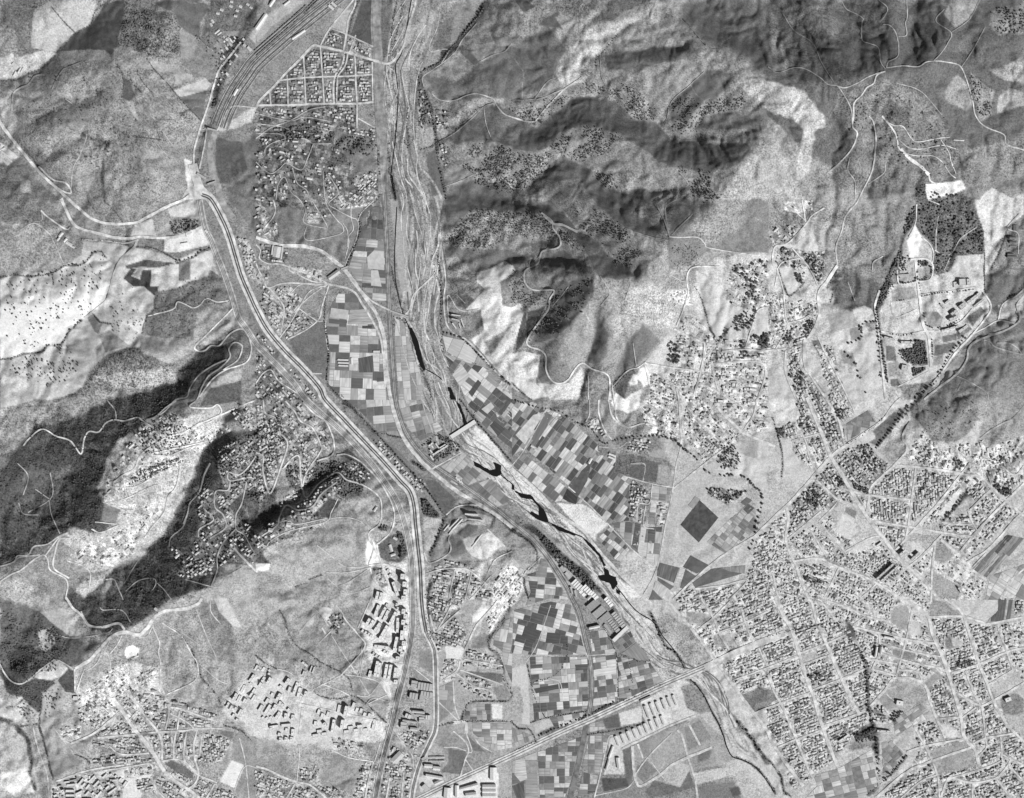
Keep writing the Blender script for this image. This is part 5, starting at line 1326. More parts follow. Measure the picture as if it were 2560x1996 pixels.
R track 2.2 .72: d1 1000,590 960,530 940,410 860,370 800,340 800,200 810,160 750,120 670,80 630,20
R track 2.2 .72: d1 1010,580 1025,530 1110,470 1095,300 1040,220 980,210
R track 2.2 .70: d1 940,0 1020,80 950,200
R track 2.2 .70: d1 1180,0 1185,150 1170,200 1180,300 1110,310
R track 3 .76: d1 1010,580 1150,562 1280,570 1350,530 1450,522 1570,540 1640,570 1690,680 1740,850 1770,990 1850,1080 2010,1150 2030,1230 2180,1280
R track 2.2 .70: d1 1410,520 1470,460 1530,370 1560,280 1430,180 1500,80
R track 2.2 .66: d1 1560,280 1720,160 1800,0
R track 2 .66: d1 1650,570 1750,420 1850,230
R track 2 .66: d1 130,120 220,260 380,370 460,540 560,700
R track 4 .76: d1 860,990 900,1050 920,1200 900,1400 870,1500 820,1600 770,1703 d2 760,20 660,140 630,260 580,400 590,560
R track 4.5 .86: d1 970,990 1080,1130 1110,1250 1140,1290
R track 8 .88: d1 1130,1270 1200,1350 1300,1420 1370,1490
R track 3.5 .86: d1 1370,1490 1380,1540 1440,1570
R track 2.5 .78: d1 1000,1030 1070,1070 1150,1080 1220,1180 1280,1210 1450,1180 1550,1170
R track 2.5 .78: d1 1110,1190 1200,1260 1310,1270 1480,1240 1600,1270
R track 2.5 .78: d1 1170,1310 1280,1330 1400,1330 1480,1380 1550,1480 1600,1520
R track 2.5 .78: d1 1470,1190 1540,1300 1560,1380 1600,1480
R track 3 .84: d1 1580,1195 1670,1200
R track 2.2 .70: d1 700,1340 680,1450 740,1550 740,1703
R track 2.2 .72: d1 1000,1390 990,1470 900,1540 850,1570
R track 2 .62: d1 1100,710 1300,780 1480,980
R lane 4.5 .80: d2 480,70 370,140 330,200 170,370 60,400 40,540 80,600 60,740
R lane 2.5 .76: d2 170,40 320,180
R lane 3 .86: d2 290,0 320,190
R lane 3.5 .80: d2 80,600 130,780 150,1000 170,1060 130,1160 60,1280
R lane 3 .80: d2 80,590 130,530 270,500
R lane 3.5 .80: d2 205,410 350,580 430,740
R road 8 .78: d2 590,560 500,700 430,800 440,950 420,1040 370,1140 310,1220 315,1430
R street 5 .80: d2 315,1430 430,1600 500,1703 d3 600,170 640,320 665,400
R street 4 .82: d2 150,1290 150,1470 240,1703
R street 4 .82: c2 2090,1290 d2 150,1270
R street 3.5 .82: d2 420,1160 500,1330 600,1520 690,1703 d3 740,110
R street 2.5 .82: d2 170,1050 280,1020 360,980
R avenue 5 .84: d2 950,770 912,900 930,1040 960,1300 980,1500 1000,1703
R avenue 7 .86: d2 1255,500 1275,700 1300,900 1320,1060 1370,1180 1390,1430
R avenue 4 .84: d2 1100,600 1110,700 1140,720 1270,700 1380,680 1405,600 1395,540 1330,500 1200,510
R avenue 4 .84: d2 1300,810 1450,790 1600,775 1770,750 1850,810 1895,940 1740,1150
R road 5 .84: d2 1740,1150 1600,1300 1500,1440 1400,1570
R avenue 4 .84: d2 960,1120 1150,1150 1330,1120 1480,1110 1640,1040 1740,930
R track 3 .84: d2 1265,40 1255,200 1190,340
R track 3 .80: d2 1310,320 1380,380 1410,460 1395,560
R track 2.5 .74: d2 1430,440 1430,300 1450,140
R track 2.5 .74: d2 1420,430 1500,470 1570,450 1640,330 1780,230
R track 2.5 .74: d2 1560,470 1500,600
R track 2.5 .76: d2 1360,0 1460,40
R track 3.5 .82: d2 1050,860 1060,960 1100,1000 1180,970 1270,930
R track 3 .84: d2 1090,1280 1170,1360 1230,1420 1370,1410
R track 3 .84: d2 1110,1590 1370,1460
R road 5 .82: d2 1330,1703 1440,1610 1600,1490 1690,1370 1710,1270 1780,1200 2000,1120 2110,1060 2150,1000 2120,900 2180,820
R track 3.5 .80: d2 1750,1140 1850,1090 1960,1030 2100,1050
R track 4 .80: d2 2180,760 2100,830 2000,890 1960,1020
R track 4 .74: d2 1840,1195 1890,1210 1950,1260 2170,1320
R track 3.5 .74: d2 1950,1220 2050,1220 2120,1260 2165,1320
R track 2.5 .70: d2 1610,1500 1720,1550 1860,1640 1880,1703
R track 2 .66: d2 1660,1550 1580,1680
R track 2.5 .76: d2 2140,120 2040,240 2130,290 2130,460
R track 2.5 .66: d2 680,700 740,860
R track 3 .80: d2 890,600 900,530 980,480
R avenue 8 .83: d3 330,-20 430,220 530,470 640,660 750,850 880,1050 1000,1200 1100,1340 1200,1430
R street 6 .83: d3 1200,1430 1350,1570 1440,1680
R street 7 .83: c3 2050,1180 d3 0,1050 160,900 300,750 420,610 540,480 660,390 820,290 980,170 1060,60 1130,-10
R street 3.5 .82: d3 230,200 320,350 350,480 410,600
R street 4 .82: d3 200,350 450,285
R street 5 .82: d3 410,680 500,770 600,860
R street 3.5 .82: d3 600,860 540,930 430,1040
R street 5 .82: d3 640,760 860,810 1060,835 1230,850
R street 5 .83: d3 830,990 860,850 880,740 1060,570 1180,440
R track 6 .80: d3 1180,440 1180,380 1145,310 1210,190
R street 5.5 .84: d3 1070,555 1250,570 1500,600 1700,640 1800,650 1900,740 2040,870 2180,990
R street 4.5 .82: d3 1260,570 1235,760 1210,950 1190,1090 1170,1200
R street 5 .83: d3 870,1030 1190,1080 1480,1130 1750,1170
R street 5.5 .83: d3 1090,1280 1250,1100 1450,880 1640,640 1720,540
R street 5 .83: d3 1200,1420 1320,1320 1490,1140
R street 6 .83: d3 1640,1290 1780,1120 1990,900 2180,710
R street 5 .82: d3 1720,940 1900,760
R street 3.5 .82: d3 1700,940 1720,1010 1780,1110
R street 3.5 .82: d3 1480,1040 1600,1060 1740,1060
R street 6 .83: d3 1470,1190 1600,1300 1720,1430 1860,1540
R street 5 .84: d3 1430,1200 1400,1400 1390,1720
R street 5 .83: d3 1690,1385 1850,1290 1980,1160 2100,1020 2180,950
R street 4 .80: d3 1730,1440 1870,1290 1960,1180
R track 5 .80: d3 2180,1440 2050,1560 2000,1703
R street 6 .83: d3 155,910 175,1020 150,1180 190,1310 240,1420 290,1560 350,1703 d4 370,30 420,220
R street 4 .82: d3 160,1190 320,1060 450,950
R street 5 .82: d3 430,1050 560,1180 660,1300
R street 5 .83: d3 220,1375 430,1350 560,1410 850,1520 1020,1620 1150,1703 d4 1300,110
R street 4.5 .82: d3 0,1480 40,1480 60,1580 90,1703 d4 120,130
R street 4 .82: d3 660,1290 850,1185 960,1155
R street 4 .82: d3 350,1090 500,1340
R street 4 .82: d3 200,1240 290,1340
R street 3.5 .82: d3 600,1440 480,1680
R street 4 .82: d3 800,1680 920,1570
R street 3.5 .82: d3 1240,1440 1400,1590
R track 3 .78: d3 1200,160 1180,60
R track 5 .66: d3 2180,50 2100,150 1980,210 1880,270 1810,330
R track 2.5 .74: d3 1550,400 1640,460 1720,540
R street 3.5 .82: d3 1720,540 1850,600 1910,740
R street 3.5 .82: d3 1980,560 2100,640 2180,560
R street 8 .83: d4 60,-20 120,130 200,270 260,460 340,720 390,850 460,1080 530,1280 590,1430
R street 7 .83: d4 430,230 490,370 610,650 690,830 775,980
R street 4 .83: d4 0,590 250,490
R street 5 .83: d4 270,470 510,380 660,315
R street 5 .83: d4 0,650 50,790 130,940 230,1180 310,1370 370,1520
R street 3.5 .82: d4 380,780 640,680 830,600
R street 3.5 .82: d4 110,890 360,800
R street 4.5 .82: d4 480,1085 640,1030 830,960
R street 4 .82: d4 250,1200 460,1120
R street 4 .82: d4 80,1270 240,1200
R street 3 .82: d4 300,560 560,470
R street 5 .83: d4 720,240 960,300 1180,350 1420,385
R street 3.5 .82: d4 730,225 830,150
R street 4 .82: d4 400,20 480,60 580,190 640,230
R street 4 .82: d4 500,20 680,80 830,150 1030,200
R street 4 .82: d4 780,0 940,150 1040,220
R street 4.5 .83: d4 1230,80 1185,320 1140,490 1090,680
R street 4 .82: d4 945,300 950,450 890,600
R street 4.5 .83: d4 820,510 1100,560
R street 3.5 .82: d4 880,600 1100,660
R street 3.5 .82: d4 960,380 1200,450 1480,500
R street 4.5 .83: d4 960,470 1240,550 1480,600 1545,650
R street 8 .83: d4 1120,-20 1350,140 1400,310 1500,540 1570,760 1640,1000 1670,1180 1760,1290 1800,1430
R street 5.5 .84: d4 1360,160 1640,155 1800,195 1900,215 2180,160
R street 6 .83: d4 1500,0 1640,110 1700,260 1790,540 1860,720 1930,900 2040,1080 2180,1220
R street 5 .83: d4 1560,640 1800,560 2030,460 2180,420
R street 4 .82: d4 1960,260 2040,480 2090,620
R street 6 .83: d4 870,920 990,790 1090,680 1310,715 1380,880 1440,1040 1510,1190
R street 4 .82: d4 1100,610 1270,630 1320,730
R street 5 .83: d4 1440,1030 1650,1010
R street 5 .83: d4 1180,1310 1330,1260 1700,1190
R street 5 .82: d4 1760,1230 1870,1190 2090,1150
R street 4.5 .82: d4 1240,1090 1340,1270 1440,1500 1460,1703
R street 4 .82: d4 1680,620 1760,830 1820,940 1850,1190 1860,1270 1800,1340
R street 5.5 .83: d4 1600,800 1800,910 1920,870 2180,720
R street 6 .83: d4 930,1690 1180,1480 1400,1385 1730,1270
R street 5 .83: d4 1470,1703 1520,1560 1560,1530 1740,1570 1940,1530 2050,1410 2070,1350
R street 4 .82: d4 1980,1180 1990,1330 1940,1410 1570,1530
R street 4 .82: d4 1740,1570 1740,1720
R street 4 .82: d4 1940,1530 2080,1720
R street 4 .82: d4 2050,1430 2180,1560
R street 4 .82: d4 1870,740 2100,600
R street 4 .82: d4 1650,1020 1770,930
R street 3.5 .82: d4 1060,1220 1270,1400
R street 3.5 .82: d4 1130,1703 1300,1560 1450,1500
R street 3.5 .82: d4 1990,1330 2180,1420
R track 3 .80: d4 1000,810 1090,890
S apartment_block the white estate beside the motorway: b4 1008,85,100,26,-70 1060,105,110,26,-62 1087,130,100,24,-64 1143,150,125,28,-62 932,175,62,34,-60 965,190,60,30,-62 1015,228,90,22,-55 1065,270,140,28,-60 1185,215,130,20,-87 1165,370,130,28,-78 1000,580,140,30,-79 1026,592,130,26,-80 1080,600,130,32,-80 1115,605,130,30,-80 1160,610,90,32,-82 950,630,62,20,-75 b3 1012,1650,72,22,-76 1045,1660,70,18,-76 1160,1590,130,20,70 b4 1065,392,130,12,8
S tower_block the line of towers beside the motorway: b3 1215,1480,46,36,-86 1232,1545,46,36,-86 1240,1610,46,36,-86 1222,1665,46,36,-86 b4 1225,88,44,34,-86 1243,130,40,32,-86 1222,178,44,36,-86 1238,225,48,38,-86 1210,285,84,40,-86 1226,357,40,36,-86 1198,402,46,38,-86 1213,447,46,38,-86 1174,486,38,36,-86 1158,686,38,36,-84
S pavilion the white estate beside the motorway: b4 895,264,26,16,-55 922,280,26,16,-55 948,292,26,16,-55 966,306,26,16,-55 985,458,26,18,-55 1012,476,26,16,-55 1040,492,26,14,-55 1080,440,28,16,-55 1108,452,26,14,-55 b3 1110,1440,24,16,-60 1130,1480,24,16,-60 b4 1100,45,24,16,-70 1180,40,26,20,-75 1190,75,26,18,-75
S apartment_block the stepped estate west of the motorway: b4 50,590,44,16,-57 45,680,62,18,-60 95,685,62,18,-60 22,722,40,15,-60 250,690,62,22,-56 270,765,50,14,-70 320,750,110,20,-70 350,790,90,16,-75 405,800,50,18,-75 175,825,70,18,-60 80,860,50,16,-60 25,920,60,16,-60 85,930,90,16,-58 140,915,62,18,-60 170,980,70,18,-58 235,990,52,18,-82 295,1003,50,16,-82 250,1060,80,13,-5 155,1072,60,13,-8 295,1130,60,16,-86 190,1190,40,18,-80 238,1188,40,16,-80 285,1185,36,16,-80
S apartment_house the stepped estate west of the motorway: b4 8,600,20,12,-57 104,600,20,16,-50 100,630,20,14,-50 125,805,28,13,-58 190,882,36,15,-70 212,895,24,14,-60 50,1003,22,12,-40 85,1007,22,12,-40 118,1000,22,12,-50 198,738,24,14,-50 370,825,22,14,-50 265,935,26,14,-50 112,1092,36,14,80 182,1148,30,14,-80 245,1110,30,14,-80
S apartment_block the tall slab group west of the motorway: b4 738,935,92,34,-78 706,1050,88,36,-80 636,1072,118,22,-80 690,930,70,12,-78 985,1060,90,16,-78
S courtyard_block the stepped courts south of the estate: b4 500,1148,50,12,-8 535,1112,44,11,-8 575,1136,44,10,-8 765,1115,44,12,-8 800,1080,44,12,-8 845,1105,40,10,-8 878,1070,44,12,-8 925,1100,40,10,-8 520,955,44,12,-70 550,990,44,10,-70 598,975,44,12,-70 815,900,50,12,-68 845,940,40,10,-68 880,945,40,12,-68 910,980,36,10,-68 950,985,36,12,-68 490,1055,40,12,-80 565,1065,36,10,60
S terrace_block the northwestern edge of the stepped estate: a4 2130,665,74,18,-55 2055,755,72,17,-62 2135,790,90,20,-58 1985,825,72,18,-62 2020,842,62,16,-62 2070,860,42,14,-60 2145,835,60,17,-58 1925,895,52,18,-60 1955,920,46,16,-62 1996,926,24,13,-60 2030,957,60,16,-60 1975,985,30,14,-60 2006,1022,24,15,-60 2125,712,22,13,-40 2170,580,50,14,-60
S terrace_block the low rows in the far southwest corner: a4 885,1500,56,13,-45 938,1490,22,11,-45 978,1504,24,11,-45 1018,1530,30,12,-45 1055,1567,50,13,-55 925,1556,30,12,-20 965,1558,26,12,40 908,1598,40,12,-42 950,1627,92,13,-36 680,1550,72,13,-50 775,1525,80,13,-44 706,1576,40,12,-48 740,1592,50,12,-50 812,1566,72,14,-46 840,1588,30,12,-45 670,1640,60,12,-26 735,1648,50,14,-48 785,1650,28,11,-45 840,1650,52,14,-50 602,1572,70,12,-6 592,1622,70,11,0 594,1660,70,11,0 522,1632,40,13,60 466,1664,30,14,-20 600,1696,70,11,0 740,1696,80,11,0 475,1694,40,11,0
B factory_hall 10 .72 in the works between railway and highway: b4 1440,750,120,62,9 1455,812,100,40,9 1350,725,52,54,9 1412,842,60,34,-82 1385,965,104,18,6 1400,992,80,16,8 1310,1045,120,14,9 1258,1078,50,56,6 1412,1032,44,46,0 1464,1010,38,34,0 1345,1112,60,26,6 1296,1000,50,36,22 1345,828,70,50,8
B factory_hall 9 .84 south of the long diagonal avenue: b4 1985,1600,112,34,0 1985,1640,112,34,0 1985,1680,112,34,0 2022,1490,56,104,0 1630,1655,56,90,5 1712,1640,34,100,0 1800,1605,130,24,-16 1860,1590,60,26,-16 1830,1668,90,34,-6 1380,1000,10,10,0
B factory_hall 9 .80 in the triangle north of the diagonal avenue: b4 1520,1518,150,26,10 1470,1425,70,28,4 1540,1445,60,32,6 1440,1608,50,40,48 1560,1560,80,30,-25 1210,1350,100,60,-45
B barrack_hut 4 .72 in the rows of huts near the diagonal avenue: b4 1487,1352,24,14,0 1487,1385,24,14,0 1513,1352,24,14,0 1513,1385,24,14,0 1540,1352,24,14,0 1540,1385,24,14,0 1566,1352,24,14,0 1566,1385,24,14,0 1592,1352,24,14,0 1592,1385,24,14,0
B factory_hall 11 .66 in the large works on the river bank: c4 690,55,60,110,50 740,115,60,110,50 785,165,50,110,50 858,220,150,42,52 905,180,150,42,52 812,255,90,20,52
B factory_hall 12 .88 in the large works on the river bank: c4 922,300,170,30,-44 822,30,90,36,50 c3 560,1580,110,56,46 640,1615,90,46,46 700,1665,70,40,46 c4 700,244,90,20,-12 c3 600,1645,60,30,46
B workshop 7 .74 along the lineside road by the river works: c3 430,1440,50,24,50 470,1490,50,24,50 505,1620,60,16,75 540,1650,60,16,75 660,1680,50,20,-45
B terrace_row 6 .84 in the comb of white rows south of the avenue: c4 895,1212,86,22,68 945,1192,86,22,68 995,1170,86,22,68 1045,1148,86,22,68 1092,1126,86,22,68 1140,1104,86,22,68 1188,1082,86,22,68 1236,1058,86,22,68 1282,1036,80,22,68 1148,965,110,22,68 1196,945,110,22,68 1244,925,100,22,68 1292,900,90,20,68 1338,880,90,20,68 1385,865,90,20,68 905,1400,90,30,82 842,1310,110,16,-70 815,1410,100,16,-74 1140,858,96,24,-24
B railway_shed 7 .88 in the railway yard: b1 45,190,150,30,-55 138,30,70,24,-55 640,66,50,18,42 664,42,50,18,42 365,300,130,18,-34 a1 2008,790,62,20,-60 b1 265,30,60,14,-38
B villa 6 .82 in the loop of villas west of the railway yard: a1 1975,18,22,20,10 1968,58,22,20,30 1890,88,24,22,20 1858,118,24,22,10 1812,185,26,18,60 1800,215,24,18,60 2050,60,22,20,30 2022,95,22,20,20 2008,140,24,20,10 2112,42,22,18,30 2140,70,20,16,30 2085,390,22,20,40 2125,420,40,22,48 1850,275,50,14,-40 1870,290,40,10,-40
B school_wing 7 .80 in the courtyard school by the canal road: b2 1705,985,80,12,8 1700,1022,70,12,12 1760,1050,80,12,70 1738,1075,50,12,70 1690,1075,60,12,55
B workshop 6 .78 beside the main road near the crossroads: b2 180,445,90,60,100 220,455,100,14,98 140,430,80,12,98 665,640,110,36,-36 508,630,36,18,-80 552,665,26,22,0
B greenhouse 4 .84 among the valley plots: b2 742,1362,90,12,2 745,1388,90,12,2 745,1412,80,12,2 815,1375,50,14,86 1028,1292,54,16,0
B hospital_wing 9 .86 in the tree dotted compound by the river: b3 1570,430,150,16,-32 1500,450,60,14,56 1500,395,40,12,50 1545,392,50,12,56 1500,495,50,14,56 1590,395,60,10,-32 1490,380,44,14,-40
B barn 4 .86 on the river farmland: b3 1712,672,34,12,60 1732,688,40,12,60 1752,704,34,12,60 c3 855,470,60,14,22 850,495,60,14,22 665,520,50,20,-62 180,400,40,16,30 205,430,30,14,40 740,235,34,20,-20 1150,205,24,16,0
B terrace_row 5 .84 on the quarry terraces: b3 1835,975,110,12,4 1870,1020,120,8,6 1715,1060,120,10,-46 1690,1050,100,10,-46 1620,1090,60,8,-50 1660,1120,60,8,-55 1880,1200,130,8,-52
B clubhouse 7 .88 in the walled compound beside the motorway: b3 1150,1262,60,22,72 1168,1318,40,20,-20 1188,1180,36,18,30
B farmhouse 6 .84 on the western hills: a1 130,560,50,28,42 168,605,50,12,-60 192,600,50,12,-60 130,630,50,12,-62 a2 520,300,50,22,-50 500,335,30,16,-50 590,375,50,24,30 560,345,36,18,-50 620,400,36,16,30 a4 1330,92,26,20,40 1345,800,34,12,50 b3 1018,930,44,18,-58 280,1065,36,34,10 125,1110,34,30,10 140,1155,34,26,-30
B workshop 6 .80 at the western edge: a1 20,1275,60,14,-30 40,1310,60,14,40 70,1350,90,14,44 40,1375,90,14,44
B institute_block 10 .80 in the landscaped park: d2 1600,722,50,44,-4 1652,700,54,50,-4 1702,700,30,50,-4 1480,905,44,12,46 1522,868,44,12,-38 1745,835,130,18,-38 1800,870,130,14,-38 1650,905,50,36,-38 1580,960,60,22,-38 1575,1010,70,20,-20 1545,1095,150,12,-16 1660,1100,90,26,-36 1185,1215,110,20,2 1030,1180,90,14,14 1160,1430,50,44,10 1150,640,110,10,-4
B barrack_hut 5 .44 at the right edge beyond the quarry: d2 2080,325,50,18,0 2083,360,56,18,0 2083,395,56,18,0 2075,465,76,14,0 2075,485,76,14,0 2108,240,40,44,0
B barrack_block 14 .80 at the foot of the long avenue: d3 990,1460,190,18,-42 1025,1480,180,16,-42 1180,1290,110,16,38 1250,1330,90,20,-42 1140,1300,60,20,-40
B church 12 .84 in the old centre of the eastern city: d3 430,1500,60,20,20 d4 960,440,60,16,-80 915,455,90,14,-80 1030,335,90,16,12
B schoolhouse 10 .84 in the southeastern street grid: d4 1120,890,60,40,10 980,1130,110,18,4 640,1190,90,18,-35 2040,860,50,34,-20 d3 1630,1620,50,12,60
B school_wing 8 .86 at the hilltop school in the southwest: a4 648,850,40,34,0 b4 420,560,60,18,40 470,600,60,10,-70 492,610,60,10,-70 405,635,40,10,-70 580,275,60,14,60
B bunker 4 .86 on the bright hillside camp: a2 1590,300,30,10,80 1570,370,60,8,-10 1760,270,30,16,40
"""
TO = {}
for i, c in enumerate('abcd'):
    for j, y0 in enumerate((0, 500, 1000, 1496)):
        TO[c+str(j+1)] = (640.0*i, float(y0), 640/2180.0)
TO['f'] = (0.0, 0.0, 2560/2184.0)
def pts(s):
    out = []; t = None
    for tok in s.split():
        if tok in TO: t = TO[tok]; continue
        v = [float(q) for q in tok.split(',') if q != '']
        if len(v) < 2: continue
        out.append([t[0]+v[0]*t[2], t[1]+v[1]*t[2]]+v[2:])
    return out
REC = []
for ln in DATA.splitlines():
    ln = ln.strip()
    if not ln or ln[0] == '#': continue
    h, b = ln.split(':', 1); h = h.split()
    REC.append((h[0], h[1:], b))
def recs(k): return [r for r in REC if r[0] == k]

# ------------------------------------------------------------------ noise
nrng = np.random.RandomState(3)
_tab = nrng.rand(256, 256)
def vnoise(x, y, wl, o=0):
    x = x/wl+o*17.3+900; y = y/wl+o*9.1+900
    xi = np.floor(x).astype(int); yi = np.floor(y).astype(int); fx = x-xi; fy = y-yi
    fx = fx*fx*(3-2*fx); fy = fy*fy*(3-2*fy)
    a = _tab[xi & 255, yi & 255]; b = _tab[(xi+1) & 255, yi & 255]; c = _tab[xi & 255, (yi+1) & 255]; d = _tab[(xi+1) & 255, (yi+1) & 255]
    return (a*(1-fx)+b*fx)*(1-fy)+(c*(1-fx)+d*fx)*fy-.5
def fbm(x, y, wl, o=0, n=3):
    s = 0; a = 1
    for i in range(n): s = s+a*vnoise(x, y, wl/2**i, o+i*3); a *= .5
    return s

# ------------------------------------------------------------------ height field
def smooth(a, n):
    for _ in range(n):
        a = np.pad(a, 1, mode='edge')
        a = (a[:-2, 1:-1]+2*a[1:-1, 1:-1]+a[2:, 1:-1])/4
        a = np.pad(a, ((0, 0), (1, 1)), mode='edge')
        a = (a[:, :-2]+2*a[:, 1:-1]+a[:, 2:])/4
    return a
X0, Y0, X1, Y1 = -320.0, -320.0, 2880.0, 2240.0
samp = []
for k, h, b in recs('H'):
    p = pts(b)
    for a, c in zip(p[:-1], p[1:]):
        L = math.hypot(c[0]-a[0], c[1]-a[1]); n = max(2, int(L/3))
        for i in range(n+1):
            t = i/n; samp.append([a[q]+(c[q]-a[q])*t for q in range(3)])
samp = np.array(samp); samp[:, 2] *= RELIEF
hc = None
for st in (80.0, 40.0, 20.0, 10.0):
    nx = int((X1-X0)/st)+1; ny = int((Y1-Y0)/st)+1
    sm = np.zeros((ny, nx)); cn = np.zeros((ny, nx))
    ix = np.clip(((samp[:, 0]-X0)/st+.5).astype(int), 0, nx-1); iy = np.clip(((samp[:, 1]-Y0)/st+.5).astype(int), 0, ny-1)
    np.add.at(sm, (iy, ix), samp[:, 2]); np.add.at(cn, (iy, ix), 1)
    fix = cn > 0; fv = np.where(fix, sm/np.maximum(cn, 1), 0)
    if hc is None: hc = np.full((ny, nx), samp[:, 2].mean())
    else:
        gy = np.linspace(0, hc.shape[0]-1, ny); gx = np.linspace(0, hc.shape[1]-1, nx)
        yi = np.minimum(gy.astype(int), hc.shape[0]-2); xi = np.minimum(gx.astype(int), hc.shape[1]-2)
        fy = (gy-yi)[:, None]; fx = (gx-xi)[None]
        hc = (hc[yi][:, xi]*(1-fx)+hc[yi][:, xi+1]*fx)*(1-fy)+(hc[yi+1][:, xi]*(1-fx)+hc[yi+1][:, xi+1]*fx)*fy
    for it in range(400 if st > 30 else 160):
        hc[fix] = fv[fix]
        p = np.pad(hc, 1, mode='edge')
        hc = .25*(p[:-2, 1:-1]+p[2:, 1:-1]+p[1:-1, :-2]+p[1:-1, 2:])
    hc[fix] = fv[fix]
def bil(a, gx, gy):
    gx = np.clip(gx, 0, a.shape[1]-1.001); gy = np.clip(gy, 0, a.shape[0]-1.001)
    xi = gx.astype(int); yi = gy.astype(int); fx = gx-xi; fy = gy-yi
    return (a[yi, xi]*(1-fx)+a[yi, xi+1]*fx)*(1-fy)+(a[yi+1, xi]*(1-fx)+a[yi+1, xi+1]*fx)*fy
GS = 2.75; MX = 82.5
gxs = np.arange(-MX, 2560+MX+.1, GS); gys = np.arange(-MX, 1996+MX+.1, GS)
NX, NY = len(gxs), len(gys)
GX, GY = np.meshgrid(gxs, gys)
hc1 = smooth(hc, 1)
Z = bil(hc1, (GX-X0)/10, (GY-Y0)/10)
Z = np.minimum(smooth(Z, 34), smooth(Z, 2))
gyy, gxx = np.gradient(Z, GS*S)
slope = smooth(np.hypot(gxx, gyy), 30)
hill = np.clip((slope-.03)/.10, 0, 1)
qx = GX+fbm(GX, GY, 60, 31, 2)*34; qy = GY+fbm(GX, GY, 60, 35, 2)*34
Z = Z+hill*(np.abs(fbm(qx, qy, 110, 5, 2))*11+np.abs(fbm(qx, qy, 44, 8, 2))*11+np.abs(fbm(qx, qy, 19, 12, 2))*6+fbm(GX, GY, 10, 2, 2)*1.6-7)+(.2+.5*hill)*vnoise(GX, GY, 6, 4)
# gullies: follow the run-off down the slopes and cut along it
def carve(st, amt, jn):
    global Z
    zz = Z[::st, ::st]+jn*vnoise(GX[::st, ::st], GY[::st, ::st], 9, 70)+jn*.6*(nrng.rand(*Z[::st, ::st].shape)-.5); n0, n1 = zz.shape
    zp = np.pad(zz, 1, mode='constant', constant_values=1e9); best = zz.copy(); rec = np.arange(n0*n1).reshape(n0, n1); ids = rec.copy(); idp = np.pad(ids, 1)
    bs = np.zeros_like(zz)
    for dy in (0, 1, 2):
        for dx in (0, 1, 2):
            if dy == 1 and dx == 1: continue
            nb = zp[dy:dy+n0, dx:dx+n1]; s_ = (zz-nb)/(1.414 if dy != 1 and dx != 1 else 1); mk_ = s_ > bs
            bs = np.where(mk_, s_, bs); rec = np.where(mk_, idp[dy:dy+n0, dx:dx+n1], rec)
    acc = [1.0]*(n0*n1); rc = rec.ravel().tolist()
    for i in np.argsort(-zz.ravel()).tolist():
        r = rc[i]
        if r != i: acc[r] += acc[i]
    a = np.array(acc).reshape(n0, n1)
    cv = np.clip(np.log2(a)-1.2, 0, 7)
    cv = smooth(cv, 1)
    Z = Z-hill*amt*bil(cv, (GX+MX)/GS/st, (GY+MX)/GS/st)
carve(3, 2.0, 2.5)
carve(2, 1.0, 1.0)
def H(x, y):
    x = np.asarray(x, float); y = np.asarray(y, float)
    return bil(Z, (x+MX)/GS, (y+MX)/GS)
def WXY(x, y, z): k = S*(HC-z)/HC; return (x-PX)*k, (PY-y)*k
def P3(x, y, off=0.):
    z = float(H(x, y)); k = S*(HC-z)/HC
    return ((x-PX)*k, (PY-y)*k, z+off)
def P3r(x, y, off):
    # a road bed sits on the highest ground under its width
    z = float(np.max(H([x, x+2.4, x-2.4, x, x], [y, y, y, y+2.4, y-2.4]))); k = S*(HC-z)/HC
    return ((x-PX)*k, (PY-y)*k, z+off)

# ------------------------------------------------------------------ land cover (own colour of the ground, plus painted shade on some hill slopes)
T = np.full((NY, NX), .56); SP = np.full((NY, NX), .3)
WX = fbm(GX, GY, 26, 11, 3); WY = fbm(GX, GY, 26, 14, 3)
def inside(P, x, y):
    r = np.zeros(x.shape, bool); n = len(P); j = n-1
    for i in range(n):
        xi, yi = P[i][:2]; xj, yj = P[j][:2]
        if yi != yj:
            r ^= ((yi > y) != (yj > y)) & (x < (xj-xi)*(y-yi)/(yj-yi)+xi)
        j = i
    return r
def edist(P, x, y, closed=True):
    d = np.full(x.shape, 1e9); n = len(P)
    for i in range(n if closed else n-1):
        ax, ay = P[i][:2]; bx, by = P[(i+1) % n][:2]
        dx, dy = bx-ax, by-ay; l2 = dx*dx+dy*dy+1e-9
        t = np.clip(((x-ax)*dx+(y-ay)*dy)/l2, 0, 1)
        d = np.minimum(d, (x-ax-t*dx)**2+(y-ay-t*dy)**2)
    return np.sqrt(d)
def win(P, m):
    xs = [p[0] for p in P]; ys = [p[1] for p in P]
    i0 = max(0, int((min(xs)-m+MX)/GS)); i1 = min(NX, int((max(xs)+m+MX)/GS)+2)
    j0 = max(0, int((min(ys)-m+MX)/GS)); j1 = min(NY, int((max(ys)+m+MX)/GS)+2)
    return slice(j0, j1), slice(i0, i1)
def paint(P, tone, sp, f, tex=None):
    m = f*2+6; w = win(P, m); x = GX[w]; y = GY[w]
    if x.size == 0: return
    if f >= 2:
        am = min(f*2.0, 16); x = x+WX[w]*am; y = y+WY[w]*am
    ins = inside(P, x, y); d = edist(P, x, y); s = np.where(ins, d, -d)
    ff = max(f, .9)
    a = np.clip(.5+s/(ff*1.6), 0, 1); a = a*a*(3-2*a)
    t = tone if tex is None else tone+tex[w]
    T[w] = T[w]*(1-a)+t*a; SP[w] = SP[w]*(1-a)+sp*a
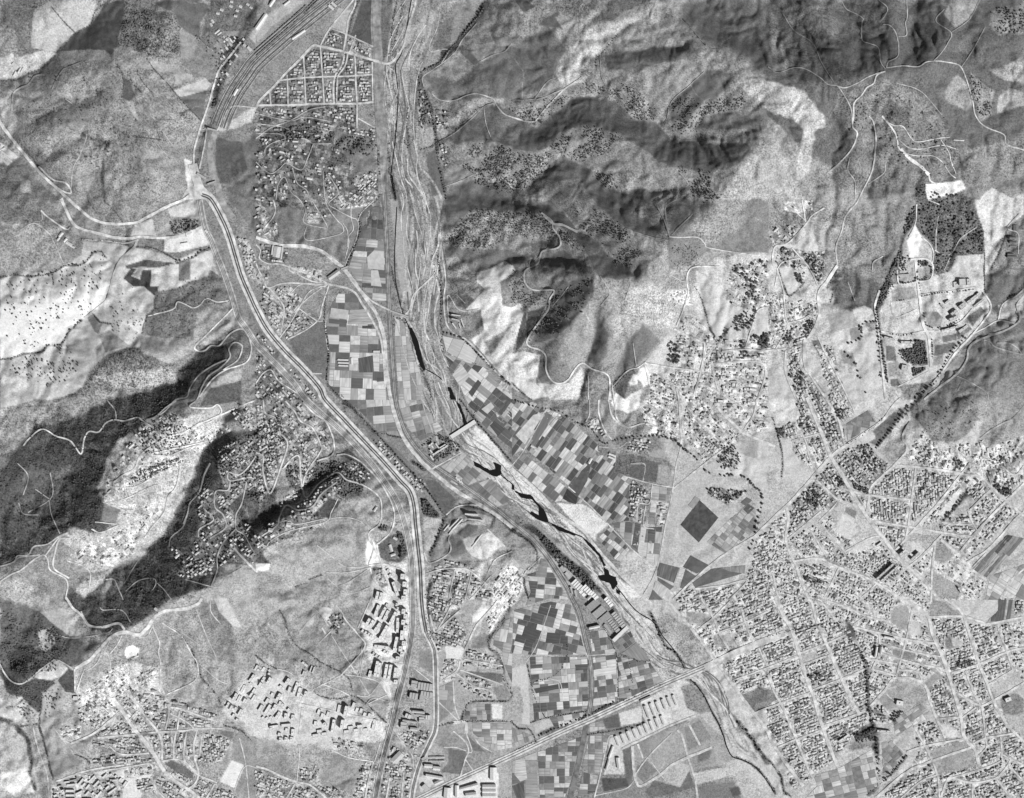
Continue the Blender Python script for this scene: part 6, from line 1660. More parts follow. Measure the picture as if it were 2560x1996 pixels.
def line(P, wd, tone, f, a0=1.):
    w = win(P, wd+f*2+4); x = GX[w]; y = GY[w]
    if x.size == 0: return
    k = min(wd*.35, 4)
    d = edist(P, x+WX[w]*k*1.5, y+WY[w]*k*1.5, False)-wd*.5*(1+.8*WX[w])
    a = np.clip(.5-d/max(f, 1)/1.6, 0, 1)*a0*min(1, wd/2.75+.2)*(np.clip(.72+vnoise(x, y, 26, 60)*1.5, .15, 1) if tone < .5 else 1)
    T[w] = T[w]*(1-a)+tone*a; SP[w] = SP[w]*(1-a)+.5*a
def catmull(P, step=5.):
    P = [p[:2] for p in P]
    if len(P) < 2: return P
    Q = [[2*P[0][0]-P[1][0], 2*P[0][1]-P[1][1]]]+P+[[2*P[-1][0]-P[-2][0], 2*P[-1][1]-P[-2][1]]]
    out = []
    for i in range(1, len(Q)-2):
        p0, p1, p2, p3 = Q[i-1:i+3]
        L = math.hypot(p2[0]-p1[0], p2[1]-p1[1]); n = max(1, int(L/step))
        for k in range(n):
            t = k/n; o = []
            for c in (0, 1):
                o.append(.5*(2*p1[c]+(p2[c]-p0[c])*t+(2*p0[c]-5*p1[c]+4*p2[c]-p3[c])*t*t+(3*p1[c]-p0[c]-3*p2[c]+p3[c])*t**3))
            out.append(o)
    out.append(P[-1]); return out
for k, h, b in recs('L'): paint(pts(b), float(h[0]), float(h[1]), float(h[2]))  # dark north-west hill slopes: scrub tone with slope shade painted into the colour
# farmland soil under the plots
for k, h, b in recs('F'): paint(pts(b), .60, .2, 1)
def cells(ang, cw, ch, o):
    a = math.radians(ang); u = GX*math.cos(a)+GY*math.sin(a); v = -GX*math.sin(a)+GY*math.cos(a)
    r = np.floor(v/ch).astype(int); u = u+(_tab[r & 255, o])*cw
    c = np.floor(u/cw).astype(int)
    e1 = np.abs(v/ch-r-.5)*ch; e2 = np.abs(u/cw-c-.5)*cw
    ed = np.maximum(np.clip(1-(ch/2-e1)/1.8, 0, 1), np.clip(1-(cw/2-e2)/1.8, 0, 1))
    return _tab[(c*7+o*13) & 255, (r*11+c*3+o) & 255]-.5-ed*.45*(_tab[(c*3+5) & 255, (r*5+o) & 255] > .45)
U = []
for k, h, b in recs('U'):
    P = pts(b); ang, den, tr, tone = map(float, h[:4]); nm = ' '.join(h[4:])
    i = len(U); U.append((P, ang, den, tr, tone, nm))
    tex = cells(ang, 15, 9, i % 37)*.26+cells(ang, 7, 18, (i+9) % 37)*.14
    paint(P, tone+(.03 if tone < .7 else .05), .5, 1.2, tex)
for k, h, b in recs('X'): paint(pts(b), float(h[0]), float(h[1]), float(h[2]))
for k, h, b in recs('P'): line(catmull(pts(b), 12), float(h[0]), float(h[1]), float(h[2]))
for k, h, b in recs('W'): paint(pts(b), .2, .1, 1.2)
# river bed braids: streaks that follow the channel
BR = catmull(pts('b1 1480,-60 b1 1330,300 b1 1250,600 b1 1260,900 b1 1260,1200 b1 1290,1500 b2 1400,0 b2 1430,400 b2 1440,800 b2 1420,1100 b2 1540,1450 b3 1690,280 b3 1900,480 b3 2180,760 c3 250,960 c3 520,1200 c3 800,1540 c4 1080,260 c4 1320,560 c4 1600,660 c4 1780,900 c4 1950,1200 c4 2180,1420'), 30)
for i in range(300):
    s0 = rnd.randint(0, len(BR)-6); n = rnd.randint(3, 9); o = rnd.uniform(-48, 48)*(1 if s0 < len(BR)*.45 else .42); ph = rnd.uniform(0, 6)
    Q = []
    for q in range(s0, min(len(BR)-1, s0+n)):
        dx = BR[q+1][0]-BR[q][0]; dy = BR[q+1][1]-BR[q][1]; L = math.hypot(dx, dy)+1e-6
        oo = o+11*math.sin(ph+q*(.5+.8*((i*53) % 10)/10)); Q.append([BR[q][0]-dy/L*oo, BR[q][1]+dx/L*oo])
    if len(Q) > 2: line(catmull(Q, 10), rnd.uniform(1.2, 4.5), rnd.choice([.38, .44, .48, .76, .8, .72]), 1.5, .75)
# faint footpaths worn into the hillsides
for i in range(420):
    x, y = rnd.uniform(0, 2560), rnd.uniform(0, 1996); gi = (min(NY-1, int((y+MX)/GS)), min(NX-1, int((x+MX)/GS)))
    if SP[gi] < .4 or hill[gi] < .12: continue
    a = rnd.uniform(0, 6.28); Q = []
    for j in range(rnd.randint(5, 16)):
        Q.append([x, y]); a += rnd.uniform(-.5, .5); x += 8*math.cos(a); y += 8*math.sin(a)
    line(Q, 1.3, min(.78, T[gi]+.20), 1, .8)
TER = np.sin(Z*2*math.pi/4.5+fbm(GX, GY, 60, 44, 2)*6)*np.clip(hill*1.3, 0, 1)*np.clip(SP*3-.6, 0, 1)*np.clip(.3+vnoise(GX, GY, 120, 9)*2.4, 0, 1)
T += TER*.055
T += (fbm(GX, GY, 90, 20, 3)*.05+fbm(GX, GY, 24, 23, 2)*.05)*np.clip(SP*1.6, .1, 1)
T = np.clip(T, .1, .96)

# ------------------------------------------------------------------ materials
KALB = 0.90
def lin(t): return KALB*((t+.055)/1.055)**2.4
def nn(t, ty, **k):
    n = t.nodes.new(ty)
    for a, v in k.items(): setattr(n, a, v)
    return n
def mat(name, tone, amp=.12, scale=.25, rough=.9, stretch=None, spec=.15):
    key = (name, round(tone, 3))
    if key in MATS: return MATS[key]
    m = bpy.data.materials.new(name); m.use_nodes = True; t = m.node_tree; b = t.nodes['Principled BSDF']
    a = lin(tone); no = nn(t, 'ShaderNodeTexNoise'); tc = nn(t, 'ShaderNodeTexCoord'); mp = nn(t, 'ShaderNodeMapping')
    no.inputs['Scale'].default_value = scale; no.inputs['Detail'].default_value = 4; no.inputs['Roughness'].default_value = .65
    if stretch: mp.inputs['Scale'].default_value = stretch
    t.links.new(tc.outputs['Object'], mp.inputs[0]); t.links.new(mp.outputs[0], no.inputs[0])
    mr = nn(t, 'ShaderNodeMapRange'); mr.inputs[1].default_value = .3; mr.inputs[2].default_value = .7
    mr.inputs[3].default_value = max(0, a*(1-amp*2)); mr.inputs[4].default_value = min(.85, a*(1+amp*2))
    t.links.new(no.outputs[0], mr.inputs[0]); t.links.new(mr.outputs[0], b.inputs['Base Color'])
    b.inputs['Roughness'].default_value = rough; b.inputs['Specular IOR Level'].default_value = spec
    MATS[key] = m; return m
MATS = {}
def q(tone, n=20): return round(round(tone*n)/n, 3)
def terrain_mat():
    m = bpy.data.materials.new('ground_cover'); m.use_nodes = True; t = m.node_tree; b = t.nodes['Principled BSDF']; L = t.links
    b.inputs['Roughness'].default_value = .95; b.inputs['Specular IOR Level'].default_value = .1
    at = nn(t, 'ShaderNodeAttribute', attribute_name='cover'); sc = nn(t, 'ShaderNodeSeparateColor'); L.new(at.outputs['Color'], sc.inputs[0])
    geo = nn(t, 'ShaderNodeNewGeometry')
    def noise(s, d=3, r=.6):
        n = nn(t, 'ShaderNodeTexNoise'); n.inputs['Scale'].default_value = s; n.inputs['Detail'].default_value = d; n.inputs['Roughness'].default_value = r
        L.new(geo.outputs['Position'], n.inputs[0]); return n.outputs[0]
    def ma(op, a, c, d=None):
        n = nn(t, 'ShaderNodeMath', operation=op)
        for i, v in enumerate((a, c, d)):
            if v is None: continue
            if isinstance(v, (int, float)): n.inputs[i].default_value = v
            else: L.new(v, n.inputs[i])
        return n.outputs[0]
    n1 = noise(.10, 4, .7); n2 = noise(.022, 3); n3 = noise(.2, 2, .6)
    s = ma('ADD', ma('MULTIPLY', ma('SUBTRACT', n1, .5), 3.1), ma('MULTIPLY', ma('SUBTRACT', n2, .5), 2.4))
    s = ma('ADD', s, ma('MULTIPLY', ma('SUBTRACT', n3, .5), 3.0))
    amp = ma('MULTIPLY_ADD', sc.outputs[1], .80, .12)
    amp = ma('MULTIPLY', amp, ma('MULTIPLY_ADD', noise(.006, 2), 1.7, .15))
    f = ma('MULTIPLY_ADD', s, amp, 1.0)
    vo = nn(t, 'ShaderNodeTexVoronoi'); vo.inputs['Scale'].default_value = .085; L.new(geo.outputs['Position'], vo.inputs[0])
    mr = nn(t, 'ShaderNodeMapRange'); mr.inputs[1].default_value = .20; mr.inputs[2].default_value = .36; L.new(vo.outputs[0], mr.inputs[0])
    sp = ma('MULTIPLY', ma('SUBTRACT', 1.0, mr.outputs[0]), ma('MULTIPLY', ma('MAXIMUM', ma('SUBTRACT', sc.outputs[1], .25), 0.0), .62))
    f = ma('MULTIPLY', f, ma('SUBTRACT', 1.0, sp))
    f = ma('MAXIMUM', f, .15)
    al = ma('MINIMUM', ma('MULTIPLY', sc.outputs[0], f), .85)
    L.new(al, b.inputs['Base Color'])
    return m

# ------------------------------------------------------------------ object helpers
def tag(o, label=None, cat=None, group=None, kind=None):
    if label: o['label'] = label
    if cat: o['category'] = cat
    if group: o['group'] = group
    if kind: o['kind'] = kind
    return o
def mesh(name, V, F, mats, mi=None):
    me = bpy.data.meshes.new(name)
    V = np.asarray(V, np.float32).reshape(-1, 3)
    if isinstance(F, np.ndarray):
        n, k = F.shape
        me.vertices.add(len(V)); me.vertices.foreach_set('co', V.ravel())
        me.loops.add(n*k); me.loops.foreach_set('vertex_index', F.ravel().astype(np.int32))
        me.polygons.add(n); me.polygons.foreach_set('loop_start', np.arange(0, n*k, k, dtype=np.int32))
        me.update(calc_edges=True)
    else:
        me.from_pydata([tuple(v) for v in V], [], F); me.update()
    for m in (mats if isinstance(mats, list) else [mats]): me.materials.append(m)
    if mi is not None: me.polygons.foreach_set('material_index', np.asarray(mi, np.int32))
    return me
def obj(name, me, parent=None, loc=None, rz=0, scale=None):
    o = bpy.data.objects.new(name, me); COL.objects.link(o)
    if loc is not None: o.location = loc
    if rz: o.rotation_euler = (0, 0, rz)
    if scale: o.scale = scale
    if parent is not None: o.parent = parent
    return o

# ------------------------------------------------------------------ terrain
ex = []; v = 20.
while gxs[-1]+v < 9000: ex.append(v); v *= 1.5
ex = np.array(ex)
ax = np.concatenate([gxs[0]-ex[::-1], gxs, gxs[-1]+ex]); ay = np.concatenate([gys[0]-ex[::-1], gys, gys[-1]+ex])
AX, AY = np.meshgrid(ax, ay)
cz = H(AX, AY); outd = np.hypot(np.maximum(0, np.maximum(gxs[0]-AX, AX-gxs[-1])), np.maximum(0, np.maximum(gys[0]-AY, AY-gys[-1])))
cz = cz+fbm(AX, AY, 500, 3, 3)*np.clip(outd/400, 0, 1)*140
kx = S*(HC-cz)/HC
V = np.stack([(AX-PX)*kx, (PY-AY)*kx, cz], -1)
ny, nx = AX.shape; idx = np.arange(ny*nx).reshape(ny, nx)
Fq = np.stack([idx[:-1, :-1], idx[1:, :-1], idx[1:, 1:], idx[:-1, 1:]], -1).reshape(-1, 4)
me = mesh('ground', V, Fq, terrain_mat())
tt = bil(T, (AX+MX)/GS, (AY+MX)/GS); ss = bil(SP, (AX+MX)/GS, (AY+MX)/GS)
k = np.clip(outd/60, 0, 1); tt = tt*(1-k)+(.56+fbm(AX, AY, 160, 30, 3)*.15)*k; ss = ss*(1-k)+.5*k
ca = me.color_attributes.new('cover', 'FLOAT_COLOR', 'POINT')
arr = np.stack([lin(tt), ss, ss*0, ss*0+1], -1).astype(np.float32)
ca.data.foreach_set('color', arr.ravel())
me.polygons.foreach_set('use_smooth', np.ones(len(me.polygons), bool))
tag(obj('ground', me), kind='structure')

# ------------------------------------------------------------------ keep-off raster for houses and trees
MR = 2.0; MW, MH = int(2720/MR), int(2160/MR); MASK = np.zeros((MH, MW), np.uint8)
mgx, mgy = np.meshgrid(np.arange(MW)*MR-80, np.arange(MH)*MR-80)
def mwin(P, m):
    xs = [p[0] for p in P]; ys = [p[1] for p in P]
    return (slice(max(0, int((min(ys)-m+80)/MR)), max(0, int((max(ys)+m+80)/MR)+2)), slice(max(0, int((min(xs)-m+80)/MR)), max(0, int((max(xs)+m+80)/MR)+2)))
def mpoly(P):
    w = mwin(P, 2); MASK[w] |= inside(P, mgx[w], mgy[w]).astype(np.uint8)
def mline(P, r):
    for a, b_ in zip(P[:-1], P[1:]):
        w = mwin([a, b_], r+2); MASK[w] |= (edist([a, b_], mgx[w], mgy[w], False) < r).astype(np.uint8)
def blocked(x, y):
    i = int((x+80)/MR); j = int((y+80)/MR)
    return not (0 <= i < MW and 0 <= j < MH) or MASK[j, i]

# ------------------------------------------------------------------ ribbons: roads, streets, tracks, railways
wm = bpy.data.materials.new('river_water'); wm.use_nodes = True
wb = wm.node_tree.nodes['Principled BSDF']; wb.inputs['Roughness'].default_value = .12
_no = nn(wm.node_tree, 'ShaderNodeTexNoise'); _no.inputs['Scale'].default_value = .03
_mr = nn(wm.node_tree, 'ShaderNodeMapRange'); _mr.inputs[3].default_value = .006; _mr.inputs[4].default_value = .02
wm.node_tree.links.new(_no.outputs[0], _mr.inputs[0]); wm.node_tree.links.new(_mr.outputs[0], wb.inputs['Base Color'])
PLAIN = {'track': 'dirt_track', 'lane': 'lane', 'avenue_lane': 'road_marking'}
rn = 0; WAG = []
ZO = {'motorway_verge': .5, 'railway_bed': .7, 'track': .8, 'lane': .95, 'street': 1.1, 'road': 1.25, 'avenue': 1.2, 'motorway': 1.6, 'railway_track': 1.8, 'avenue_lane': 2.0, 'canal_towpath': .9, 'river_channel': .6}
def offset(P, o):
    if not o: return P
    Q = []
    for i in range(len(P)):
        a = P[max(0, i-1)]; b_ = P[min(len(P)-1, i+1)]; dx = b_[0]-a[0]; dy = b_[1]-a[1]; L = math.hypot(dx, dy)+1e-9
        Q.append([P[i][0]-dy/L*o, P[i][1]+dx/L*o])
    return Q
def ribbon(name, P, wd, tone, z, rag=.0):
    n = len(P); cols = 2 if wd < 5 else (3 if wd < 9 else 5)
    Vv = []
    for i in range(n):
        a = P[max(0, i-1)]; b_ = P[min(n-1, i+1)]; dx = b_[0]-a[0]; dy = b_[1]-a[1]; L = math.hypot(dx, dy)+1e-9
        wl = wd/2*(1+rag*float(vnoise(np.array([P[i][0]]), np.array([P[i][1]]), 14, 3)[0])*2); wr = wd/2*(1+rag*float(vnoise(np.array([P[i][0]]), np.array([P[i][1]]), 14, 7)[0])*2)
        for c in range(cols):
            o = -wl+(wl+wr)*c/(cols-1); Vv.append(P3r(P[i][0]-dy/L*o, P[i][1]+dx/L*o, z))
    Ff = [[i*cols+c, i*cols+c+1, (i+1)*cols+c+1, (i+1)*cols+c] for i in range(n-1) for c in range(cols-1)]
    me = mesh(name, Vv, Ff, wm if name == 'river_channel' else mat(name.rstrip('_')+'_surface', q(tone, 25), .24, .05))
    for pl in me.polygons: pl.use_smooth = True
    return me
for k_, h, b in recs('R'):
    P = pts(b)
    if len(P) < 2 or math.hypot(P[0][0]-P[1][0], P[0][1]-P[1][1]) < 1: continue
    nm = h[0]; wd = float(h[1])*(.8 if h[0] in ('track', 'lane') and float(h[1]) < 6 else 1); tone = float(h[2]); offs = [float(v) for v in h[3].split(',')] if len(h) > 3 else [0]
    Q = catmull(P, 5 if wd > 4 else 4)
    if nm == 'freight_wagons': WAG.append((Q, offs)); continue
    mline(catmull(P, 25), wd/2*(1 if nm in ('track',) else 1)+max(map(abs, offs))+2.2)
    for o in offs:
        rn += 1
        me = ribbon(PLAIN.get(nm, nm), offset(Q, o), wd*(1.0 if wd > 3 else 1.1), tone, ZO.get(nm, 1)+(rn % 23)*.012, .35 if nm in ('track', 'lane') else (.24 if nm in ('street', 'road') else .5 if nm == 'river_channel' else 0))
        tag(obj(PLAIN.get(nm, nm), me), kind='structure')

for i in range(120):
    s0 = rnd.randint(0, len(BR)-7); n = rnd.randint(3, 6); o = rnd.uniform(-46, 46)*(1 if s0 < len(BR)*.45 else .42); ph = rnd.uniform(0, 6); Q = []
    for q_ in range(s0, min(len(BR)-1, s0+n)):
        dx = BR[q_+1][0]-BR[q_][0]; dy = BR[q_+1][1]-BR[q_][1]; L = math.hypot(dx, dy)+1e-6
        oo = o+11*math.sin(ph+q_*(.5+.8*((i*37) % 10)/10)); Q.append([BR[q_][0]-dy/L*oo, BR[q_][1]+dx/L*oo])
    if len(Q) < 3: continue
    tag(obj('gravel_bar', ribbon('gravel_bar', catmull(Q, 6), rnd.uniform(1.2, 3.2), rnd.choice([.84, .82, .86, .78, .5, .44]), .42+.004*(i % 17), .8)), kind='structure')
# ------------------------------------------------------------------ water
for k_, h, b in recs('W'):
    P = pts(b); mpoly(P)
    P = [p[:2] for p in P]; Q = []
    for i in range(len(P)):
        a = P[i]; c = P[(i+1) % len(P)]; L = math.hypot(c[0]-a[0], c[1]-a[1]); n = max(1, int(L/6))
        for j in range(n):
            t = j/n; jx = (rnd.random()-.5)*1.8 if j else 0
            Q.append([a[0]+(c[0]-a[0])*t+jx, a[1]+(c[1]-a[1])*t-jx])
    tag(obj('river_water', mesh('river_water', [P3(x, y, 1.3) for x, y in Q], [list(range(len(Q)))[::-1]], wm)), kind='structure')

# ------------------------------------------------------------------ fields
def clip(P, x0, y0, x1, y1):
    for ax_, s, c in ((0, 1, x0), (0, -1, x1), (1, 1, y0), (1, -1, y1)):
        out = []
        for i in range(len(P)):
            a, b_ = P[i-1], P[i]; da = s*(a[ax_]-c); db = s*(b_[ax_]-c)
            if (da >= 0) != (db >= 0):
                t = da/(da-db); out.append([a[0]+(b_[0]-a[0])*t, a[1]+(b_[1]-a[1])*t])
            if db >= 0: out.append(b_)
        P = out
        if not P: return P
    return P
def area(P): return abs(sum(P[i-1][0]*P[i][1]-P[i][0]*P[i-1][1] for i in range(len(P))))/2
def split(x0, y0, x1, y1, w, h, out):
    dx, dy = x1-x0, y1-y0
    if dx/w > dy/h and dx > w*1.45:
        c = x0+dx*rnd.uniform(.36, .64); split(x0, y0, c, y1, w, h, out); split(c, y0, x1, y1, w, h, out)
    elif dy > h*1.45:
        c = y0+dy*rnd.uniform(.36, .64); split(x0, y0, x1, c, w, h, out); split(x0, c, x1, y1, w, h, out)
    elif dx > w*1.45:
        c = x0+dx*rnd.uniform(.4, .6); split(x0, y0, c, y1, w, h, out); split(c, y0, x1, y1, w, h, out)
    else: out.append((x0, y0, x1, y1))
def field(P, ang, tone, parent, z):
    cx = sum(p[0] for p in P)/len(P); cy = sum(p[1] for p in P)/len(P)
    c3 = P3(cx, cy); a = -math.radians(ang); ca_, sa = math.cos(-a), math.sin(-a); Vv = []
    R = []
    for i in range(len(P)):
        p, n_ = P[i], P[(i+1) % len(P)]; m = max(1, int(math.hypot(n_[0]-p[0], n_[1]-p[1])/9))
        R += [[p[0]+(n_[0]-p[0])*t/m, p[1]+(n_[1]-p[1])*t/m] for t in range(m)]
    def loc(x, y):
        w_ = P3(x, y, z); dx, dy = w_[0]-c3[0], w_[1]-c3[1]
        return (dx*ca_-dy*sa, dx*sa+dy*ca_, w_[2]-c3[2])
    n = len(R); rings = 1 if area(P) < 260 else 2 if area(P) < 900 else min(12, int(math.sqrt(area(P))/9))
    Vv = [loc(cx+(p[0]-cx)*(1-r_/rings), cy+(p[1]-cy)*(1-r_/rings)) for r_ in range(rings) for p in R]; Vv.append(loc(cx, cy))
    Ff = [[r_*n+i, (r_+1)*n+i, (r_+1)*n+(i+1) % n, r_*n+(i+1) % n][::-1] for r_ in range(rings-1) for i in range(n)]
    o_ = (rings-1)*n; Ff += [[n*rings, o_+(i+1) % n, o_+i] for i in range(n)]
    st = rnd.choice([(.25, 3, 1), (.25, 3, 1), (3, .25, 1), (1, 1, 1)])
    nm = 'crop_%d' % int(st[0]*10)
    me = mesh('field', Vv, Ff, mat(nm, q(tone, 30), rnd.choice([.10, .17, .24]), .05, stretch=st))
    return obj('field', me, parent, c3, a)
farm_mat = mat('farm_soil', .60, .14, .1)
nf = 0
def farmland(P):
    xs = [p[0] for p in P]; ys = [p[1] for p in P]; st = 6.
    gx = np.arange(min(xs), max(xs)+st, st); gy = np.arange(min(ys), max(ys)+st, st); X, Y = np.meshgrid(gx, gy)
    c = inside(P, X[:-1, :-1]+st/2, Y[:-1, :-1]+st/2) & (edist(P, X[:-1, :-1]+st/2, Y[:-1, :-1]+st/2) > 4)
    ids = {}; Vv = []; Ff = []
    for j, i in zip(*np.nonzero(c)):
        f = []
        for jj, ii in ((j, i), (j+1, i), (j+1, i+1), (j, i+1)):
            if (jj, ii) not in ids: ids[(jj, ii)] = len(Vv); Vv.append(P3(gx[ii], gy[jj], .35))
            f.append(ids[(jj, ii)])
        Ff.append(f)
    if not Ff: Vv = [P3(p[0], p[1], .35) for p in P]; Ff = [list(range(len(P)))[::-1]]
    return tag(obj('farmland', mesh('farmland', Vv, Ff, farm_mat)), kind='structure')
FARMS = []
for k_, h, b in recs('F'):
    P = pts(b); ang, w_, h_, lo, hi = map(float, h); sc_ = 640/2180; w_ *= sc_; h_ *= sc_
    P = [p[:2] for p in P]
    a = math.radians(ang); ca_, sa = math.cos(a), math.sin(a)
    R = [[p[0]*ca_+p[1]*sa, -p[0]*sa+p[1]*ca_] for p in P]
    par = farmland(P); FARMS.append((P, par)); mpoly(P)
    out = []; xs = [p[0] for p in R]; ys = [p[1] for p in R]
    split(min(xs), min(ys), max(xs), max(ys), w_, h_, out)
    for x0, y0, x1, y1 in out:
        g = .45
        c = clip(R, x0+g, y0+g, x1-g, y1-g)
        if len(c) < 3 or area(c) < 25: continue
        t = rnd.random(); t = t*t*(3-2*t); tone = min(.86, lo-.03+(hi-lo+.08)*t**.85) if rnd.random() > .12 else lo*.88
        field([[p[0]*ca_-p[1]*sa, p[0]*sa+p[1]*ca_] for p in c], ang, tone, par, .75+.01*(nf % 9)); nf += 1
qd = None
for k_, h, b in recs('Q'):
    P = [p[:2] for p in pts(b)]; mpoly(P); cx = sum(p[0] for p in P)/len(P); cy = sum(p[1] for p in P)/len(P)
    par = min(FARMS, key=lambda f: min(math.hypot(cx-p[0], cy-p[1]) for p in f[0]))[1]
    ang = math.degrees(math.atan2(P[1][1]-P[0][1], P[1][0]-P[0][0]))
    field(P, ang, float(h[0]), par, 1.0)
for k_, h, b in recs('X'): mpoly(pts(b))

# ------------------------------------------------------------------ buildings
def ordn(i):
    w = ['northernmost', 'second', 'third', 'fourth', 'fifth', 'sixth', 'seventh', 'eighth', 'ninth', 'tenth', 'eleventh', 'twelfth']
    return w[0] if i == 0 else ((w[i] if i < 12 else '%dth' % (i+1) if (i+1) % 10 not in (1, 2, 3) or 10 < (i+1) % 100 < 14 else '%d%s' % (i+1, {1: 'st', 2: 'nd', 3: 'rd'}[(i+1) % 10]))+' from the north')
def fit(s, *cuts):
    for c in cuts:
        if len(s.split()) <= 16: break
        s = s.replace(c, '')
    return ' '.join(s.split())
def toneword(t): return 'white' if t > .84 else 'pale' if t > .72 else 'grey' if t > .56 else 'dark'
def box(V, F, M, cx, cy, z0, z1, l, w, ca_, sa, mi, top=True, tmi=None):
    n = len(V)
    for z in (z0, z1):
        for sx, sy in ((-1, -1), (1, -1), (1, 1), (-1, 1)):
            x, y = sx*l/2, sy*w/2; V.append((cx+x*ca_-y*sa, cy+x*sa+y*ca_, z))
    for i in range(4): F.append([n+i, n+(i+1) % 4, n+4+(i+1) % 4, n+4+i]); M.append(mi)
    if top: F.append([n+4, n+5, n+6, n+7]); M.append(mi if tmi is None else tmi)
def gable(V, F, M, cx, cy, z0, z1, l, w, ca_, sa, mi, rise, over=.4):
    n = len(V); L, Wd = l/2+over, w/2+over
    for x, y, z in ((-L, -Wd, z1), (L, -Wd, z1), (L, Wd, z1), (-L, Wd, z1), (-L, 0, z1+rise), (L, 0, z1+rise)):
        V.append((cx+x*ca_-y*sa, cy+x*sa+y*ca_, z))
    F += [[n, n+1, n+5, n+4], [n+2, n+3, n+4, n+5], [n+1, n+2, n+5], [n+3, n, n+4]]; M += [mi]*4
def mk(name, fn, mats, parent, **kw):
    V, F, M = [], [], []; fn(V, F, M); return obj(name, mesh(name, V, F, mats, M), parent, **kw)
def building(name, x, y, l, w, ang, h, tone, kind, label, cat, group, rz_extra=0):
    """x,y survey px of the base centre; l,w in metres; ang image degrees; h metres"""
    base = P3(x, y); rz = -math.radians(ang)
    e = bpy.data.objects.new(name, None); COL.objects.link(e); e.location = base; e.rotation_euler = (0, 0, rz)
    tag(e, label, cat, group)
    wallm = mat('rendered_wall', q(min(.8, tone-.04)), .08, .3)
    roofm = mat('roof_surface', q(tone, 25), .10, .18)
    mk('walls', lambda V, F, M: box(V, F, M, 0, 0, -4, h, l, w, 1, 0, 0, False), wallm, e)
    if kind == 'flat':
        t = .35
        def rf(V, F, M):
            box(V, F, M, 0, 0, h-.3, h, l-.02, w-.02, 1, 0, 0)
            for sx, sy, a, b_ in ((0, -1, l, t), (0, 1, l, t)): box(V, F, M, 0, sy*(w-t)/2, h, h+.8, a, b_, 1, 0, 0)
            for sx in (-1, 1): box(V, F, M, sx*(l-t)/2, 0, h, h+.8, t, w-2*t-.02, 1, 0, 0)
        ro = mk('roof', rf, roofm, e)
        if h > 9:
            n = max(1, int(l/22))
            for i in range(n):
                cx = -l/2+l*(i+.5)/n
                mk('stairwell_hatch', lambda V, F, M: box(V, F, M, cx, 0, h, h+2.6, 3.6, min(4, w*.4), 1, 0, 0), mat('roof_hatch', q(min(.84, tone+.02)), .06, .3), ro)
    elif kind == 'saw':
        n = max(2, int(l/9)); d = l/n
        def rf(V, F, M):
            for i in range(n):
                a = -l/2+i*d; k = len(V)
                V += [(a, -w/2, h), (a+d, -w/2, h), (a, -w/2, h+2.4), (a, w/2, h), (a+d, w/2, h), (a, w/2, h+2.4)]
                F += [[k+2, k+1, k+4, k+5], [k, k+2, k+5, k+3], [k, k+1, k+2], [k+3, k+5, k+4]]; M += [0, 1, 0, 0]
        mk('roof', rf, [roofm, mat('north_light_glass', .3, .1, .3)], e)
    else:
        ro = mk('roof', lambda V, F, M: gable(V, F, M, 0, 0, 0, h, l, w, 1, 0, 0, w*(.26 if w < 16 else .16)), roofm, e)
        if kind == 'gable' and l < 22:
            mk('chimney', lambda V, F, M: box(V, F, M, l*.22, w*.15, h, h+w*.26+1, .9, .9, 1, 0, 0), mat('chimney_brick', .5, .1, 1), ro)
    return e
NB = 0
sc_ = 640/2180
sd2 = np.array([.72, .69])             # away from the shadow, in image axes
cot = 1/math.tan(math.radians(SUN_EL))
for k_, h, b in recs('S'):
    nm = h[0]; place = ' '.join(h[1:]); it = []
    tl = None
    for tok in b.split():
        if tok in TO: tl = TO[tok]; continue
        cx, cy, ln, sw, ang = map(float, tok.split(','))
        a = math.radians(ang); n = np.array([-math.sin(a), math.cos(a)])
        if n @ sd2 < 0: n = -n
        dp = max(.35, float(n @ sd2))
        x, y = tl[0]+cx*tl[2], tl[1]+cy*tl[2]; l_ = ln*sc_*S; sw_ = sw*sc_*S*1.2
        bw_ = {'apartment_block': 11., 'tower_block': 14., 'pavilion': 8., 'apartment_house': 10., 'courtyard_block': 11., 'terrace_block': 8.5}[nm]
        ht = max(4.5, min(34, sw_/dp/cot*1.0))
        d = (sw_/2+bw_/2)/S; al = ht*cot*.5*float(np.array([math.cos(a), math.sin(a)]) @ sd2)/S
        x += n[0]*d+math.cos(a)*al; y += n[1]*d+math.sin(a)*al
        it.append((x, y, l_*.96, bw_, ang, ht))
    it.sort(key=lambda v: v[1])
    for i, (x, y, l_, w_, ang, ht) in enumerate(it):
        t = rnd.uniform(.86, .92)
        nw = nm.replace('_', ' ')
        sz = 'long' if l_ > 40 else 'short' if l_ < 16 else 'white'
        building(nm, x, y, l_, w_, ang, ht, t, 'flat', fit('%s flat roofed %s in %s, %s' % (sz, nw, place, ordn(i)), 'flat roofed ', ' from the north'), nw.replace('_', ' '), '%s in %s' % (nw+'s', place)); NB += 1
        P = [[x+(sx*(l_/2+2)*math.cos(math.radians(ang))-sy*(w_/2+2)*math.sin(math.radians(ang)))/S, y+(sx*(l_/2+2)*math.sin(math.radians(ang))+sy*(w_/2+2)*math.cos(math.radians(ang)))/S] for sx, sy in ((-1, -1), (1, -1), (1, 1), (-1, 1))]
        mpoly(P)
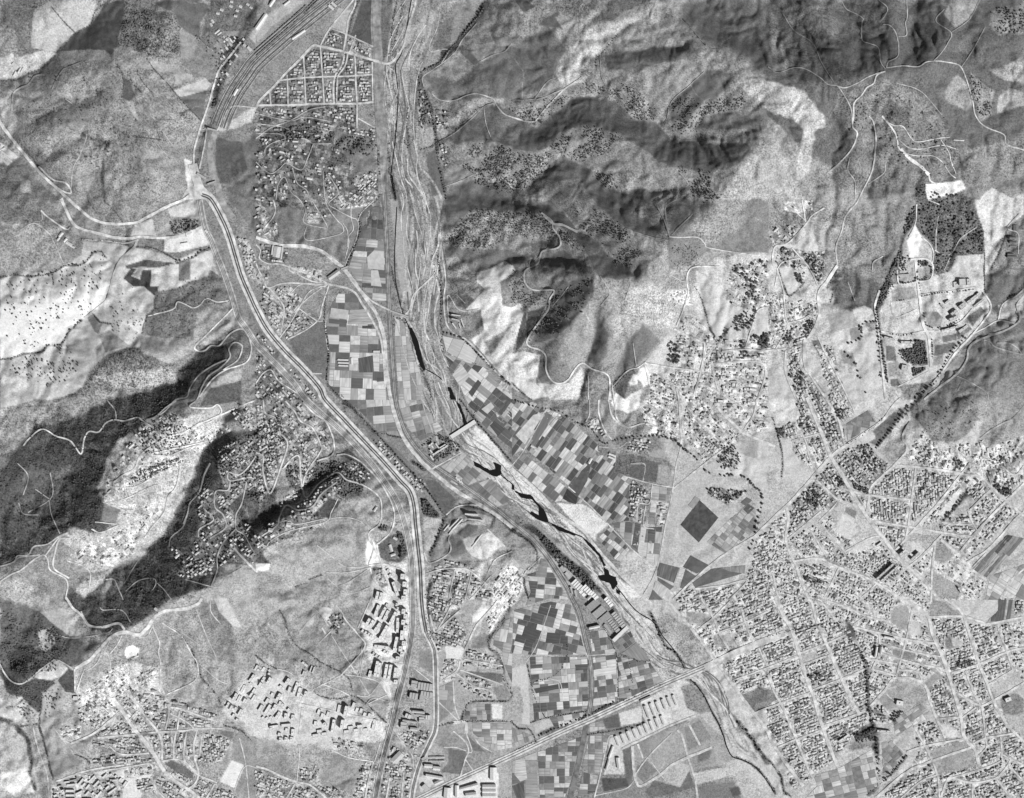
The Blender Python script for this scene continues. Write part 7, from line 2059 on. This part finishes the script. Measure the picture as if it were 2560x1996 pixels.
for k_, h, b in recs('B'):
    nm, ht, tone = h[0], float(h[1]), float(h[2]); place = ' '.join(h[3:]); it = []; tl = None
    for tok in b.split():
        if tok in TO: tl = TO[tok]; continue
        cx, cy, l_, w_, ang = map(float, tok.split(','))
        it.append((tl[0]+cx*tl[2], tl[1]+cy*tl[2], l_*sc_*S, w_*sc_*S, ang))
    it.sort(key=lambda v: v[1])
    for i, (x, y, l_, w_, ang) in enumerate(it):
        if w_ > l_: l_, w_, ang = w_, l_, ang+90
        kd = 'saw' if nm == 'factory_hall' and w_ > 12 and ht >= 10 else 'flat' if nm in ('institute_block', 'schoolhouse', 'school_wing', 'hospital_wing', 'barrack_block') else 'long'
        if nm in ('villa', 'farmhouse'): kd = 'gable'
        t = max(.3, min(.9, tone+rnd.uniform(-.04, .04)))
        nw = nm.replace('_', ' ')
        building(nm, x, y, l_, w_, ang, ht*rnd.uniform(.85, 1.15), t, kd, fit('%s %s %s, %s' % (toneword(t), nw, place, ordn(i)), ' from the north'), nw, '%ss %s' % (nw, place)); NB += 1
        P = [[x+(sx*(l_/2+2)*math.cos(math.radians(ang))-sy*(w_/2+2)*math.sin(math.radians(ang)))/S, y+(sx*(l_/2+2)*math.sin(math.radians(ang))+sy*(w_/2+2)*math.cos(math.radians(ang)))/S] for sx, sy in ((-1, -1), (1, -1), (1, 1), (-1, 1))]
        mpoly(P)

# ------------------------------------------------------------------ houses of the towns
HO = []; TREES = []; HEDGE = []
for P, ang, den, tr, tone, nm in U:
    a = math.radians(ang); ca_, sa = math.cos(a), math.sin(a)
    R = [[p[0]*ca_+p[1]*sa, -p[0]*sa+p[1]*ca_] for p in P]
    us = [p[0] for p in R]; vs = [p[1] for p in R]
    v = min(vs)
    while v < max(vs):
        rowh = rnd.uniform(5.6, 8.4); u = min(us)+rnd.uniform(0, 5)
        while u < max(us):
            l_ = rnd.uniform(3.6, 7.4) if rnd.random() > .12 else rnd.uniform(8, 16); w_ = min(rowh-1.6, rnd.uniform(2.8, 5.8))
            uc = u+l_/2; vc = v+rowh/2+rnd.uniform(-1.3, 1.3); u += l_+rnd.choice([.6, 1.2, 2, 3.5, 6])*rnd.uniform(.7, 1.3)*(1.15-.3*den)
            x, y = uc*ca_-vc*sa, uc*sa+vc*ca_
            if not (-60 < x < 2620 and -60 < y < 2056): continue
            if not inside(P, np.array([x]), np.array([y]))[0]: continue
            if rnd.random() > min(.96, den*.95):
                if rnd.random() < tr*(.5 if tone < .69 else .3) and not blocked(x, y): TREES.append((x, y, rnd.uniform(1.1, 2.4), 0, nm))
                continue
            swp = rnd.random() < .35
            L_, W_ = (w_, min(l_, rowh-1.5)) if swp else (l_, w_)
            if swp: L_, W_ = W_, L_
            aa = ang+(90 if swp else 0)+rnd.uniform(-4, 4)
            c, s = math.cos(math.radians(aa)), math.sin(math.radians(aa)); ok = True
            for fx, fy in ((0, 0), (.5, .5), (-.5, .5), (.5, -.5), (-.5, -.5)):
                if blocked(x+fx*L_*c-fy*W_*s, y+fx*L_*s+fy*W_*c): ok = False; break
            if not ok: continue
            hh = rnd.choice([3.2, 3.6, 4, 6.2, 6.8]) if tone < .69 else rnd.choice([2.6, 2.8, 3, 3.4, 4.2, 6])
            HO.append((L_*W_, x, y, L_*S, W_*S, aa, hh, rnd.choice([.62, .7, .76, .8, .84, .86, .88]) if rnd.random() > .16 else .48, 'flat' if rnd.random() < .55 else 'gable', nm))
            if rnd.random() < tr*(.16 if tone < .69 else .07):
                tx, ty = x+rnd.uniform(-6, 6), y+rnd.uniform(-6, 6)
                if not blocked(tx, ty): TREES.append((tx, ty, rnd.uniform(.9, 1.9), 0, nm))
        v += rowh
HO.sort(key=lambda v: -v[0])
big = HO[:300]; rest = HO[300:]
bypl = {}
for o_ in big: bypl.setdefault(o_[9], []).append(o_)
for nm, L_ in bypl.items():
    L_.sort(key=lambda v: v[2])
    for i, (ar, x, y, l_, w_, aa, hh, t, kd, _) in enumerate(L_):
        building('house', x, y, l_, w_, aa, hh, t, kd, fit('%s large %s house %s' % (ordn(i).replace(' from the north', ' northernmost') if i else 'northernmost', toneword(t), nm), 'northernmost '), 'house', 'large houses %s' % nm)
HM = [mat('rendered_wall', .75, .08, .3)]+[mat('roof_surface', t, .10, .18) for t in (.48, .62, .7, .76, .8, .84, .86, .88)]
HI = {.48: 1, .62: 2, .7: 3, .76: 4, .8: 5, .84: 6, .86: 7, .88: 8}
V, F, M = [], [], []
for ar, x, y, l_, w_, aa, hh, t, kd, nm in rest:
    b3 = P3(x, y); r = -math.radians(aa); c, s = math.cos(r), math.sin(r)
    if kd == 'flat': box(V, F, M, b3[0], b3[1], b3[2]-3, b3[2]+hh, l_, w_, c, s, 0, True, HI[t])
    else:
        box(V, F, M, b3[0], b3[1], b3[2]-3, b3[2]+hh, l_, w_, c, s, 0, False); gable(V, F, M, b3[0], b3[1], 0, b3[2]+hh, l_, w_, c, s, HI[t], w_*.24, .3)
    if rnd.random() < .35 and l_ > 7:
        dx = (l_*.5+1.6)*rnd.choice([-1, 1]); dy = rnd.uniform(-.2, .2)*w_
        box(V, F, M, b3[0]+dx*c-dy*s, b3[1]+dx*s+dy*c, b3[2]-3, b3[2]+hh*.55, 3.2, w_*.6, c, s, 0, True, rnd.randint(1, 8))
tag(obj('small_houses', mesh('small_houses', V, F, HM, M)), 'thousands of small pale houses packed along the streets of the towns', 'houses', kind='stuff')

# ------------------------------------------------------------------ freight wagons
wv = 0
for Q, offs in WAG:
    it = []
    for oi, o in enumerate(offs):
        R = offset(Q, o); acc = 0; nxt = 6+rnd.uniform(0, 8)
        for a, b_ in zip(R[:-1], R[1:]):
            L = math.hypot(b_[0]-a[0], b_[1]-a[1])
            while nxt <= acc+L:
                t = (nxt-acc)/L; it.append((a[0]+(b_[0]-a[0])*t, a[1]+(b_[1]-a[1])*t, math.degrees(math.atan2(b_[1]-a[1], b_[0]-a[0])), oi))
                nxt += 8.3 if rnd.random() > .12 else rnd.uniform(16, 30)
            acc += L
    it.sort(key=lambda v: v[1])
    wp = None
    for i, (x, y, ang, oi) in enumerate(it):
        e = bpy.data.objects.new('freight_wagon', None); COL.objects.link(e); e.location = P3(x, y, 1.2); e.rotation_euler = (0, 0, -math.radians(ang))
        tag(e, '%s freight wagon standing on the %s siding of the railway yard' % (ordn(i).replace(' from the north', ''), ['inner', 'middle', 'outer'][oi]), 'wagon', 'freight wagons in the yard')
        if wp is None:
            mb = mk('body', lambda V, F, M: box(V, F, M, 0, 0, 1, 3.6, 10.5, 2.9, 1, 0, 0), mat('wagon_body', .36, .15, .6), e)
            mr_ = mk('roof', lambda V, F, M: gable(V, F, M, 0, 0, 0, 3.6, 10.5, 2.9, 1, 0, 0, .5, .1), mat('wagon_roof', .5, .15, .6), e)
            mu = mk('underframe', lambda V, F, M: box(V, F, M, 0, 0, .1, 1, 8.6, 2, 1, 0, 0), mat('wagon_underframe', .2, .1, .6), e); wp = (mb, mr_, mu)
        else:
            for p_ in wp:
                c = p_.copy(); COL.objects.link(c); c.parent = e

# ------------------------------------------------------------------ footbridges and the unfinished river bridge
def deck(name, p0, p1, wd, z, label, tone, piers=2, cat='bridge'):
    a = P3(*p0); b_ = P3(*p1); zc = max(a[2], b_[2])+z; cx, cy = (a[0]+b_[0])/2, (a[1]+b_[1])/2
    L = math.hypot(b_[0]-a[0], b_[1]-a[1]); r = math.atan2(b_[1]-a[1], b_[0]-a[0])
    e = bpy.data.objects.new(name, None); COL.objects.link(e); e.location = (cx, cy, zc); e.rotation_euler = (0, 0, r)
    tag(e, label, cat)
    dm = mat('bridge_concrete', tone, .08, .2)
    mk('deck', lambda V, F, M: box(V, F, M, 0, 0, -1.2, 0, L, wd, 1, 0, 0), dm, e)
    for s in (-1, 1): mk('parapet', lambda V, F, M: box(V, F, M, 0, s*(wd/2-.25), 0, 1.1, L, .5, 1, 0, 0), mat('bridge_parapet', tone-.05, .08, .2), e)
    for i in range(piers):
        x = -L/2+L*(i+1)/(piers+1); mk('pier', lambda V, F, M: box(V, F, M, x, 0, -z-6, -1.2, 2, wd*.8, 1, 0, 0), mat('bridge_concrete', tone, .08, .2), e)
pp = lambda s: [p[:2] for p in pts(s)]
a, c = pp('b3 1662,320 b3 1870,185'); deck('river_bridge', a, c, 17, 5, 'broad white concrete bridge across the river beside the tree dotted compound', .86, 5)
for s, z, w_, lb in (('b2 1140,945 b2 1300,1000', 3, 7, 'narrow pale road bridge over the river below the village crossroads'), ('a1 1680,1480 a1 1755,1525', 6, 9, 'dark flyover across the railway south of the pale embankment'), ('a1 1770,1575 a1 1840,1550', 6, 8, 'short flyover between motorway slip roads at the railway bend'), ('a1 1770,1100 a1 1850,1118', 6, 7, 'overbridge where the lane crosses the railway yard throat'), ('b2 725,595 b2 790,570', 4, 8, 'small bridge where the highway crosses the canal'), ('b4 1415,1375 b4 1445,1355', 5, 12, 'underpass bridge on the southern highway beside the huts')):
    a, c = pp(s); deck('road_bridge', a, c, w_, z, lb, .7, 1)

# ------------------------------------------------------------------ trees
LM = [(470, 60, 'in the orchard on the northwestern hill'), (1120, 90, 'in the avenue beside the river road'), (1080, 330, 'beside the canal east of the river'), (1150, 640, 'along the canal road under the hills'), (1330, 420, 'in the plantation on the northern spur'), (1300, 600, 'in the plantation above the river'), (1450, 360, 'on the spur between two dark valleys'), (1600, 300, 'on the sunny slope of the massif'), (2400, 560, 'in the forest park'), (2240, 640, 'in the garden court of the institute'), (2290, 880, 'in the grove south of the institute'), (2210, 900, 'in the double row along the park avenue'), (2130, 860, 'along the field edge west of the park'), (2260, 1060, 'in the row along the lane to the park'), (1880, 720, 'in the scattered grove at the foot of the hills'), (1680, 880, 'in the orchard of the eastern suburb'), (1990, 850, 'in the suburb beside the lane'), (1860, 870, 'in the big garden of the suburb'), (2040, 640, 'in the grove on the northern lane'), (1750, 1180, 'along the curving ditch of the plain'), (1880, 1250, 'along the lower ditch of the plain'), (1450, 1080, 'along the canal above the farmland'), (1400, 1380, 'in the dark belt beside the railway and river'), (1150, 1120, 'round the compound by the river bridge'), (1080, 1350, 'beside the motorway sports compound'), (820, 1180, 'in the dark wood below the ridge village'), (620, 1150, 'in the wooded valley village'), (430, 1080, 'on the pale village ridge'), (150, 1600, 'in the western pine scrub'), (100, 1720, 'on the western headland'), (2170, 1700, 'in the dark belt through the street grid'), (2160, 1850, 'in the avenue south of the street grid'), (2400, 1230, 'in the eastern hillside gardens'), (2490, 1140, 'in the gardens by the straight road'), (2400, 1270, 'in the gully of the eastern city'), (2150, 1150, 'in the leafy blocks of the eastern city'), (900, 380, 'in the copse under the gridded town'), (200, 800, 'on the bright western fields'), (470, 560, 'beside the bright camp ground'), (700, 1900, 'in the southwest'), (1230, 1860, 'on the canal in the south'), (1700, 1600, 'on the river bank'), (1900, 1850, 'on the lower river bank'), (980, 700, 'beside the valley farmland'), (800, 1600, 'in the walled orchard by the apartment blocks'), (2300, 200, 'on the eastern plateau'), (2000, 1500, 'in the old centre'), (560, 250, 'west of the railway yard')]
def place(x, y): return min(LM, key=lambda l: (l[0]-x)**2+(l[1]-y)**2)[2]
for k_, h, b in recs('T'):
    P = catmull(pts(b), 4); sz, spc, jt = map(float, h); acc = 0; nxt = 0
    for a, c in zip(P[:-1], P[1:]):
        L = math.hypot(c[0]-a[0], c[1]-a[1])
        while nxt <= acc+L:
            t = (nxt-acc)/(L+1e-9)
            if rnd.random() > .1: TREES.append((a[0]+(c[0]-a[0])*t+rnd.uniform(-jt, jt), a[1]+(c[1]-a[1])*t+rnd.uniform(-jt, jt), sz/2*rnd.uniform(.6, 1.25), 1, ''))
            nxt += spc*rnd.uniform(.75, 1.35)
        acc += L
for k_, h, b in recs('G'):
    P = [p[:2] for p in pts(b)]; sz = float(h[0])*(.82 if 2.5 < float(h[0]) < 3.4 else 1); n = int(h[1]); xs = [p[0] for p in P]; ys = [p[1] for p in P]; got = []; tr_ = 0
    while len(got) < n and tr_ < n*12:
        tr_ += 1; x = rnd.uniform(min(xs), max(xs)); y = rnd.uniform(min(ys), max(ys))
        if not inside(P, np.array([x]), np.array([y]))[0]: continue
        if sz < 3.9 and float(vnoise(np.array([x]), np.array([y]), 22, 50)[0]) < -.12*rnd.random()-.06: continue
        if sz < 3.9: x += rnd.gauss(0, 4.5); y += rnd.gauss(0, 4.5)
        if sz > 3.9 and len(got) < 700 and any(abs(x-g[0]) < sz*.62 and abs(y-g[1]) < sz*.62 for g in got[-260:]): continue
        if blocked(x, y) and sz > 4.6: continue
        got.append((x, y)); TREES.append((x, y, sz/2*(rnd.uniform(.5, 1.35) if rnd.random() > .12 or sz > 3.05 else 1.6), 1, ''))
for k_, h, b in recs('P'):
    wd_, tn_ = float(h[0]), float(h[1])
    if tn_ > .43 or wd_ > 20: continue
    P = catmull(pts(b), 2.4)
    for p in P:
        if rnd.random() < .25: continue
        o = min(wd_, 9)*.45; HEDGE.append((p[0]+rnd.uniform(-o, o), p[1]+rnd.uniform(-o, o), rnd.uniform(.7, 1.5)))
TREES = [t for t in TREES if -70 < t[0] < 2630 and -70 < t[1] < 2066]
TREES.sort(key=lambda t: -t[2])
ico = bmesh.new(); bmesh.ops.create_icosphere(ico, subdivisions=1, radius=1); IV = np.array([v.co[:] for v in ico.verts]); IF = np.array([[v.index for v in f.verts] for f in ico.faces]); ico.free()
leafm = mat('tree_foliage', .40, .28, .22, .95); leafd = mat('dark_tree_foliage', .38, .28, .22, .95); leafs = mat('scrub_foliage', .40, .25, .25, .95)
def crown(seed):
    r = random.Random(seed); V = []; F = []
    cl = [(0, 0, 0, .72)]+[(math.cos(a_)*.52, math.sin(a_)*.52, r.uniform(-.25, .25), r.uniform(.36, .56)) for a_ in [i*1.05+r.uniform(-.3, .3) for i in range(6)]]
    for cx, cy, cz_, rr in cl:
        n = len(V)
        for v in IV:
            j = rr*r.uniform(.78, 1.2); V.append((cx+v[0]*j, cy+v[1]*j, cz_+v[2]*j*.9))
        F += [[n+i for i in f] for f in IF.tolist()]
    return V, F
CR = [mesh('crown', *crown(s), [leafm, leafd][s % 2]) for s in range(6)]
def trunk():
    V = []; F = []
    for j, (z, r) in enumerate(((-2, .11), (0, .1), (.8, .07), (1.3, .04))):
        for i in range(6): V.append((math.cos(i*1.047)*r, math.sin(i*1.047)*r, z))
    for j in range(3):
        for i in range(6): F.append([j*6+i, j*6+(i+1) % 6, j*6+6+(i+1) % 6, j*6+6+i])
    for a_, l_ in ((.4, .5), (2.5, .55), (4.4, .45)):       # limbs
        n = len(V); c, s = math.cos(a_), math.sin(a_)
        V += [(-s*.03, c*.03, .75), (s*.03, -c*.03, .75), (0, 0, .83), (c*l_, s*l_, 1.25)]
        F += [[n, n+1, n+3], [n+1, n+2, n+3], [n+2, n, n+3]]
    return V, F
TK = mesh('trunk', *trunk(), mat('tree_bark', .35, .15, .5))
bp = {}
for t in TREES[:300]: bp.setdefault(place(t[0], t[1]), []).append(t)
for nm, L_ in bp.items():
    L_.sort(key=lambda t: t[1])
    for i, t in enumerate(L_):
        r = t[2]*S; e = bpy.data.objects.new('tree', None); COL.objects.link(e); e.location = P3(t[0], t[1]); e.rotation_euler = (0, 0, rnd.uniform(0, 6.28)); e.scale = (r, r, r)
        tag(e, '%s large dark round tree %s' % (ordn(i).replace(' from the north', ' northernmost'), nm), 'tree', 'large trees '+nm)
        obj('trunk', TK, e); obj('crown', CR[i % 6], e, (0, 0, 1.5))
OV = np.array([(1, 0, 0), (0, 1, 0), (-1, 0, 0), (0, -1, 0), (0, 0, 1), (0, 0, -1)], float); OF = np.array([(0, 1, 4), (1, 2, 4), (2, 3, 4), (3, 0, 4), (1, 0, 5), (2, 1, 5), (3, 2, 5), (0, 3, 5)])
def scatter(name, L_, m, label, cat, zf=1.0, k=1.0, IV=IV, IF=IF):
    if not L_: return
    n = len(L_); xs = np.array([t[0] for t in L_]); ys = np.array([t[1] for t in L_]); rs = np.array([t[2] for t in L_])*S*k
    z = H(xs, ys); kk = S*(HC-z)/HC; wx = (xs-PX)*kk; wy = (PY-ys)*kk
    rg = np.random.RandomState(5)
    jit = rg.uniform(.72, 1.25, (n, len(IV), 1)); an = rg.uniform(0, 6.28, n); c, s = np.cos(an)[:, None], np.sin(an)[:, None]
    b_ = IV[None]*jit*rs[:, None, None]
    bx = b_[:, :, 0]*c-b_[:, :, 1]*s; by = b_[:, :, 0]*s+b_[:, :, 1]*c; bz = b_[:, :, 2]*zf
    V = np.stack([bx+wx[:, None], by+wy[:, None], bz+(z+rs*zf*.9)[:, None]], -1).reshape(-1, 3)
    F = (IF[None]+(np.arange(n)*len(IV))[:, None, None]).reshape(-1, 3)
    tag(obj(name, mesh(name, V, F, m)), label, cat, kind='stuff')
rest = TREES[300:]
pl = [t for t in rest if t[3]]; gd = [t for t in rest if not t[3]]
scatter('small_trees', pl, leafm, 'thousands of small dark trees on spurs, ditches and orchards', 'trees')
scatter('hedgerow_shrubs', HEDGE, mat('hedge_foliage', .33, .25, .25, .95), 'dark shrubs lining ditches, gullies and plot edges', 'shrubs')
scatter('garden_trees', gd, leafd, 'small dark garden trees between the houses of the towns', 'trees')
# scrub where the ground cover is rough
rg = np.random.RandomState(11); sx = rg.uniform(-60, 2620, 200000); sy = rg.uniform(-60, 2056, 200000)
spv = bil(SP, (sx+MX)/GS, (sy+MX)/GS); tv = bil(T, (sx+MX)/GS, (sy+MX)/GS)
cl = fbm(sx, sy, 30, 40, 2)
keep = rg.rand(200000) < np.clip(spv-.38, 0, 1)*1.0*np.clip(.5+cl*2.4, 0, 1)
mi_ = np.array([MASK[min(MH-1, int((y+80)/MR)), min(MW-1, int((x+80)/MR))] for x, y in zip(sx, sy)]) == 0
keep &= mi_
scatter('scrub', [(x, y, r_) for x, y, r_ in zip(sx[keep], sy[keep], rg.uniform(.5, 1.35, keep.sum()))], leafs, 'low dark scrub dotted over the open hillsides', 'scrub', .8, 1, OV, OF)
print('tris', sum(len(o.data.polygons) for o in C.objects if o.type == 'MESH'), 'houses', len(HO), 'trees', len(TREES), 'scrub', keep.sum(), 'fields', nf, 'blocks', NB)
